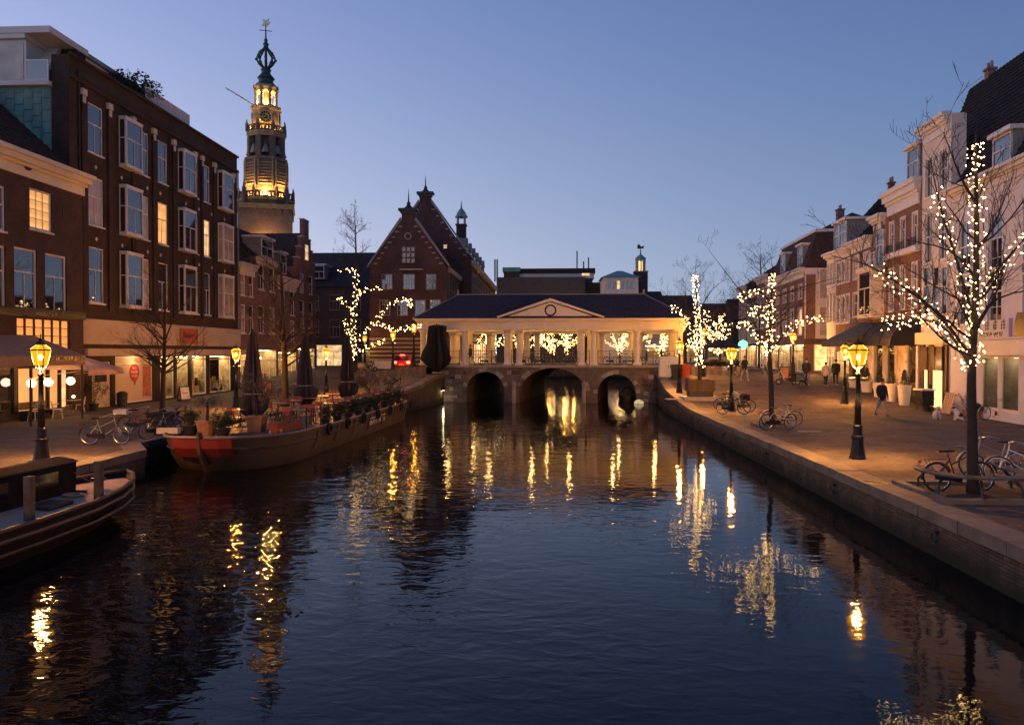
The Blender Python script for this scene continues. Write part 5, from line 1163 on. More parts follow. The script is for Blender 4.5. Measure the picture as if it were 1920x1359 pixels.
lantern(0, 0, 'street lantern in the street behind the red car', 0, at=Vector((atY(751, 690, 80).x, 80, 1.4)), scale=1.15, dim=.13)
lantern(0, 0, 'tall street lantern in front of the city hall gable', 0, at=Vector((atY(684, 690, 74).x, 74, 1.4)), dim=.13)
lantern(0, 0, 'tall street lantern at the left end of the colonnade', 0, at=Vector((atY(776, 690, 71).x, 71, 1.4)), scale=1.3, dim=.13)
lantern(0, 0, 'street lantern behind the folded black parasol on the bridge', 0, at=Vector((atY(829, 690, 72).x, 72, 2.1)), scale=1.05, dim=.13)
lantern(0, 0, 'street lantern past the white cabinet on the far right bank', 0, at=Vector((atY(1258, 690, 78).x, 78, 1.37)))
lantern(0, 0, 'street lantern behind the lit tree at the right bridge foot', 0, at=Vector((atY(1318, 690, 60).x, 60, 1.3)), scale=1.1)
FLN = ['near the city hall side door', 'past the wing of the city hall', 'before the brown far house', 'beside the pale plaster far house', 'at the water edge under the pediment', 'beside the tree behind the central railing', 'at the end of the canal view']
for i, (px_, Y) in enumerate(((917, 96), (927, 110), (946, 100), (967, 118), (1058, 122.5), (1076, 123), (1030, 128))):
    lantern(0, 0, 'street lantern beyond the bridge ' + FLN[i], 0, at=Vector((atY(px_, 660, Y).x, Y, 1.4)), dim=.25)
lantern(0, 0, 'added out of view street lantern lighting the near right quay', 5, at=Vector((10.4, 4.0, 0)))  # out of view, added to brighten the foreground paving on the right
lantern(0, 0, 'added out of view street lantern lighting the near cafe quay', 5, at=Vector((-15.2, 5.0, 0)))  # its counterpart on the left bank, likewise unseen and added for its light
# ================================================================ bare winter trees
def grow(mb, rr, p, d, L, r, lvl, maxl, out, up=.12, ends=None):
    """a limb and its side shoots; out collects the limb paths"""
    n = 4; pts = [Vector(p)]; rads = [r]; dd = Vector(d).normalized()
    for i in range(n):
        dd = (dd + Vector((rr.uniform(-1, 1), rr.uniform(-1, 1), rr.uniform(-.6, 1) + up * 2)) * .16).normalized()
        pts.append(pts[-1] + dd * (L / n)); rads.append(max(.004, r * (1 - .75 * (i + 1) / n)))
    mb.tube(pts, rads, 5 if lvl == 0 else (4 if lvl == 1 else 3), cap=False)
    out.append((lvl, pts, rads))
    if lvl < maxl:
        k = rr.randint(3, 5) if lvl == 0 else rr.randint(2, 4)
        for i in range(k):
            t = rr.uniform(.25, .97); j = min(n - 1, int(t * n)); q = pts[j].lerp(pts[j + 1], t * n - j); side = dd.orthogonal().normalized(); side.rotate(Matrix.Rotation(rr.uniform(0, 6.283), 3, dd))
            nd = (dd * rr.uniform(.5, .9) + side * rr.uniform(.5, .9) + Vector((0, 0, up))).normalized()
            grow(mb, rr, q, nd, L * rr.uniform(.38, .62), max(.005, rads[j] * .55), lvl + 1, maxl, out, up)
def smooth_path(pts, k=4):
    P_ = [Vector(p) for p in pts]; out = []
    for i in range(len(P_) - 1):
        p0, p1, p2, p3 = P_[max(i - 1, 0)], P_[i], P_[i + 1], P_[min(i + 2, len(P_) - 1)]
        for j in range(k):
            t = j / k; out.append(.5 * ((2 * p1) + (p2 - p0) * t + (2 * p0 - 5 * p1 + 4 * p2 - p3) * t * t + (3 * p1 - p0 - 3 * p2 + p3) * t ** 3))
    return out + [P_[-1]]
def tree(label, base, trunk, tr, limbs, seed, nextra=10, Lx=2.2, z0=None, maxl=2, group='bare winter trees along the quays', top_r=.02, lscale=.6):
    """trunk and limbs are world paths; extra shoots fill the crown"""
    rr = random.Random(seed); base = Vector(base); root = thing('bare_tree', label, 'tree', base, 0, group)
    tp_ = [Vector(p) - base for p in smooth_path(trunk)]; n = len(tp_)
    t = MB(); rad = [tr * (1.35 if i == 0 else 1) * (1 - i / (n - 1)) ** .8 + top_r for i in range(n)]; t.tube(tp_, rad, 10); t.build('trunk', BARK, root, True)
    c = MB(); paths = []
    for lb in limbs:
        lp = [Vector(p) - base for p in smooth_path(lb, 3)]; m = len(lp); lr = [max(.008, tr * .36 * (1 - .85 * i / (m - 1))) for i in range(m)]
        c.tube(lp, lr, 5, cap=False); paths.append((0, lp, lr))
        for i in range(2, m, 2):
            for _ in range(2):
                d = (lp[i] - lp[i - 1]).normalized(); s = Vector((rr.uniform(-1, 1), rr.uniform(-1, 1), rr.uniform(-.5, 1))); grow(c, rr, lp[i], d * .8 + s * .7, Lx * rr.uniform(.25, .5), lr[i] * .55, 1, maxl, [], .1)
    for i in range(nextra):
        f = rr.uniform(.38, .95) if z0 is None else rr.uniform(z0, .97); j = min(n - 2, int(f * (n - 1))); q = tp_[j].lerp(tp_[j + 1], f * (n - 1) - j); a = rr.uniform(0, 6.283)
        d = Vector((math.cos(a), math.sin(a), rr.uniform(.35, .9))); L = Lx * (1.15 - .75 * f) * rr.uniform(.8, 1.2); pl = []
        grow(c, rr, q, d, L, max(.012, rad[j] * .42), 0, maxl, pl); paths += [p for p in pl if p[0] == 0]
    grow(c, rr, tp_[-1], Vector((0, 0, 1)), Lx * .3, top_r, 0, maxl, [])
    co = c.build('crown', BARK, root)
    return root, tp_, rad, paths
def fairy(label, base, paths, per_m, br_, seed, spread=.07, group='warm fairy lights on trees'):
    """a string of small warm bulbs wound round trunk and limbs: cable and bulbs"""
    rr = random.Random(seed); root = thing('fairy_lights', label, 'fairy lights', base, 0, group); b = MB(); cb = MB()
    for lp, lr in paths:
        ln = sum((lp[i + 1] - lp[i]).length for i in range(len(lp) - 1)); n = int(ln * per_m); a = rr.uniform(0, 6); prev = None; cab = []
        for k in range(n):
            t = min(.999, max(0, (k + rr.uniform(-1.2, 2.0)) / n)) * (len(lp) - 1); i = min(int(t), len(lp) - 2); p = lp[i].lerp(lp[i + 1], t - i); d = (lp[i + 1] - lp[i]).normalized(); u = d.orthogonal().normalized(); v = d.cross(u); a += 1.1 + rr.uniform(-.5, .5)
            r_ = lr[i] + spread * rr.uniform(.3, 1.3); q = p + (u * math.cos(a) + v * math.sin(a)) * r_ + Vector((0, 0, -.03 * rr.random())); b.octa(q, br_ * rr.choice((.55, .75, .9, 1, 1.1, 1.35))); cab.append(q)
        if len(cab) > 2: cb.tube(cab, .004, 3, cap=False)
    cb.build('cable', BLACKP, root); tag(b.build('bulbs', BULB, root), kind='stuff'); return root
def pxp(pts, Y, dy=0): return [atY(x, y, Y + dy * i / max(1, len(pts) - 1)) for i, (x, y) in enumerate(pts)]
# near lit tree on the right quay
b0 = G(1825, 926); Y0 = b0.y
tk = [b0, atY(1822, 800, Y0), atY(1822, 690, Y0), atY(1829, 560, Y0), atY(1831, 400, Y0), atY(1828, 268, Y0)]
LB = {'A': (pxp([(1826, 600), (1797, 500), (1772, 420), (1755, 352), (1745, 300)], Y0, -1.2), 4), 'B': (pxp([(1820, 690), (1778, 622), (1735, 600), (1690, 600), (1638, 607)], Y0, 1.5), 5), 'C': (pxp([(1815, 660), (1762, 592), (1715, 553), (1670, 522), (1622, 495), (1560, 480)], Y0, -1.0), 5), 'D': (pxp([(1832, 565), (1866, 512), (1918, 452), (1960, 420)], Y0, 1.0), 4),
      'E': (pxp([(1828, 470), (1860, 430), (1900, 330)], Y0, 1.4), 0), 'F': (pxp([(1828, 520), (1780, 470), (1700, 450)], Y0, 1.6), 0), 'G': (pxp([(1824, 620), (1870, 560), (1960, 540)], Y0, -1.5), 0), 'H': (pxp([(1829, 380), (1800, 330), (1770, 250)], Y0, -1), 0)}
rt, tp_, rad, pa = tree('large bare tree wound with fairy lights beside the curved tree bench', b0, tk, .105, [v[0] for v in LB.values()], 11, 13, 2.5, .42, 3)
sel = [([p for p in tp_ if p.z > 2.6], rad[-len([p for p in tp_ if p.z > 2.6]):])]
base = Vector(b0)
for k in 'ABCD':
    lp = [Vector(p) - base for p in smooth_path(LB[k][0], 3)]; m = int(len(lp) * (.8 if k in 'AC' else .95)); sel.append((lp[:m], [.05] * m))
fairy('dense warm fairy lights wound up the large tree by the bench', b0, sel + sel[:1] + [sel[2]], 20, .015, 3, .12)
# second lit tree on the right quay
b1 = G(1447, 800); Y1_ = b1.y
tk = [b1, atY(1446, 730, Y1_), atY(1443, 665, Y1_), atY(1444, 590, Y1_), atY(1449, 510, Y1_)]
lb = [pxp(q, Y1_, dy) for q, dy in (([(1443, 665), (1420, 632), (1398, 605)], -1), ([(1398, 605), (1370, 612), (1328, 612)], -.5), ([(1446, 660), (1480, 615), (1510, 602), (1542, 597)], 1), ([(1444, 612), (1425, 592), (1412, 588)], .6), ([(1445, 565), (1420, 545), (1396, 551), (1386, 562)], -.6), ([(1444, 600), (1420, 575), (1404, 590)], -.8), ([(1446, 560), (1500, 540), (1570, 520)], .5), ([(1444, 600), (1400, 560), (1330, 470)], .8))]
rt, tp_, rad, pa = tree('bare lit tree with two bicycles chained to its trunk', b1, tk, .11, lb, 12, 14, 2.4, .5, 3)
sel = [([p for p in tp_ if p.z > 2.9], rad[-len([p for p in tp_ if p.z > 2.9]):])] + [([Vector(p) - b1 for p in smooth_path(q, 3)], [.04] * 40) for q in lb[:6]]
fairy('warm fairy lights on the slender tree above the chained bicycles', b1, sel + sel[:1], 14, .02, 4, .1)
# third, at the bridge foot
b2 = GG(1312, 748); Y2_ = b2.y
tk = [b2, atY(1312, 700, Y2_), atY(1310, 650, Y2_), atY(1308, 590, Y2_), atY(1303, 515, Y2_)]
lb = [pxp(q, Y2_, dy) for q, dy in (([(1310, 645), (1290, 612), (1277, 585), (1257, 578)], -1), ([(1312, 625), (1326, 600), (1324, 580)], 1), ([(1311, 650), (1330, 625), (1340, 632)], -.5), ([(1309, 660), (1296, 640), (1290, 642)], .8), ([(1308, 600), (1270, 570), (1240, 545)], 1), ([(1308, 590), (1330, 550), (1350, 530)], 1))]
rt, tp_, rad, pa = tree('bare lit tree in a wooden planter at the right bridge foot', b2, tk, .12, lb, 13, 14, 2.8, .45, 3)
sel = [([p for p in tp_ if p.z > 1.7], rad[-len([p for p in tp_ if p.z > 1.7]):])] + [([Vector(p) - b2 for p in smooth_path(q, 3)], [.04] * 40) for q in lb[:4]]
fairy('warm fairy lights on the planter tree at the bridge foot', b2, sel + sel[:1], 15, .024, 5, .16)
# left quay lit tree in front of the city hall
Yl = 57.0; b3 = atY(658, 700, Yl); b3.z = gz(b3.x, b3.y)
tk = [b3, atY(660, 660, Yl), atY(664, 600, Yl), atY(668, 520, Yl), atY(667, 455, Yl), atY(665, 400, Yl)]
lb = [pxp(q, Yl, dy) for q, dy in (([(665, 590), (650, 572), (635, 558)], .5), ([(668, 512), (655, 506), (634, 507)], -.5), ([(668, 560), (685, 543), (716, 541)], .8), ([(662, 650), (700, 606), (740, 618), (790, 610)], -2), ([(706, 600), (735, 568), (768, 562), (768, 575)], -1.5), ([(660, 662), (690, 650), (722, 638)], -1.2), ([(662, 640), (650, 618), (648, 600)], .5))]
rt, tp_, rad, pa = tree('slender bare tree with arching strings of lights before the city hall', b3, tk, .13, lb, 14, 22, 2.4, .55, 3)
sel = [([p for p in tp_ if 1.3 < p.z < 9.2], [.1] * 40)] + [([Vector(p) - b3 for p in smooth_path(q, 3)], [.05] * 40) for q in lb]
fairy('arching fairy lights on the tree before the city hall', b3, sel, 11, .026, 6, .12)
# unlit trees on the left quay
b4 = GG(305, 772); Y4 = b4.y
tk = [b4, atY(306, 720, Y4), atY(308, 660, Y4), atY(309, 600, Y4), atY(310, 500, Y4)]
tree('small bare tree in front of the bakery window', b4, tk, .14, [pxp(q, Y4, d) for q, d in (([(307, 700), (280, 665), (240, 640)], 1), ([(308, 690), (350, 655), (395, 600)], -1), ([(308, 670), (340, 660), (400, 650)], 1), ([(308, 650), (270, 610), (235, 605)], -1), ([(309, 640), (330, 590), (360, 560)], .5), ([(309, 620), (290, 580), (275, 545)], 1))], 15, 22, 2.5, .3, 3)
b5 = GG(535, 762); Y5 = b5.y
tk = [b5, atY(535, 720, Y5), atY(533, 660, Y5), atY(530, 600, Y5), atY(528, 520, Y5), atY(525, 490, Y5)]
tree('broad bare tree between the folded parasols', b5, tk, .2, [pxp(q, Y5, d) for q, d in (([(533, 660), (500, 615), (450, 570)], 1), ([(532, 640), (560, 600), (600, 575)], -1), ([(530, 600), (505, 550), (480, 500)], 1), ([(530, 600), (555, 550), (580, 505)], -1), ([(533, 690), (570, 665), (600, 655)], .5), ([(531, 620), (500, 600), (440, 600)], -1.5), ([(530, 640), (575, 620), (625, 610)], 1.5))], 16, 22, 3.0, .35, 3)
FARL = ['lit bare tree beside the long city hall wing', 'lit bare tree behind the paired left columns', 'lit bare tree under the left end of the pediment', 'lit bare tree on the canal bank under the pediment', 'lit bare tree before the ochre far house', 'lit bare tree behind the central railing', 'wide lit tree behind the right bay of the colonnade', 'lit tree behind the end bay near the white cabinet', 'lit tree standing before the low brown far house', 'lit bare tree past the flower stall on the far bank']
# lit trees beyond the bridge, glimpsed through the colonnade
for i, (px_, Y, h) in enumerate(((880, 92, 6.0), (925, 93, 6.5), (975, 123, 8), (1008, 125, 8.5), (1036, 123, 8.5), (1062, 126, 8), (1162, 123, 8.5), (1240, 92, 6.5), (1190, 126, 8), (1350, 95, 6))):
    X = atY(px_, 660, Y).x; bb = Vector((X, Y, 1.35)); rr = random.Random(100 + i)
    tk = [bb, bb + Vector((0, 0, 2)), bb + Vector((.1, 0, 4)), bb + Vector((0, .1, h))]
    rt, tp_, rad, pa = tree((FARL[i]), bb, tk, .15, [], 20 + i, 11, 4.6 + (1.2 if Y > 120 else 0), .25, 2, 'lit trees beyond the bridge')
    fairy(('glittering fairy lights on the ' + FARL[i].replace('lit bare ', '')), bb, [([p for p in tp_ if p.z > 1.2], rad)] + [(p[1][:-1], p[2]) for p in pa], 9, .032, 40 + i, .14, 'fairy lights beyond the bridge')
# bare crowns over the right end of the bridge roof
for i, (px_, Y, h, lab) in enumerate(((1285, 84, 8.5, 'dark bare tree behind the right end of the bridge roof'), (1425, 88, 13, 'tall bare tree rising beside the far terrace'), (1375, 100, 9, 'bare tree beyond the far houses on the right'))):
    bb = Vector((atY(px_, 660, Y).x, Y, 1.35)); tree(lab, bb, [bb, bb + Vector((0, 0, h * .35)), bb + Vector((.1, 0, h * .7)), bb + Vector((0, .1, h))], .2, [], 60 + i, 16, 4.5, .3, 3)
# ================================================================ bicycles
def wheel_mesh():
    t = MB(); t.tube([(.325 * math.cos(R(a)), 0, .325 * math.sin(R(a))) for a in range(0, 360, 15)], .02, 6, close=True); tyre = t.mesh('tyre', mat('rubber', (.012, .012, .012), .7))
    r = MB(); r.tube([(.3 * math.cos(R(a)), 0, .3 * math.sin(R(a))) for a in range(0, 360, 15)], .011, 5, close=True); rim = r.mesh('rim', mat('steel_rim', (.5, .5, .5), .25, .1, metal=.9))
    s = MB()
    for i in range(14): a = R(i * 360 / 14); s.tube([(.02 * math.cos(a + 1.2), .02 * (-1) ** i, .02 * math.sin(a + 1.2)), (.3 * math.cos(a), 0, .3 * math.sin(a))], .0022, 3, cap=False)
    s.tube([(0, -.05, 0), (0, .05, 0)], .018, 6); sp = s.mesh('spokes', mat('steel_rim', (.5, .5, .5)))
    return tyre, rim, sp
TYRE, RIM, SPK = wheel_mesh()
BFR = {}
def bike(label, loc, rz, col='black', lean=4, basket=False, rack=True, group='parked city bicycles', crate=False, steer=12, sc_=1.0):
    fm = {'black': mat('bike_black', (.02, .02, .022), .35), 'white': mat('bike_white', (.6, .58, .55), .35), 'grey': mat('bike_grey', (.25, .25, .26), .35, metal=.4), 'green': mat('bike_green', (.03, .06, .05), .35)}[col]
    root = thing('bicycle', label, 'bicycle', loc, R(rz), group); root.rotation_euler = (R(lean), 0, R(rz)); root.scale = (sc_,) * 3
    for nm, x, st in (('rear_wheel', -.52, 0), ('front_wheel', .56, steer)):
        w = link(nm, TYRE, root, (x, 0, .345), (0, 0, R(st))); link('rim', RIM, w); link('spokes', SPK, w)
    k = col
    if k not in BFR:
        f = MB(); bb = (-.08, 0, .3); hd = (.36, 0, .86); hb = (.42, 0, .62); st = (-.22, 0, .82)
        for a, b in ((bb, st), (bb, hb), ((-.17, 0, .62), hd), (hd, hb), (bb, (-.52, .05, .345)), (bb, (-.52, -.05, .345)), ((-.2, 0, .74), (-.52, .05, .345)), ((-.2, 0, .74), (-.52, -.05, .345)), (hb, (.5, .05, .55)), (hb, (.5, -.05, .55)), ((.5, .05, .55), (.56, .05, .345)), ((.5, -.05, .55), (.56, -.05, .345)), (hd, (.34, 0, .98)), (st, (-.24, 0, .9))): f.tube([a, b], .016, 6)
        g = MB()
        for cx, a0, a1 in ((-.52, 20, 190), (.56, 10, 150)):
            P_ = [(cx + .365 * math.cos(R(a)), .345 + .365 * math.sin(R(a))) for a in range(a0, a1 + 1, 17)]
            for (xa, za), (xb, zb) in zip(P_, P_[1:]): g.add([(xa, -.028, za), (xa, .028, za), (xb, .028, zb), (xb, -.028, zb)], [(0, 1, 2, 3)])
        h = MB(); h.tube([(.1, .3, 1.02), (.26, .26, 1.06), (.34, .08, 1.02), (.34, -.08, 1.02), (.26, -.26, 1.06), (.1, -.3, 1.02)], .013, 6); h.tube([(.1, .3, 1.02), (.0, .3, 1.0)], .019, 6); h.tube([(.1, -.3, 1.02), (.0, -.3, 1.0)], .019, 6)
        s = MB(); s.add([(-.38, -.1, .95), (-.38, .1, .95), (-.22, .075, .95), (-.05, .02, .94), (-.05, -.02, .94), (-.22, -.075, .95), (-.37, -.08, .9), (-.37, .08, .9), (-.07, 0, .91)], [(0, 5, 4, 3, 2, 1), (0, 1, 7, 6), (1, 2, 8, 7), (2, 3, 8), (3, 4, 8), (4, 5, 8), (5, 0, 6, 8), (6, 7, 8)])
        c = MB(); c.add([(-.6, -.07, .3), (-.6, -.07, .4), (.02, -.07, .42), (.06, -.07, .3), (.0, -.07, .22), (-.56, -.07, .29), (-.6, -.05, .3), (-.6, -.05, .4), (.02, -.05, .42), (.06, -.05, .3), (.0, -.05, .22)], [(0, 1, 2, 3, 4, 5), (6, 10, 9, 8, 7), (1, 7, 8, 2), (2, 8, 9, 3)])
        p = MB(); p.tube([(-.08, -.09, .3), (.05, -.09, .17)], .012, 5); p.tube([(-.08, .09, .3), (-.21, .09, .43)], .012, 5); p.box(0, .1, -.2, -.1, .155, .18); p.box(-.26, -.16, .1, .2, .42, .445); p.tube([(-.08, -.1, .3), (-.08, .1, .3)], .02, 6)
        r = MB()
        for y in (-.07, .07): r.tube([(-.86, y, .74), (-.3, y, .74)], .009, 4); r.tube([(-.75, y, .74), (-.54, y, .36)], .007, 4)
        for x in (-.86, -.66, -.46): r.tube([(x, -.07, .74), (x, .07, .74)], .009, 4)
        l = MB(); l.box(-.92, -.88, -.04, .04, .66, .72)
        BFR[k] = [('frame', f.mesh('frame', fm)), ('mudguard', g.mesh('mudguard', fm)), ('handlebar', h.mesh('handlebar', mat('handle_steel', (.3, .3, .3), .3, metal=.6))), ('saddle', s.mesh('saddle', mat('saddle_black', (.015, .014, .013), .5))), ('chain_guard', c.mesh('chain_guard', BLACKP)), ('pedals', p.mesh('pedals', IRON)), ('rack', r.mesh('rack', IRON)), ('reflector', l.mesh('reflector', RED))]
    for nm, me in BFR[k]:
        if nm == 'rack' and not rack: continue
        link(nm, me, root)
    if basket or crate:
        b = MB(); m = WOODL if crate else BLACKP; x0, x1, z0, z1 = .42, .78, .78, 1.04
        b.box(x0, x1, -.22, .22, z0, z0 + .02)
        for z in ([.82, .9, .98] if crate else [.8, .85, .9, .95, 1.0]): b.box(x0, x0 + .012, -.22, .22, z, z + .04); b.box(x1 - .012, x1, -.22, .22, z, z + .04); b.box(x0, x1, -.22, -.208, z, z + .04); b.box(x0, x1, .208, .22, z, z + .04)
        b.build('crate' if crate else 'basket', m, root)
    return root
def bk(px_, py_, rz, label, **k): return bike(label, GG(px_, py_), rz, **k)
bk(1800, 922, 6, 'black bicycle parked against the curved tree bench', col='black', lean=-7)
bk(1868, 897, 172, 'dark bicycle standing behind the curved tree bench', col='grey', lean=6)
bk(1925, 912, 158, 'white bicycle parked next to the curved tree bench', col='white', lean=5, steer=-20)
bk(1458, 806, 14, 'dark bicycle chained to the lit tree with pannier', col='grey', lean=6)
bk(1466, 799, 176, 'white framed bicycle on the far side of the lit tree', col='white', lean=-5)
bk(1374, 777, 4, 'black bicycle with wire basket against the street lantern', col='black', lean=5, basket=True, steer=-25)
bk(1386, 773, 178, 'black bicycle behind another at the street lantern', col='black', lean=-6)
bk(1366, 769, 8, 'dark green bicycle wedged behind the street lantern', col='green', lean=5)
bk(1868, 788, 186, 'grey bicycle parked at the shop with lettered sign', col='grey', lean=-4, crate=False)
bk(197, 834, 4, 'slim bicycle standing alone on the cafe quay', col='grey', lean=4, steer=-8)
bk(300, 822, 60, 'black bicycle among the cluster near the barge bow', col='black', lean=5)
bk(318, 815, 72, 'dark bicycle squeezed in the cluster near the small tree', col='grey', lean=-6)
bk(335, 806, 80, 'green bicycle at the end of the cluster near the palm', col='green', lean=5)
bk(408, 738, -6, 'bicycle with pale bags parked at the bakery window', col='white', lean=4)
bk(436, 733, 172, 'black bicycle parked at the far bakery window', col='black', lean=-4)
bk(545, 748, 5, 'black bicycle behind the broad tree between the parasols', col='black', lean=5)
bk(668, 703, 0, 'bicycle with a shining wheel near the city hall street', col='black', lean=3)
for i, (px_, rz, c) in enumerate(((985, 5, 'black'), (1003, 175, 'black'), (1022, 2, 'grey'), (1044, 178, 'black'), (1066, 4, 'grey'), (1150, 2, 'black'), (1168, 176, 'grey'), (1192, 3, 'black'), (915, 2, 'grey'), (1250, 175, 'black'))):
    bike(['black bicycle by the left pair of bridge columns', 'dark bicycle at the bridge railing under the pediment', 'grey bicycle at mid railing under the pediment', 'black bicycle in the bridge row right of middle', 'grey bicycle at the end of the central railing', 'black bicycle in the right bay railing', 'grey bicycle in the right bay railing', 'black bicycle by the last right column', 'grey bicycle in the left bay of the bridge', 'dark bicycle in the end bay near the cabinet'][i], Vector((atY(px_, 660, 63.5).x, 63.5 + .25 * (i % 2), 2.12)), rz, c, 4, group='bicycles along the bridge railing')
# cargo bicycle with black box and white lid
def cargo(label, loc, rz):
    root = bike(label, loc, rz, 'black', 2, group='parked city bicycles', rack=True)
    b = MB(); b.add([(.5, -.32, .35), (1.35, -.26, .35), (1.35, .26, .35), (.5, .32, .35), (.4, -.38, .85), (1.45, -.32, .85), (1.45, .32, .85), (.4, .38, .85)], [(0, 3, 2, 1), (4, 5, 6, 7), (0, 1, 5, 4), (1, 2, 6, 5), (2, 3, 7, 6), (3, 0, 4, 7)]); b.build('cargo_box', BLACKP, root)
    MB().box(-.9, -.4, -.25, .25, .78, .95).build('white_crate', mat('white_plastic', (.62, .55, .42)), root)
    return root
cargo('black cargo bicycle with white rear crate on the cafe quay', GG(262, 812), 6)
# scooters
def scooter(label, loc, rz):
    root = thing('motor_scooter', label, 'scooter', loc, R(rz), 'parked motor scooters')
    for nm, x in (('rear_wheel', -.62), ('front_wheel', .66)):
        t = MB(); t.tube([(.17 * math.cos(R(a)), 0, .17 * math.sin(R(a))) for a in range(0, 360, 24)], .055, 6, close=True); w = t.build(nm, mat('rubber', (.012,) * 3), root, loc=(x, 0, .225)); MB().lathe([(.13, -.03), (.13, .03)], 10).build('hub', LEAD, w).rotation_euler = (R(90), 0, 0)
    b = MB(); b.prism([(-.95, .45), (-.85, .3), (-.4, .28), (-.3, .22), (.35, .22), (.42, .3), (.55, .85), (.47, .95), (.36, .6), (.25, .32), (-.15, .32), (-.2, .68), (-.9, .7)], -.17, .17); b.build('body', mat('scooter_paint', (.03, .03, .035), .2, spec=.6), root)
    MB().prism([(-.95, .7), (-.2, .69), (-.18, .76), (-.55, .84), (-.95, .82)], -.15, .15).build('seat', BLACKP, root)
    h = MB(); h.tube([(.66, 0, .3), (.5, 0, 1.0)], .03, 6); h.tube([(.44, -.34, 1.05), (.5, 0, 1.02), (.44, .34, 1.05)], .02, 6); h.build('handlebar', IRON, root)
    MB().add([(.6, -.2, .95), (.6, .2, .95), (.45, .17, 1.45), (.45, -.17, 1.45)], [(0, 1, 2, 3)]).build('windscreen', GL_D, root); MB().ball((.62, 0, .88), .07, 8, 6).build('headlight', LEAD, root); MB().box(-1.0, -.95, -.08, .08, .55, .65).build('tail_light', RED, root); return root
scooter('dark motor scooter with windscreen near the glowing corner shop', GG(1478, 722), 150); scooter('black motor scooter parked beside the street lantern by the corner shop', GG(1500, 722), 30)
# ================================================================ people and dogs (one skinned body each)
def skin_body(name, verts, edges, rad, mats, assign, parent, loc=(0, 0, 0), sub=1):
    me = bpy.data.meshes.new(name); me.from_pydata(verts, edges, []); o = bpy.data.objects.new(name, me); COL.objects.link(o)
    s = o.modifiers.new('s', 'SKIN'); d = me.skin_vertices[0].data
    for i, r in enumerate(rad): d[i].radius = r if hasattr(r, '__len__') else (r, r); d[i].use_root = (i == 0)
    m = o.modifiers.new('u', 'SUBSURF'); m.levels = m.render_levels = sub
    dg = bpy.context.evaluated_depsgraph_get(); me2 = bpy.data.meshes.new_from_object(o.evaluated_get(dg)); bpy.data.objects.remove(o)
    me2.name = name; me2.materials.clear()
    for m_ in mats: me2.materials.append(m_)
    for p in me2.polygons: p.material_index = assign(p.center); p.use_smooth = True
    return link(name, me2, parent, loc)
SKINM = mat('skin', (.42, .26, .19), .55, .1); SHOE = mat('shoe_white', (.5, .48, .45), .6); SHOED = mat('shoe_dark', (.03, .025, .02), .6)
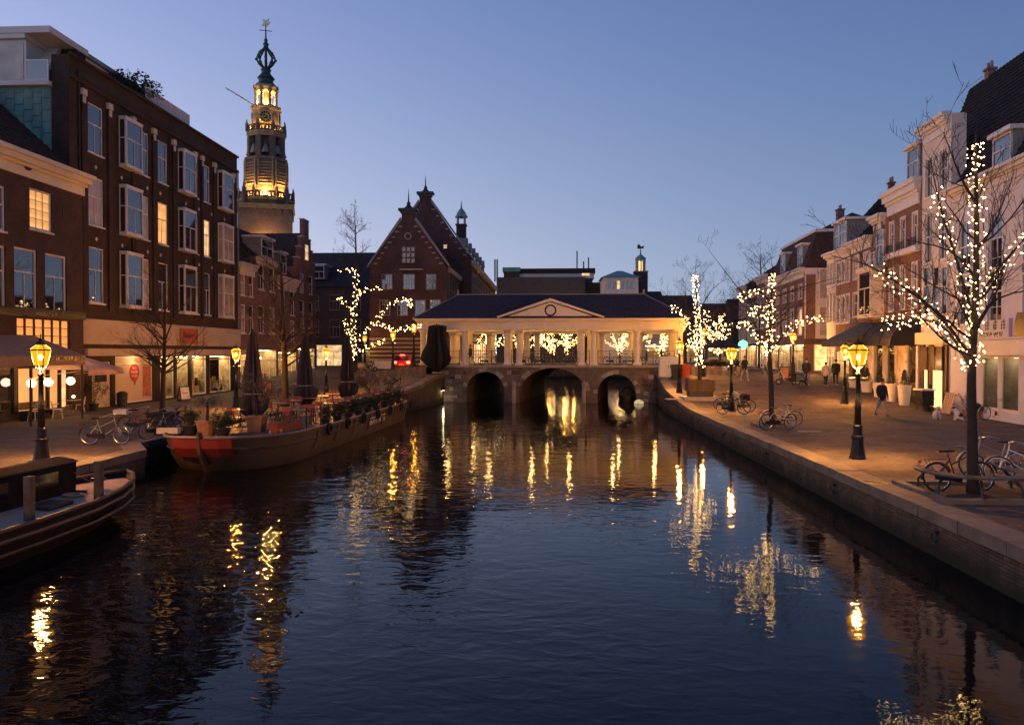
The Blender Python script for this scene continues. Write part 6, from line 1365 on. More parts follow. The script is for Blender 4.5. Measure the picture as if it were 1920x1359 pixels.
def person(label, loc, rz, coat, trousers, h=1.74, stride=.32, arm='swing', hair=(.03, .02, .015), shoe=None, hat=False):
    k = h / 1.74; root = thing('person', label, 'person', loc, R(rz)); s = stride
    V = [(0, 0, .95), (0, 0, 1.12), (.0, 0, 1.32), (.0, 0, 1.46), (.01, 0, 1.53), (.03, 0, 1.6), (.03, 0, 1.7)]; E_ = [(0, 1), (1, 2), (2, 3), (3, 4), (4, 5), (5, 6)]; Rd = [(.15, .12), (.15, .115), (.175, .125), (.1, .08), (.055, .055), (.08, .075), (.078, .085)]
    def chain(start, pts, rads):
        a = start
        for p, r in zip(pts, rads): V.append(p); Rd.append(r); E_.append((a, len(V) - 1)); a = len(V) - 1
        return a
    for sd, f in ((1, s), (-1, -s)):
        chain(0, [(.0, .1 * sd, .9), (f * .55 + .05, .1 * sd, .5), (f - .05, .1 * sd, .1), (f - .03, .1 * sd, .045), (f + .13, .11 * sd, .03)], [.1, (.075, .07), .05, (.05, .045), (.04, .03)])
        g = -f * .6 if arm == 'swing' else .05
        e = chain(3, [(0, .2 * sd, 1.42), (g * .3 - .02, .25 * sd, 1.16), (g + .06, .24 * sd, .93), (g + .09, .235 * sd, .85)], [.07, .058, .042, (.035, .02)])
        for j in range(4): chain(e, [(g + .115 - .015 * j, (.255 - .016 * j) * sd, .8), (g + .11 - .012 * j, (.25 - .016 * j) * sd, (.755, .748, .752, .765)[j])], [.011, .009])
        chain(e, [(g + .125, .215 * sd, .83), (g + .135, .205 * sd, .79)], [.013, .01])
    V2 = [(x * k, y * k, z * k) for x, y, z in V]; R2 = [tuple(q * k for q in r) if hasattr(r, '__len__') else r * k for r in Rd]
    cm = mat('coat_%s' % '_'.join('%d' % (c * 100) for c in coat), coat, .8, .2, 8); tm = mat('trousers_%s' % '_'.join('%d' % (c * 100) for c in trousers), trousers, .8, .2, 8)
    def asg(c):
        z = c.z / k
        if z > 1.5: return 0
        if z < .085: return 3
        if abs(c.y) / k > .17 and z < .885 and z > .6: return 0
        if z < .88 and abs(c.y) / k < .19: return 2
        return 1
    b = skin_body('body', V2, E_, R2, [SKINM, cm, tm, shoe or SHOED], asg, root)
    hm = MB(); hm.ball((.005 * k, 0, 1.695 * k), .1 * k, 10, 8, (1, .92, 1.05)); v = hm.v; hm.v = [(x, y, max(z, 1.63 * k) if x > .03 * k else max(z, 1.56 * k)) for x, y, z in v]; hm.build('hair', mat('hair_%d' % int(hair[0] * 100), hair, .6), root, True)
    fc = MB(); fc.ball((.118 * k, 0, 1.655 * k), .016 * k, 6, 4); 
    for sd in (-1, 1): fc.ball((.1 * k, .032 * sd * k, 1.685 * k), .011 * k, 6, 4); fc.ball((.02 * k, .085 * sd * k, 1.66 * k), .022 * k, 6, 4, (.8, .5, 1.3))
    fc.ball((.108 * k, 0, 1.615 * k), .018 * k, 6, 4, (.4, 1.2, .4)); fc.build('face_features', SKINM, root)
    ct = MB(); ct.lathe([(.185 * k, .74 * k), (.19 * k, .98 * k), (.18 * k, 1.12 * k), (.205 * k, 1.32 * k), (.15 * k, 1.45 * k), (.075 * k, 1.52 * k)], 12); ct.v = [(x * .8, y, z) for x, y, z in ct.v]; ct.build('coat', cm, root, True)
    if hat: MB().ball((.0, 0, 1.73 * k), .1 * k, 10, 6, (1, 1, .7)).build('cap', BLACKP, root)
    return root
def pp(px_, py_, rz, label, coat, tr, **k): return person(label, GG(px_, py_), rz, coat, tr, **k)
pp(1653, 779, -80, 'walking person in a black jacket and pale trousers on the right street', (.02, .02, .022), (.22, .22, .25), h=1.8, arm='in')
pp(1512, 722, -100, 'person in a dark open coat walking past the glowing shop', (.03, .03, .04), (.2, .2, .22), h=1.82, shoe=SHOE)
pp(1548, 724, 60, 'person in a pale short jacket and black trousers walking away', (.55, .42, .34), (.02, .02, .022), h=1.62, shoe=SHOE)
pp(1567, 722, 70, 'person in a black hooded coat walking beside the pale jacket', (.02, .02, .02), (.03, .03, .035), h=1.76, shoe=SHOE, hat=True)
pp(1396, 713, -70, 'person in a dark knee length coat near the green lit shop', (.03, .028, .025), (.3, .28, .26), h=1.76, shoe=SHOE)
pp(1434, 702, 20, 'person in a white jacket near the far shop row', (.55, .5, .45), (.12, .12, .14), h=1.7)
pp(1376, 706, 120, 'person in dark clothing beside the flower stall', (.06, .05, .05), (.18, .16, .15), h=1.7)
person('person in a dark jacket crossing the bridge behind the left column', Vector((atY(882, 660, 63.8).x, 63.8, 2.12)), 175, (.03, .028, .03), (.5, .42, .36), h=1.66, stride=.38)
def dog(label, loc, rz, dark):
    root = thing('dog', label, 'dog', loc, R(rz), 'dogs sitting outside the shop')
    V = [(-.18, 0, .14), (-.1, 0, .24), (.04, 0, .36), (.1, 0, .45), (.14, 0, .53), (.2, 0, .57), (.29, 0, .54), (.34, 0, .53)]; E_ = [(i, i + 1) for i in range(7)]; Rd = [.12, .125, .11, .075, .065, .075, .045, .028]
    def chain(st, P_, r):
        a = st
        for p, q in zip(P_, r): V.append(p); Rd.append(q); E_.append((a, len(V) - 1)); a = len(V) - 1
    for s in (-1, 1):
        chain(2, [(.1, .08 * s, .28), (.12, .085 * s, .13), (.12, .085 * s, .03), (.18, .085 * s, .02)], [.05, .034, .026, .024])
        chain(0, [(-.08, .13 * s, .15), (.06, .15 * s, .12), (-.02, .15 * s, .03), (.08, .15 * s, .02)], [.075, .045, .028, .024])
        chain(5, [(.17, .07 * s, .61), (.16, .1 * s, .56)], [.028, .016])
    chain(0, [(-.27, .03, .05), (-.38, .08, .03)], [.03, .014])
    skin_body('body', V, E_, Rd, [mat('white_fur', (.6, .52, .44), .9, .15, 12), mat('dark_fur', (.03, .025, .02), .9)], (lambda c: 1 if (dark and (c.z > .55 or (c.x < -.1 and c.z > .2))) else 0), root)
    f = MB(); f.ball((.37, 0, .545), .017, 6, 4)
    for s in (-1, 1): f.ball((.255, .04 * s, .59), .011, 6, 4)
    f.build('nose_and_eyes', BLACKP, root); return root
dog('white dog sitting outside the bright doorway', GG(1757, 786), -100, False); dog('white dog with dark head sitting outside the bright doorway', GG(1796, 788), 120, True)
# ================================================================ boats
HULL = mat('barge_hull', (.085, .06, .042), .6, .35, .9, .2, streak=.4); HRED = mat('barge_red', (.22, .03, .02), .5, .2, 1.5); PALE = mat('pale_trim', (.5, .42, .32), .6, .15)
def loft(name, plan, levels, m, parent):
    """plan: half outline (x,y) from stem to stern; levels: (z, xscale, yscale about the stern, )"""
    mb = MB(); full = [(x, y) for x, y in plan] + [(-x, y) for x, y in plan[::-1] if abs(x) > 1e-6]; n = len(full); ys = plan[-1][1]; vs = []
    for z, sx, sy, sheer in levels:
        for x, y in full:
            t = max(0, (abs(y - ys) / abs(plan[0][1] - ys) - .7) / .3); vs.append((x * sx, ys + (y - ys) * sy, z + sheer * t * t))
    fs = []
    for i in range(len(levels) - 1):
        for k in range(n): fs.append((i * n + k, i * n + (k + 1) % n, (i + 1) * n + (k + 1) % n, (i + 1) * n + k))
    mb.add(vs, fs); return mb.build(name, m, parent, True), full
BL = thing('terrace_barge', 'old cargo barge with red bow panels serving as a cafe terrace', 'boat', (-11.3, 36.4, WZ), R(-2.4))
B_, bow = 2.3, -11.3
plan = [(0, bow)] + [(B_ * math.sin(R(a)) ** .75, bow + 3.2 * (1 - math.cos(R(a)))) for a in range(10, 91, 10)] + [(B_, -4), (B_, 4), (B_ * .98, 8), (B_ * .9, 10), (B_ * .6, 11.2), (0, 11.4)]
lv = [(-.6, .8, .94, 0), (.0, .93, .968, 0), (.45, .985, .985, .02), (.95, 1.0, .997, .08), (1.12, 1.01, 1.0, .12)]
ho, full = loft('hull', plan, lv, HULL, BL)
dk = MB(); n = len(full); dk.add([(x * .97, y * .985, .98) for x, y in full], [tuple(range(n))]); dk.build('deck', WOODD, BL)
pl = MB()
for i in range(21): pl.box(-2.05 + i * .2, -1.87 + i * .2, -8.2, 9.6, .985, 1.0 + .004 * (i % 3))
tag(pl.build('deck_planks', mat('deck_wood', (.12, .07, .04), .6, .3, 2, streak=.2), BL), kind='stuff')
rb = MB(); rb.tube([(x * 1.02, y * 1.003, 1.1 + .12 * max(0, (abs(y - 11.4) / 22.7 - .7) / .3) ** 2) for x, y in full], .055, 6, close=True); rb.build('gunwale', mat('gunwale', (.2, .15, .11), .5, .2), BL)
rb = MB(); rb.tube([(x * 1.005, 11.4 + (y - 11.4) * .992, .74 + .05 * max(0, (abs(y - 11.4) / 22.7 - .7) / .3) ** 2) for x, y in full], .05, 6, close=True); rb.build('rubbing_strake', WOODD, BL)
for sd in (1, -1):      # red bow panels either side of the stem
    idx = [0, 1, 2]; p = MB(); vs = []
    for z, sx, sy, sh, trim in ((.5, .992, .99, .02, 0), (.8, 1.005, 1.002, .06, 0), (1.06, 1.016, 1.006, .12, 0)):
        for j, k in enumerate(idx):
            x, y = plan[k]; x = max(x, .06); vs.append((sd * x * sx * 1.005, 11.4 + (y - 11.4) * sy - .03, z + sh * .9))
    w_ = len(idx); fs = [(i * w_ + k, i * w_ + k + 1, (i + 1) * w_ + k + 1, (i + 1) * w_ + k) for i in range(2) for k in range(w_ - 1)]
    p.add(vs, fs if sd > 0 else [f[::-1] for f in fs]); p.build('bow_panel', HRED, BL)
st = MB(); st.tube([(0, bow + .9, -.6), (0, bow + .45, 0), (0, bow - .02, .7), (0, bow - .1, 1.4)], [.11, .11, .1, .1], 6); st.build('stem_post', WOODD, BL)
MB().box(-2.5, -1.7, -9.7, -9.45, 1.16, 1.36).build('bow_fender_board', PALE, BL)
for i in range(7):      # iron straps and tyres down the hull side
    y = -6.5 + i * 2.5; o = MB().tube([(B_ * 1.03, y, .98), (B_ * .995, y - .28, .3)], .03, 5).build('hull_strap', IRON, BL)
    t = MB(); t.tube([(.0, .2 * math.cos(R(a)), .2 * math.sin(R(a))) for a in range(0, 360, 30)], .07, 6, close=True); t.build('fender_tyre', mat('rubber', (.012,) * 3), BL, loc=(B_ * 1.07, y + 1.1, .95))
text('GORAF en TO', .5, mat('boat_letter', (.85, .75, .62)), 'lettering', BL, (B_ + .035, 2.4, .5), (R(90), 0, R(90)), .008, .95)
rl = MB(); RP = [(B_ * .97, -9.0 + i * 1.6) for i in range(12)]
for x, y in RP: rl.tube([(x, y, 1.1), (x, y, 1.98)], .025, 5)
for z in (1.5, 1.95): rl.tube([(x, y, z) for x, y in RP], .012, 4)
rl.build('railing', IRON, BL)
def onb(x, y, z=1.0):
    a = R(-2.4); return Vector((-11.3 + x * math.cos(a) - y * math.sin(a), 36.4 + x * math.sin(a) + y * math.cos(a), WZ + z))
# ---- terrace furniture
def make_chair(m, slat):
    root = thing('terrace_chair', 'x', 'chair'); 
    for sx in (-1, 1):
        MB().tube([(.2 * sx, -.2, 0), (.2 * sx, .14, .45), (.2 * sx, .2, .45)], .013, 5).build('leg', IRON, root); MB().tube([(.2 * sx, .2, 0), (.2 * sx, -.12, .45), (.2 * sx, -.2, .62), (.2 * sx, -.24, .88)], .013, 5).build('leg', IRON, root)
    for i in range(5): MB().box(-.2, .2, -.18 + .08 * i, -.115 + .08 * i, .45, .465).build('seat_slat', slat, root)
    for i in range(3): MB().box(-.2, .2, -.27 - .012 * i, -.255 - .012 * i, .6 + .1 * i, .68 + .1 * i).build('back_slat', slat, root)
    return root
def make_table(m):
    root = thing('terrace_table', 'x', 'table')
    MB().box(-.36, .36, -.36, .36, .72, .75).build('table_top', m, root); MB().lathe([(.03, .02), (.03, .72)], 8).build('post', IRON, root)
    b = MB(); b.box(-.26, .26, -.03, .03, 0, .03); b.box(-.03, .03, -.26, -.031, 0, .03); b.box(-.03, .03, .031, .26, 0, .03); b.build('foot', IRON, root); return root
CH = make_chair(None, mat('red_slat', (.38, .055, .03), .45, .2)); TB = make_table(mat('table_wood', (.3, .17, .09), .4, .25, 3))
uc = [0, 0]
def put(proto, i, loc, rz, label, group):
    o = proto if uc[i] == 0 else copy_tree(proto); uc[i] += 1; o.location = loc; o.rotation_euler = (0, 0, R(rz)); o['label'] = label; o['group'] = group; return o
for r_ in range(8):
    y = -5.6 + r_ * 1.95
    for c, x in enumerate((-1.25, 1.15)):
        put(TB, 1, onb(x, y), rnd.uniform(-8, 8), 'square wooden terrace table on the ' + ('quay' if c == 0 else 'water') + ' side of the barge deck', 'terrace tables on the barge')
        for dy, rz in ((-.62, 0), (.62, 180)):
            if rnd.random() < .92: put(CH, 0, onb(x + rnd.uniform(-.15, .15), y + dy), rz + rnd.uniform(-18, 18), 'red slatted folding chair at a ' + ('quay' if c == 0 else 'water') + ' side table on the barge', 'red chairs on the barge')
# ---- folded parasols
CANV = mat('dark_parasol_canvas', (.075, .052, .038), .85, .25, 2.5, .3)
def parasol(label, p, h, w=.42, m=None, flare=True):
    root = thing('folded_parasol', label, 'parasol', p, 0, 'folded parasols on the barge'); m = m or CANV
    MB().lathe([(.035, 0), (.035, h + .12)], 8).build('pole', IRON, root); MB().box(-.35, .35, -.35, .35, 0, .08).build('base', CONC, root)
    n = 18; c = MB(); prof = [(.06, h), (.11, h - .12), (.2, h - .8), (.3, h * .58), (.36, h * .42), (.3, h * .34), (.52, h * .27), (.46, h * .16), (.3, h * .1)] if flare else [(.1, h), (.42, h - .1), (.46, h * .8), (.5, h * .58), (.62, h * .45), (.7, h * .3), (.55, h * .16), (.25, h * .06)]
    vs = []; s = w / .42
    for j, (r, z) in enumerate(prof):
        for i in range(n): a = 2 * math.pi * i / n; q = r * s * (1.2 if i % 2 else .5) * (1 + .1 * math.sin(3 * a + j)); vs.append((q * math.cos(a), q * math.sin(a), z + (.1 * math.sin(2 * a + 1) if j > 5 else 0)))
    c.add(vs, [(j * n + i, j * n + (i + 1) % n, (j + 1) * n + (i + 1) % n, (j + 1) * n + i) for j in range(len(prof) - 1) for i in range(n)]); c.build('folded_canvas', m, root)
    MB().tube([(.34 * s * math.cos(R(a)), .34 * s * math.sin(R(a)), h * .345) for a in range(0, 360, 30)], .02, 4, close=True).build('tie_strap', PALE, root); return root
def on_deck(px_, Y): return Vector((atY(px_, 660, Y).x, Y, WZ + 1.0))
parasol('folded dark parasol nearest the barge bow beside a street lantern', on_deck(474, 31.2), 3.95)
parasol('folded dark parasol in the middle of the barge terrace', on_deck(572, 39.0), 3.95); parasol('folded dark parasol towards the barge stern', on_deck(651, 43.8), 4.0)
pb = parasol('large folded black parasol at the left bridge end', Vector((atY(818, 690, 61).x, 61.3, 1.5)), 3.9, .62, mat('black_canvas', (.02, .02, .018), .8), False); pb['group'] = 'folded market parasols'
# ---- pots and plants
def foliage(mb, rr, c, rad, n, size, sq=1.0, hollow=.0):
    for _ in range(n):
        while True:
            v = Vector((rr.uniform(-1, 1), rr.uniform(-1, 1), rr.uniform(-1, 1)))
            if hollow <= v.length <= 1: break
        p = Vector(c) + Vector((v.x * rad, v.y * rad, v.z * rad * sq)); d = Vector((rr.uniform(-1, 1), rr.uniform(-1, 1), rr.uniform(-.4, 1))).normalized(); u = d.orthogonal().normalized(); s = size * rr.uniform(.6, 1.3); w = d.cross(u) * s * .3
        mb.add([p, p + d * s * .5 + w, p + d * s, p + d * s * .5 - w], [(0, 1, 2, 3)])
    return mb
LEAF = mat('leaf_olive', (.085, .09, .045), .7, .4, 5); LEAFD = mat('leaf_dark', (.04, .055, .025), .7, .4, 5); TERR = mat('terracotta_pot', (.4, .19, .08), .7, .2, 3); BPOT = mat('black_pot', (.025, .025, .025), .6)
def potted(label, p, pot_r, pot_h, kind, h, seed, pm=None, square=False, group=None):
    rr = random.Random(seed); root = thing('potted_plant', label, 'plant', p, 0, group)
    b = MB(); b.lathe([(pot_r * .75, 0), (pot_r, pot_h * .9), (pot_r * 1.08, pot_h * .9), (pot_r * 1.08, pot_h), (pot_r * .9, pot_h)], 4 if square else 14, rot=R(45)); b.build('pot', pm or TERR, root)
    MB().lathe([(pot_r * .85, pot_h - .04), (pot_r * .85, pot_h - .03)], 10).build('soil', WOODD, root)
    if kind == 'palm':
        MB().tube([(0, 0, pot_h - .05), (.03, 0, h * .55), (0, .02, h * .7)], [.06, .05, .04], 7).build('stem', BARK, root); l = MB()
        for i in range(26):
            a = rr.uniform(0, 6.28); e = rr.uniform(-.2, 1.1); L = rr.uniform(.45, .75); P_ = [Vector((0, 0, h * .7))]
            for j in range(4): P_.append(P_[-1] + Vector((math.cos(a) * math.cos(e), math.sin(a) * math.cos(e), math.sin(e))) * L / 4); e -= .35
            for j in range(1, 5):
                for s in (-1, 1):
                    sd = Vector((-math.sin(a), math.cos(a), 0)) * s; q = P_[j]; l.add([q, q + sd * .12 + Vector((math.cos(a) * .1, math.sin(a) * .1, -.06)), q + sd * .05 + Vector((math.cos(a) * .12, math.sin(a) * .12, -.05))], [(0, 1, 2)])
            l.tube(P_, .006, 3, cap=False)
        l.build('fronds', LEAF, root)
    elif kind == 'tree':
        c = MB(); MB().tube([(0, 0, pot_h - .05), (.04, .02, h * .5)], [.045, .035], 7).build('stem', BARK, root); ps = []
        for i in range(9): grow(c, rr, Vector((.04, .02, h * rr.uniform(.35, .5))), Vector((rr.uniform(-1, 1), rr.uniform(-1, 1), rr.uniform(.5, 1))), h * .45, .016, 1, 3, ps, .1)
        c.build('branches', BARK, root); l = MB()
        for lv_, pts, _ in ps:
            for q in pts[2:]: foliage(l, rr, q, .1, 3, .07)
        l.build('leaves', mat('leaf_dry', (.2, .14, .07), .7, .4, 5), root)
    elif kind == 'cone':
        l = MB()
        for j in range(9): z = pot_h + (h - pot_h) * j / 9; foliage(l, rr, (0, 0, z + .06), pot_r * .9 * (1 - j / 9.5), 90, .08, .5)
        l.build('clipped_leaves', LEAFD, root)
    elif kind == 'bush':
        c = MB(); l = MB(); ps = []
        for i in range(8): grow(c, rr, Vector((0, 0, pot_h - .05)), Vector((rr.uniform(-1, 1), rr.uniform(-1, 1), rr.uniform(.5, 1.5))), h - pot_h, .012, 1, 2, ps, .1)
        c.build('branches', BARK, root)
        for lv_, pts, _ in ps:
            for q in pts[1:]: foliage(l, rr, q, .13, 5, .09)
        l.build('leaves', LEAFD, root)
    elif kind == 'twigs':
        c = MB(); ps = []
        for i in range(9): grow(c, rr, Vector((0, 0, pot_h - .05)), Vector((rr.uniform(-.5, .5), rr.uniform(-.5, .5), 1)), h - pot_h, .01, 1, 3, ps, .2)
        c.build('branches', BARK, root)
    return root
potted('palm like plant in a round terracotta pot at the barge bow', onb(-1.15, -8.6), .4, .55, 'palm', 1.75, 1)
potted('half leafless olive tree in a square terracotta planter near the barge bow', onb(.15, -7.2), .46, .62, 'tree', 2.3, 2, square=True)
potted('low leafy plant in a black tub at the barge bow', onb(-1.9, -8.4), .3, .35, 'bush', .8, 3, BPOT); potted('small bushy plant on the barge deck beside the palm', onb(-.4, -8.9), .28, .3, 'bush', .85, 4, BPOT)
potted('bare twiggy shrub in a pot near the barge stern', onb(-.6, 7.4), .3, .4, 'twigs', 1.9, 5, BPOT); potted('round leafy bush in a pot at the barge stern', onb(1.1, 8.6), .3, .4, 'bush', 1.8, 6, BPOT); potted('sparse leafy shrub near the barge stern', onb(.3, 8.0), .28, .4, 'tree', 1.8, 7, BPOT)
wb = thing('window_box', 'long red flower box behind the barge bow railing', 'planter', onb(1.25, -7.0), R(80)); MB().box(-.95, .95, -.18, .18, 0, .4).build('box', HRED, wb); l = MB(); foliage(l, random.Random(5), (0, 0, .5), .9, 160, .1, .2); l.v = [(x, y * .3, z) for x, y, z in l.v]; l.build('leaves', LEAFD, wb)
for i in range(9):      # dark planters hung along the water side
    p = onb(2.02, -4.6 + i * 1.6, 1.0); potted('black planter with straggly plant on the water side of the barge deck', p, .19, .3, 'bush', .8, 30 + i, BPOT, group='planters along the barge railing')
for i, (x, y, z) in enumerate(((1.0, -7.9, 1.01), (1.35, -7.75, 1.01), (1.15, -3.6, 1.755), (1.2, .3, 1.755), (-1.2, 4.2, 1.755), (1.1, 2.2, 1.755))):
    c = thing('candle_glass', ('candle glass on the barge bow deck' if i < 2 else 'candle glass burning on a barge terrace table'), 'candle', onb(x, y, z), 0, 'candle glasses on the barge'); MB().lathe([(.05, 0), (.06, .12), (.055, .12), (.045, .01)], 10).build('glass', GL_C, c); MB().lathe([(.035, .012), (.03, .09), (.004, .11)], 8).build('flame', emit('candle_flame', (1, .55, .18), 18), c)
# ---- small boat moored in the left foreground
SB_ = thing('moored_boat', 'small dark wooden boat with lit foredeck moored below the cafe quay', 'boat', (-11.72, 12.8, WZ), R(-2.5))
pl2 = [(0, 7.2), (.35, 6.9), (.8, 6.2), (1.15, 5.2), (1.4, 3.8), (1.5, 2), (1.5, -4), (1.3, -7), (0, -7.4)]
pl2 = [(x, y) for x, y in pl2]
lv2 = [(-.5, .7, .86, 0), (.0, .86, .93, 0), (.4, .96, .97, .05), (.75, 1.0, 1.0, .15)]
h2, full2 = loft('hull', pl2, lv2, mat('boat_hull', (.02, .016, .013), .7, .3, 2, spec=.15), SB_)
def shr(y): return .15 * max(0, (abs(y + 7.4) / 14.6 - .7) / .3) ** 2
d2 = MB(); n = len(full2); d2.add([(x * .95, y * .98, .64 + shr(y) * .7) for x, y in full2], [tuple(range(n))[::-1]]); d2.build('deck', mat('boat_deck', (.5, .36, .22), .8, .2, 1.5, spec=.1), SB_)
for z, m, rd in ((.76, WOODD, .05), (.55, mat('boat_band', (.12, .08, .05), .5), .045), (.3, WOODD, .04)): g = MB(); g.tube([(x * (1.0 if z > .7 else .99), y, z + shr(y)) for x, y in full2], rd, 6, close=True); g.build('rail', m, SB_)
cb = MB(); cb.prism([(-1.2, .6), (.0, .6), (.03, 1.46), (-.46, 1.54), (-1.22, 1.42)], -5.5, 5.1); cb.build('cabin', mat('cabin_dark', (.022, .017, .014), .9, .3, 2, spec=.05), SB_)
e = MB(); e.tube([(-1.24, 5.12, 1.42), (-.46, 5.12, 1.55), (.05, 5.12, 1.47), (.05, -5.5, 1.47)], .022, 5); e.build('cabin_trim', WOODD, SB_)
for k in range(4): MB().box(.025, .04, -1.2 + k * 1.55, -.2 + k * 1.55, 1.0, 1.32).build('cabin_window', GL_D, SB_)
for x, y in ((1.0, 4.5), (.97, 2.3)): MB().box(x - .075, x + .075, y - .075, y + .075, .3, 1.56).build('mooring_post', mat('grey_post', (.14, .095, .06), .8, .35, 4), SB_)
bt_ = MB(); bt_.lathe([(.07, .0), (.07, .22), (.17, .24), (.17, .3), (.06, .32)], 10); bt_.build('bollard', IRON, SB_, loc=(.25, 5.6, .68)); 
cl = MB(); cl.tube([(-.35, 5.0, .74), (.35, 5.0, .74)], .04, 6); cl.box(-.06, .06, 4.95, 5.05, .66, .74); cl.build('cleat', IRON, SB_)
rp = MB(); rp.tube([(.05, 5.0, 1.2), (.1, 5.4, .95), (.2, 5.7, .85)], .012, 5); rp.tube([(.3 + .16 * math.cos(R(a)) * (1 + a / 2000), 4.6 + .16 * math.sin(R(a)) * (1 + a / 2000), .72 + a / 30000) for a in range(0, 1080, 24)], .018, 5); rp.build('rope', mat('rope', (.25, .2, .14)), SB_)
hl = MB(); hl.box(.2, .8, 3.1, 3.9, .67, .76); hl.build('hatch', WOODD, SB_)
# ================================================================ street furniture on the right
b0 = G(1825, 926)
tb = thing('tree_bench', 'curved iron bench half round the big lit tree', 'bench', (b0.x, b0.y, 0))
P_ = [(1.05 * math.cos(R(a)), 1.05 * math.sin(R(a))) for a in range(150, 391, 16)]
s = MB()
for r0, r1 in ((.86, .96), (.98, 1.08), (1.1, 1.2)):
    for a in range(150, 390, 16):
        q = [(r0 * math.cos(R(a)), r0 * math.sin(R(a))), (r1 * math.cos(R(a)), r1 * math.sin(R(a))), (r1 * math.cos(R(a + 16)), r1 * math.sin(R(a + 16))), (r0 * math.cos(R(a + 16)), r0 * math.sin(R(a + 16)))]; s.slab(q, .5, .54)
    s.build('seat_slat', mat('bench_iron', (.07, .06, .05), .5), tb); s = MB()
for a in (160, 205, 250, 295, 340, 380): MB().tube([(1.12 * math.cos(R(a)), 1.12 * math.sin(R(a)), .08), (1.1 * math.cos(R(a)), 1.1 * math.sin(R(a)), .3), (.9 * math.cos(R(a)), .9 * math.sin(R(a)), .5)], .03, 5).build('leg', IRON, tb)
pk = thing('tree_pit', 'square stone kerb round the foot of the big lit tree', 'kerb', (b0.x, b0.y, 0)); S = 1.25
for x0, x1, y0, y1 in ((-S, S, -S, -S + .2), (-S, S, S - .2, S), (-S, -S + .2, -S + .203, S - .203), (S - .2, S, -S + .203, S - .203)): MB().box(x0, x1, y0, y1, -.05, .1).build('kerb_stone', COPE, pk)
MB().box(-S + .2, S - .2, -S + .2, S - .2, -.02, .03).build('soil', mat('soil', (.03, .022, .016), .95, .4, 6, .6), pk)
b1 = G(1447, 800); pk = thing('tree_pit', 'low stone kerb round the tree with chained bicycles', 'kerb', (b1.x, b1.y, 0)); S = .7
for x0, x1, y0, y1 in ((-S, S, -S, -S + .12), (-S, S, S - .12, S), (-S, -S + .12, -S + .123, S - .123), (S - .12, S, -S + .123, S - .123)): MB().box(x0, x1, y0, y1, -.05, .12).build('kerb_stone', COPE, pk)
MB().box(-S + .12, S - .12, -S + .12, S - .12, -.02, .05).build('soil', MATS['soil'], pk)
b2 = GG(1312, 748); pb_ = thing('tree_planter', 'dark wooden planter box on a stone foot round the bridge foot tree', 'planter', b2)
MB().box(-1.1, 1.1, -.9, .9, -.1, .16).build('stone_foot', CONC, pb_); MB().box(-.7, .7, -.6, .6, .162, .55).build('inner_box', IRON, pb_)
for i in range(7):
    x = -.77 + i * .22
    for y in (-.68, .64): MB().box(x, x + .2, y, y + .04, .5, 1.2).build('plank', WOODD, pb_)
for sx in (-.8, .77): MB().box(sx, sx + .03, -.68, .68, .5, 1.2).build('side_panel', WOODD, pb_)
cabp = Vector((atY(1254, 690, 59).x, 59, gzR(9, 59))); cbn = thing('utility_cabinet', 'white double door utility cabinet at the right bridge foot', 'cabinet', cabp)
MB().box(-.75, .75, -.3, .3, .08, 1.55).build('case', WHITE, cbn); MB().box(-.78, .78, -.33, .33, 1.553, 1.62).build('lid', WHITE, cbn); MB().box(-.72, .72, -.28, .28, 0, .078).build('plinth', CONC, cbn)
for x in (-.36, .36): d_ = MB().box(x - .35, x + .35, -.325, -.302, .14, 1.5).build('door', WHITE, cbn); MB().box(x * .2 - .02, x * .2 + .02, -.35, -.326, .75, .95).build('handle', IRON, d_)
def wbin(label, px_, py_, m, Y=None):
    p = GG(px_, py_) if Y is None else Vector((atY(px_, 690, Y).x, Y, gzR(10, Y))); o = thing('wheeled_bin', label, 'bin', p, R(10), 'wheeled bins at the bridge foot')
    b = MB(); b.add([(-.24, -.26, .1), (.24, -.26, .1), (.24, .26, .1), (-.24, .26, .1), (-.3, -.33, .98), (.3, -.33, .98), (.3, .33, .98), (-.3, .33, .98)], [(0, 3, 2, 1), (4, 5, 6, 7), (0, 1, 5, 4), (1, 2, 6, 5), (2, 3, 7, 6), (3, 0, 4, 7)]); b.build('body', m, o)
    MB().prism([(-.33, .98), (.33, .98), (.33, 1.05), (.2, 1.1), (-.2, 1.1), (-.33, 1.05)], -.36, .36).build('lid', m, o)
    for x in (-.25, .25): MB().lathe([(.1, -.03), (.1, .03)], 10).build('wheel', BLACKP, o, loc=(x, .3, .1)).rotation_euler = (0, R(90), 0)
wbin('orange wheeled bin beside the white cabinet', 1284, 712, mat('bin_orange', (.55, .09, .03), .45), 58.4); wbin('dark wheeled bin beside the orange one', 1268, 714, mat('bin_dark', (.03, .035, .03), .5), 58)
for i in range(5):
    px_ = 1628 + i * 25; u = FR.U(px_ + 6); p = FR.pt(u, -1.1, .15); potted(['tall cream planter with clipped cone under the green awning', 'tall cream planter at the joint of the two awnings', 'tall cream planter with clipped cone under the first black dome', 'tall cream planter with clipped cone under the middle black dome', 'tall cream planter by the bright doorway end of the domes'][i], Vector(p), .36, 1.15, 'cone', 2.0, 60 + i, CREAM2, group='tall planters before the cafe')
ru = FR.U(1803); p = Vector(FR.pt(ru, -.8, .05)); pt_ = thing('wooden_pallet', 'wooden pallet stood up against the shop wall', 'pallet', p, FR.a)
for i in range(5): MB().box(-.5 + .22 * i, -.34 + .22 * i, 0, .03, 0, 1.1).build('slat', WOODL, pt_)
for z in (.1, .5, .95): MB().box(-.5, .54, .031, .12, z, z + .09).build('bearer', WOODL, pt_)
pt_.rotation_euler = (R(-14), 0, FR.a)
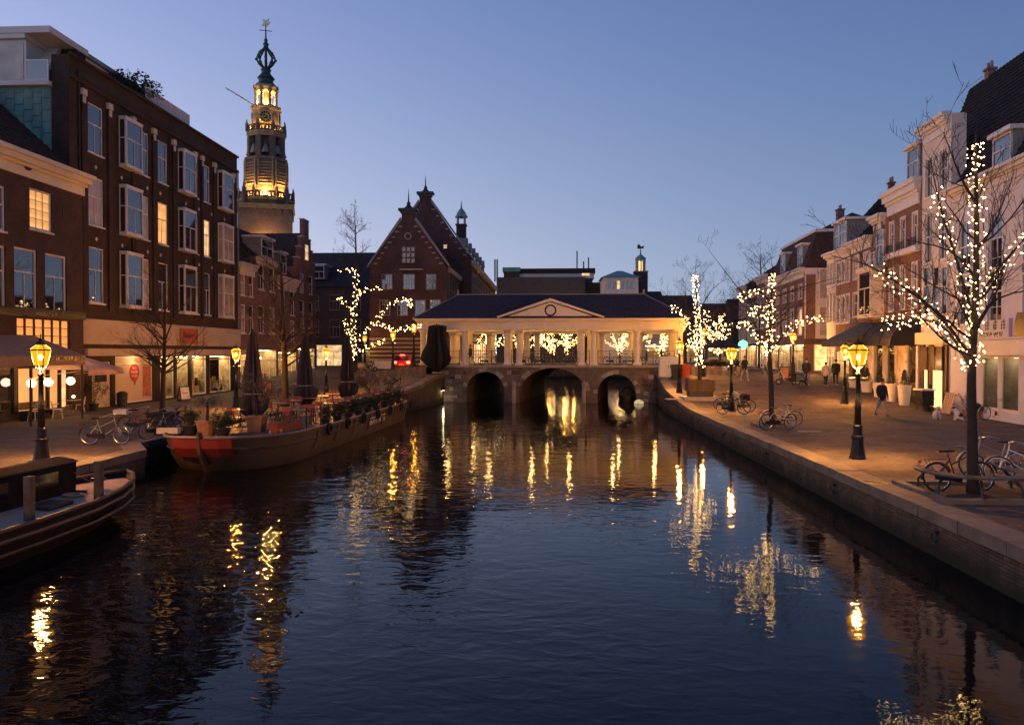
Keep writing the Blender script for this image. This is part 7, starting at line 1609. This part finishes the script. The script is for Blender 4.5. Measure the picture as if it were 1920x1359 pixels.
p = Vector(FR.pt(FR.U(1770), -1.0, .03)); cr = thing('shop_display', 'dark covered shop display cart by the bright doorway', 'cart', p, FR.a); MB().box(-.5, .5, -.3, .3, .3, 1.1).build('cart_body', BLACKP, cr); MB().box(-.56, .56, -.36, .36, 1.103, 1.18).build('cart_top', CLUT[3], cr)
for x in (-.4, .4):
    for y in (-.25, .25): MB().lathe([(.14, -.02), (.14, .02)], 12).build('wheel', IRON, cr, loc=(x, y, .14)).rotation_euler = (R(90), 0, 0)
rr = random.Random(9)
for i in range(6):      # flower stall by the bridge
    X = atY(1322 + 12 * i, 690, 72).x; fs_ = potted(['bucket of pale flowers at the near end of the flower stall', 'bucket of orange flowers at the flower stall', 'bucket of pink flowers in the middle of the stall', 'bucket of white flowers at the flower stall beside the pink ones', 'bucket of yellow flowers at the flower stall', 'bucket of mixed flowers at the far end of the stall'][i], Vector((X, 72, 1.37)), .3, .5, 'bush', 1.0, 80 + i, CLUT[i % 6], group='flower buckets at the stall'); l = MB(); foliage(l, rr, (0, 0, .95), .35, 120, .09, .5); l.build('flowers', mat('petals_%d' % i, ((.6, .45, .35), (.6, .2, .05), (.6, .2, .25), (.6, .58, .5), (.6, .42, .06), (.5, .3, .3))[i], .6, .2), fs_)
um = thing('market_umbrella', 'dark open market umbrella above the flower stall', 'umbrella', Vector((atY(1350, 690, 73).x, 73, 1.37))); MB().lathe([(.04, 0), (.04, 2.9)], 8).build('pole', IRON, um); c = MB(); c.lathe([(2.0, 2.2), (1.98, 2.35), (.1, 3.0), (0.02, 3.05)], 8); c.build('canopy', mat('black_canvas', (.02,) * 3), um)
lamp('stall_lamp', (0, 0, 2.0), 60, (1, .7, .4), um, .15); MB().ball((0, 0, 2.0), .07, 8, 6).build('hanging_bulb', emit('ceiling_lamp', (1, .6, .2), 18), um)
gs = thing('pharmacy_sign', 'round green glowing sign over the far shops', 'sign', Vector((atY(1393, 646, 86).x, 86, atY(1393, 646, 86).z)), R(-10)); o = MB().lathe([(.5, -.08), (.5, .08)], 20).build('lit_disc', emit('green_neon', (.2, 1, .55), 2.2), gs); o.rotation_euler = (R(90), 0, 0); MB().tube([(0, .0, 0), (1.5, .3, 0)], .04, 5).build('bracket', IRON, gs)
# ================================================================ cafe terrace on the left
def metal_chair(label, loc, rz):
    root = thing('metal_chair', label, 'chair', loc, R(rz), 'pale metal cafe chairs'); m = mat('pale_steel', (.55, .48, .38), .4, .15, 5)
    for x in (-1, 1):
        for y in (-1, 1): MB().tube([(.16 * x, .15 * y, .45), (.23 * x, .22 * y, 0)], .018, 5).build('leg', m, root)
    MB().box(-.2, .2, -.2, .2, .44, .465).build('seat', m, root); MB().tube([(-.2, .18, .46), (-.22, .2, .7), (-.21, -.05, .72)], .014, 5).build('arm', m, root); MB().tube([(.2, .18, .46), (.22, .2, .7), (.21, -.05, .72)], .014, 5).build('arm', m, root)
    b = MB(); b.tube([(-.2, .2, .46), (-.19, .25, .82), (0, .27, .86), (.19, .25, .82), (.2, .2, .46)], .015, 5); b.box(-.08, .08, .215, .235, .47, .84); b.build('backrest', m, root)
for i, (x, y, rz) in enumerate(((125, 776, 100), (150, 775, -60), (12, 788, 80), (48, 784, -80), (92, 778, 200), (-12, 792, 60), (108, 785, 120), (66, 789, -100))): metal_chair(['pale metal chair set out in front of the cafe steps', 'pale metal chair facing the lantern before the cafe'][i - 6] if i > 5 else ['pale metal chair left of the small lamp table by the grey door', 'pale metal chair right of the small lamp table by the grey door', 'pale metal chair under the taupe awning', 'pale metal chair facing the candle table', 'pale metal chair near the cafe steps', 'pale metal chair at the awning corner post'][i], G(x, y), rz)
GLB = emit('globe_light', (1, .8, .5), 5)
for i, (x, y) in enumerate(((138, 777), (28, 786))):
    t = thing('cafe_table', ('small round cafe table between two metal chairs by the grey door', 'round cafe table with candle under the awning')[i], 'table', G(x, y)); MB().lathe([(.3, .72), (.3, .75)], 16).build('table_top', WOODL, t); MB().lathe([(.03, .02), (.03, .72)], 8).build('post', IRON, t); MB().lathe([(.2, 0), (.2, .02)], 12).build('foot', IRON, t)
    c = thing('table_lamp', ('small glowing lamp on the table by the grey door', 'small glowing lamp on the table under the awning')[i], 'lamp', G(x, y) + Vector((0, 0, .752))); MB().lathe([(.05, 0), (.05, .02), (.015, .03), (.015, .1)], 8).build('stand', IRON, c); MB().ball((0, 0, .17), .08, 10, 8).build('shade', GLB, c)
for i, px_ in enumerate((27, 60, 103)):
    p = FC.pt(FC.U(px_), -.8, 0); g = thing('globe_lamp', ('globe lamp on a thin stand by the cafe door', 'globe lamp on a thin stand between the paper lit panes', 'globe lamp on a thin stand beside the cafe steps')[i], 'lamp', p, 0, 'globe lamps before the cafe'); MB().lathe([(.14, 0), (.14, .02), (.012, .03), (.012, 1.6)], 8).build('stand', IRON, g); MB().ball((0, 0, 1.75), .2, 14, 10).build('globe', GLB, g); lamp('globe_bulb', (.35, 0, 1.75), 20, (1, .6, .28), g, .2)
p = FC.pt(FC.U(98), -.02, 0); stp = thing('door_steps', 'dark stone steps below the cafe shop panes', 'steps', p, FL.a)
for i in range(3): MB().box(-1.2, 1.2, -.9 + .3 * i, 0, .12 * i, .12 * (i + 1) - .003).build('step', STONED, stp)
bn = thing('cafe_bench', 'dark bench along the cafe window', 'bench', FC.pt(FC.U(48), -.3, 0), FC.a); MB().box(-1, 1, -.45, 0, .42, .46).build('seat', WOODD, bn); MB().box(-1, 1, -.02, .02, .5, .85).build('backrest', WOODD, bn)
for x in (-.9, .9): MB().box(x - .03, x + .03, -.42, -.03, 0, .42).build('leg', IRON, bn)
bg_ = thing('litter_bin', 'dark round bin beside the bakery display window', 'bin', FL.pt(FL.U(213), -.5, 0)); MB().lathe([(.26, 0), (.3, .75), (.32, .77), (.3, .8), (.24, .8)], 14).build('body', BPOT, bg_); MB().ball((0, 0, .82), .24, 10, 6, (1, 1, .4)).build('bag', BLACKP, bg_)
potted('leafy shrub in a pot beside the cafe corner', Vector(FL.pt(FL.U(152), -.7, 0)), .25, .4, 'bush', 1.5, 91, BPOT)
def aboard(label, p, rz, col, txt):
    a = thing('pavement_sign', label, 'sign', p, R(rz)); 
    for s in (-1, 1):
        f = MB(); f.box(-.35, .35, -.02, .02, 0, 1.0); o = f.build('board', WOODD, a, loc=(0, .22 * s, 0)); o.rotation_euler = (R(-13 * -s), 0, 0); MB().box(-.3, .3, -.03, -.021, .15, .92).build('poster', col, o)
        if s < 0: text(txt, .15, BLACKP, 'lettering', o, (0, -.036, .5))
aboard('orange poster pavement sign beyond the first parasol', GG(501, 738), 20, mat('poster_orange', (.6, .2, .1)), 'menu'); aboard('white price board outside the bakery', GG(345, 752), 60, WHITE, 'brood'); aboard('striped orange pavement sign near the scooters', GG(1471, 712), -30, mat('poster_orange2', (.6, .25, .08)), 'open')
# roof terrace shrub on the tall building
zt_ = (FL.Z(133, 112) + FL.Z(445, 292)) / 2
sh = thing('roof_shrub', 'dark shrub growing on the tall building roof terrace', 'plant', FL.pt(FL.U(275), .8, zt_)); l = MB(); rr = random.Random(3)
for i in range(9): foliage(l, rr, (rr.uniform(-.5, .5), rr.uniform(-2.4, 2.2), .7 + rr.uniform(-.4, .7)), .75, 170, .2)
l.build('leaves', LEAFD, sh); s = MB(); s.tube([(0, 0, 0), (0, .3, .9)], .05, 5); s.tube([(0, -1, 0), (0, -1.2, 1)], .05, 5); s.build('stems', BARK, sh); MB().box(-.4, .4, -2.3, 2.2, -.05, .3).build('trough', LEAD, sh)
# ================================================================ red car at the bridge
cp = Vector((atY(758, 695, 72).x, 72, 1.42)); car = thing('red_car', 'red hatchback with glowing tail lights driving away by the bridge', 'car', cp, R(90 + 4))
CARP = mat('car_red', (.4, .02, .02), .25, .1, 2, spec=.6)
b = MB(); b.prism([(-2.0, .25), (2.0, .25), (2.05, .6), (1.9, .78), (.9, .9), (.35, 1.42), (-1.3, 1.48), (-1.9, 1.0), (-2.08, .75)], -.86, .86); b.build('body', CARP, car)
MB().add([(-1.93, -.68, 1.0), (-1.93, .68, 1.0), (-1.4, .6, 1.44), (-1.4, -.6, 1.44)], [(0, 1, 2, 3)]).build('rear_window', BLACKP, car)
for s in (-1, 1):
    MB().add([(.75, s * .865, .92), (-1.5, s * .865, .95), (-1.15, s * .865, 1.38), (.3, s * .865, 1.36)], [(0, 1, 2, 3)]).build('side_window', GL_D, car)
    MB().box(-2.1, -2.02, s * .62 - .14, s * .62 + .14, .72, .92).build('tail_light', emit('tail_red', (1, .05, .02), 30), car); MB().box(2.0, 2.06, s * .6 - .16, s * .6 + .16, .58, .72).build('headlight', LEAD, car)
    for x in (-1.25, 1.3): MB().lathe([(.31, -.1), (.31, .1)], 16).build('wheel', mat('rubber', (.012,) * 3), car, loc=(x, s * .78, .31)).rotation_euler = (R(90), 0, 0)
MB().box(-1.5, -1.4, -.2, .2, 1.49, 1.53).build('brake_light', emit('tail_red', (1, .05, .02), 30), car); MB().box(-2.12, -2.06, -.8, .8, .3, .55).build('bumper', BLACKP, car); MB().box(-2.125, -2.08, -.26, .26, .58, .69).build('number_plate', mat('plate_yellow', (.6, .45, .05)), car)
lamp('tail_glow', (-2.6, 0, .9), 25, (1, .06, .03), car, .2)
# parked motorbikes and boards by the city hall street
scooter('dark motor scooter parked in front of the city hall street', Vector((atY(690, 690, 70).x, 70, 1.4)), 10)
hd = thing('street_barrier', 'white street barrier boards beside the red car', 'barrier', Vector((atY(720, 690, 72).x, 72, 1.4))); MB().box(-1.1, 1.1, -.03, .03, .2, .95).build('board', WHITE, hd)
for x in (-1.0, 1.0): MB().box(x - .04, x + .04, -.2, .2, 0, .2).build('foot', IRON, hd)
# covered dinghy in the right arch and a pale floating lump, given its own glow, before it
dg_ = thing('covered_dinghy', 'dinghy under a dark tarpaulin lying in the right arch', 'boat', (6.6, 65.5, WZ), R(-6)); pl3 = [(0, -2.0), (.45, -1.6), (.75, -.8), (.8, .8), (.7, 1.8), (0, 1.9)]
loft('hull', pl3, [(-.2, .7, .9, 0), (.1, .95, .97, 0), (.4, 1, 1, .05)], HULL, dg_); c = MB(); c.add([(x, y, .42) for x, y in pl3] + [(-x, y, .42) for x, y in pl3[::-1][1:-1]] + [(0, -1.2, .95), (0, 1.2, .9)], []); 
t = MB(); t.prism([(-.82, .38), (.82, .38), (.5, .8), (.1, 1.15), (-.3, .95)], -1.6, 1.6); t.build('tarpaulin', mat('black_tarp', (.015,) * 3, .6), dg_)
wm_ = thing('floating_lump', 'pale glowing lump floating by the right arch', 'lantern', tuple(G(1198, 757, WZ))); m_ = MB(); m_.lathe([(.3, -.05), (.4, .08), (.32, .22), (.14, .33), (.02, .36)], 10); m_.build('float', emit('pale_glow', (1, .8, .4), .45, .5, 6), wm_)

# ================================================================ small wear and litter on the quays
lit = MB(); rr = random.Random(77)
for _ in range(420):
    if rr.random() < .7: x, y = rr.uniform(8.5, 13.5), rr.uniform(9, 40)
    else: x, y = rr.uniform(-19, -13.8), rr.uniform(16, 40)
    a = rr.uniform(0, 6.28); s_ = rr.uniform(.03, .07); z = gz(x, y) + .024 + rr.uniform(0, .012); c, d = math.cos(a) * s_, math.sin(a) * s_
    lit.add([(x - c, y - d, z), (x + d * .5, y - c * .5, z + .012), (x + c, y + d, z + .004), (x - d * .5, y + c * .5, z + .01)], [(0, 1, 2, 3)])
tag(lit.build('fallen_leaves', mat('dead_leaf', (.16, .09, .04), .8, .4, 9)), 'scattered dead leaves and litter on the quay paving', 'leaves', kind='stuff')
for i, (px_, py_, w_, l_, rz) in enumerate(((1518, 809, .9, .28, 0), (1640, 905, .5, .5, 8), (1260, 748, .8, .8, 0), (1905, 700, .1, .1, 0))):
    if i == 3: continue
    p = GG(px_, py_); o = thing('drain_cover', ('pale stone slab set in the right quay paving', 'square iron drain cover near the lone lantern', 'pale manhole cover by the bridge foot quay edge')[i], 'drain cover', p + Vector((0, 0, .006)), R(rz)); MB().box(-w_ / 2, w_ / 2, -l_ / 2, l_ / 2, -.02, .012).build('plate', (CONC, IRON, CONC)[i], o)
    if i == 1:
        for k in range(6): MB().box(-.2, .2, -.2 + .07 * k, -.17 + .07 * k, .0122, .02).build('bar', IRON, o)
for i, y in enumerate((15.5, 21.0, 27.5, 34.0)):     # mooring rings on the right quay wall
    r_ = thing('mooring_ring', 'iron mooring ring on the quay wall below the coping', 'ring', (7.64, y, -.38), 0, 'mooring rings on the right quay wall'); MB().tube([(-.03, .11 * math.cos(R(a)), -.11 + .11 * math.sin(R(a))) for a in range(0, 360, 30)], .014, 5, close=True).build('ring', IRON, r_); MB().box(-.03, .06, -.03, .03, -.03, .03).build('staple', IRON, r_)
for i, (px_, py_, k, h, pm) in enumerate(((1738, 772, 'bush', .7, BPOT), (1812, 779, 'twigs', 1.0, TERR), (1745, 765, 'cone', 1.3, CREAM2), (1836, 783, 'bush', .6, TERR))):
    potted(('low bush in a black pot by the wooden piers', 'twiggy plant in terracotta by the leaning pallet', 'small clipped cone in a cream pot by the wooden piers', 'low bush in terracotta under the lettered sign')[i], GG(px_, py_), .2, .3, k, h, 120 + i, pm)
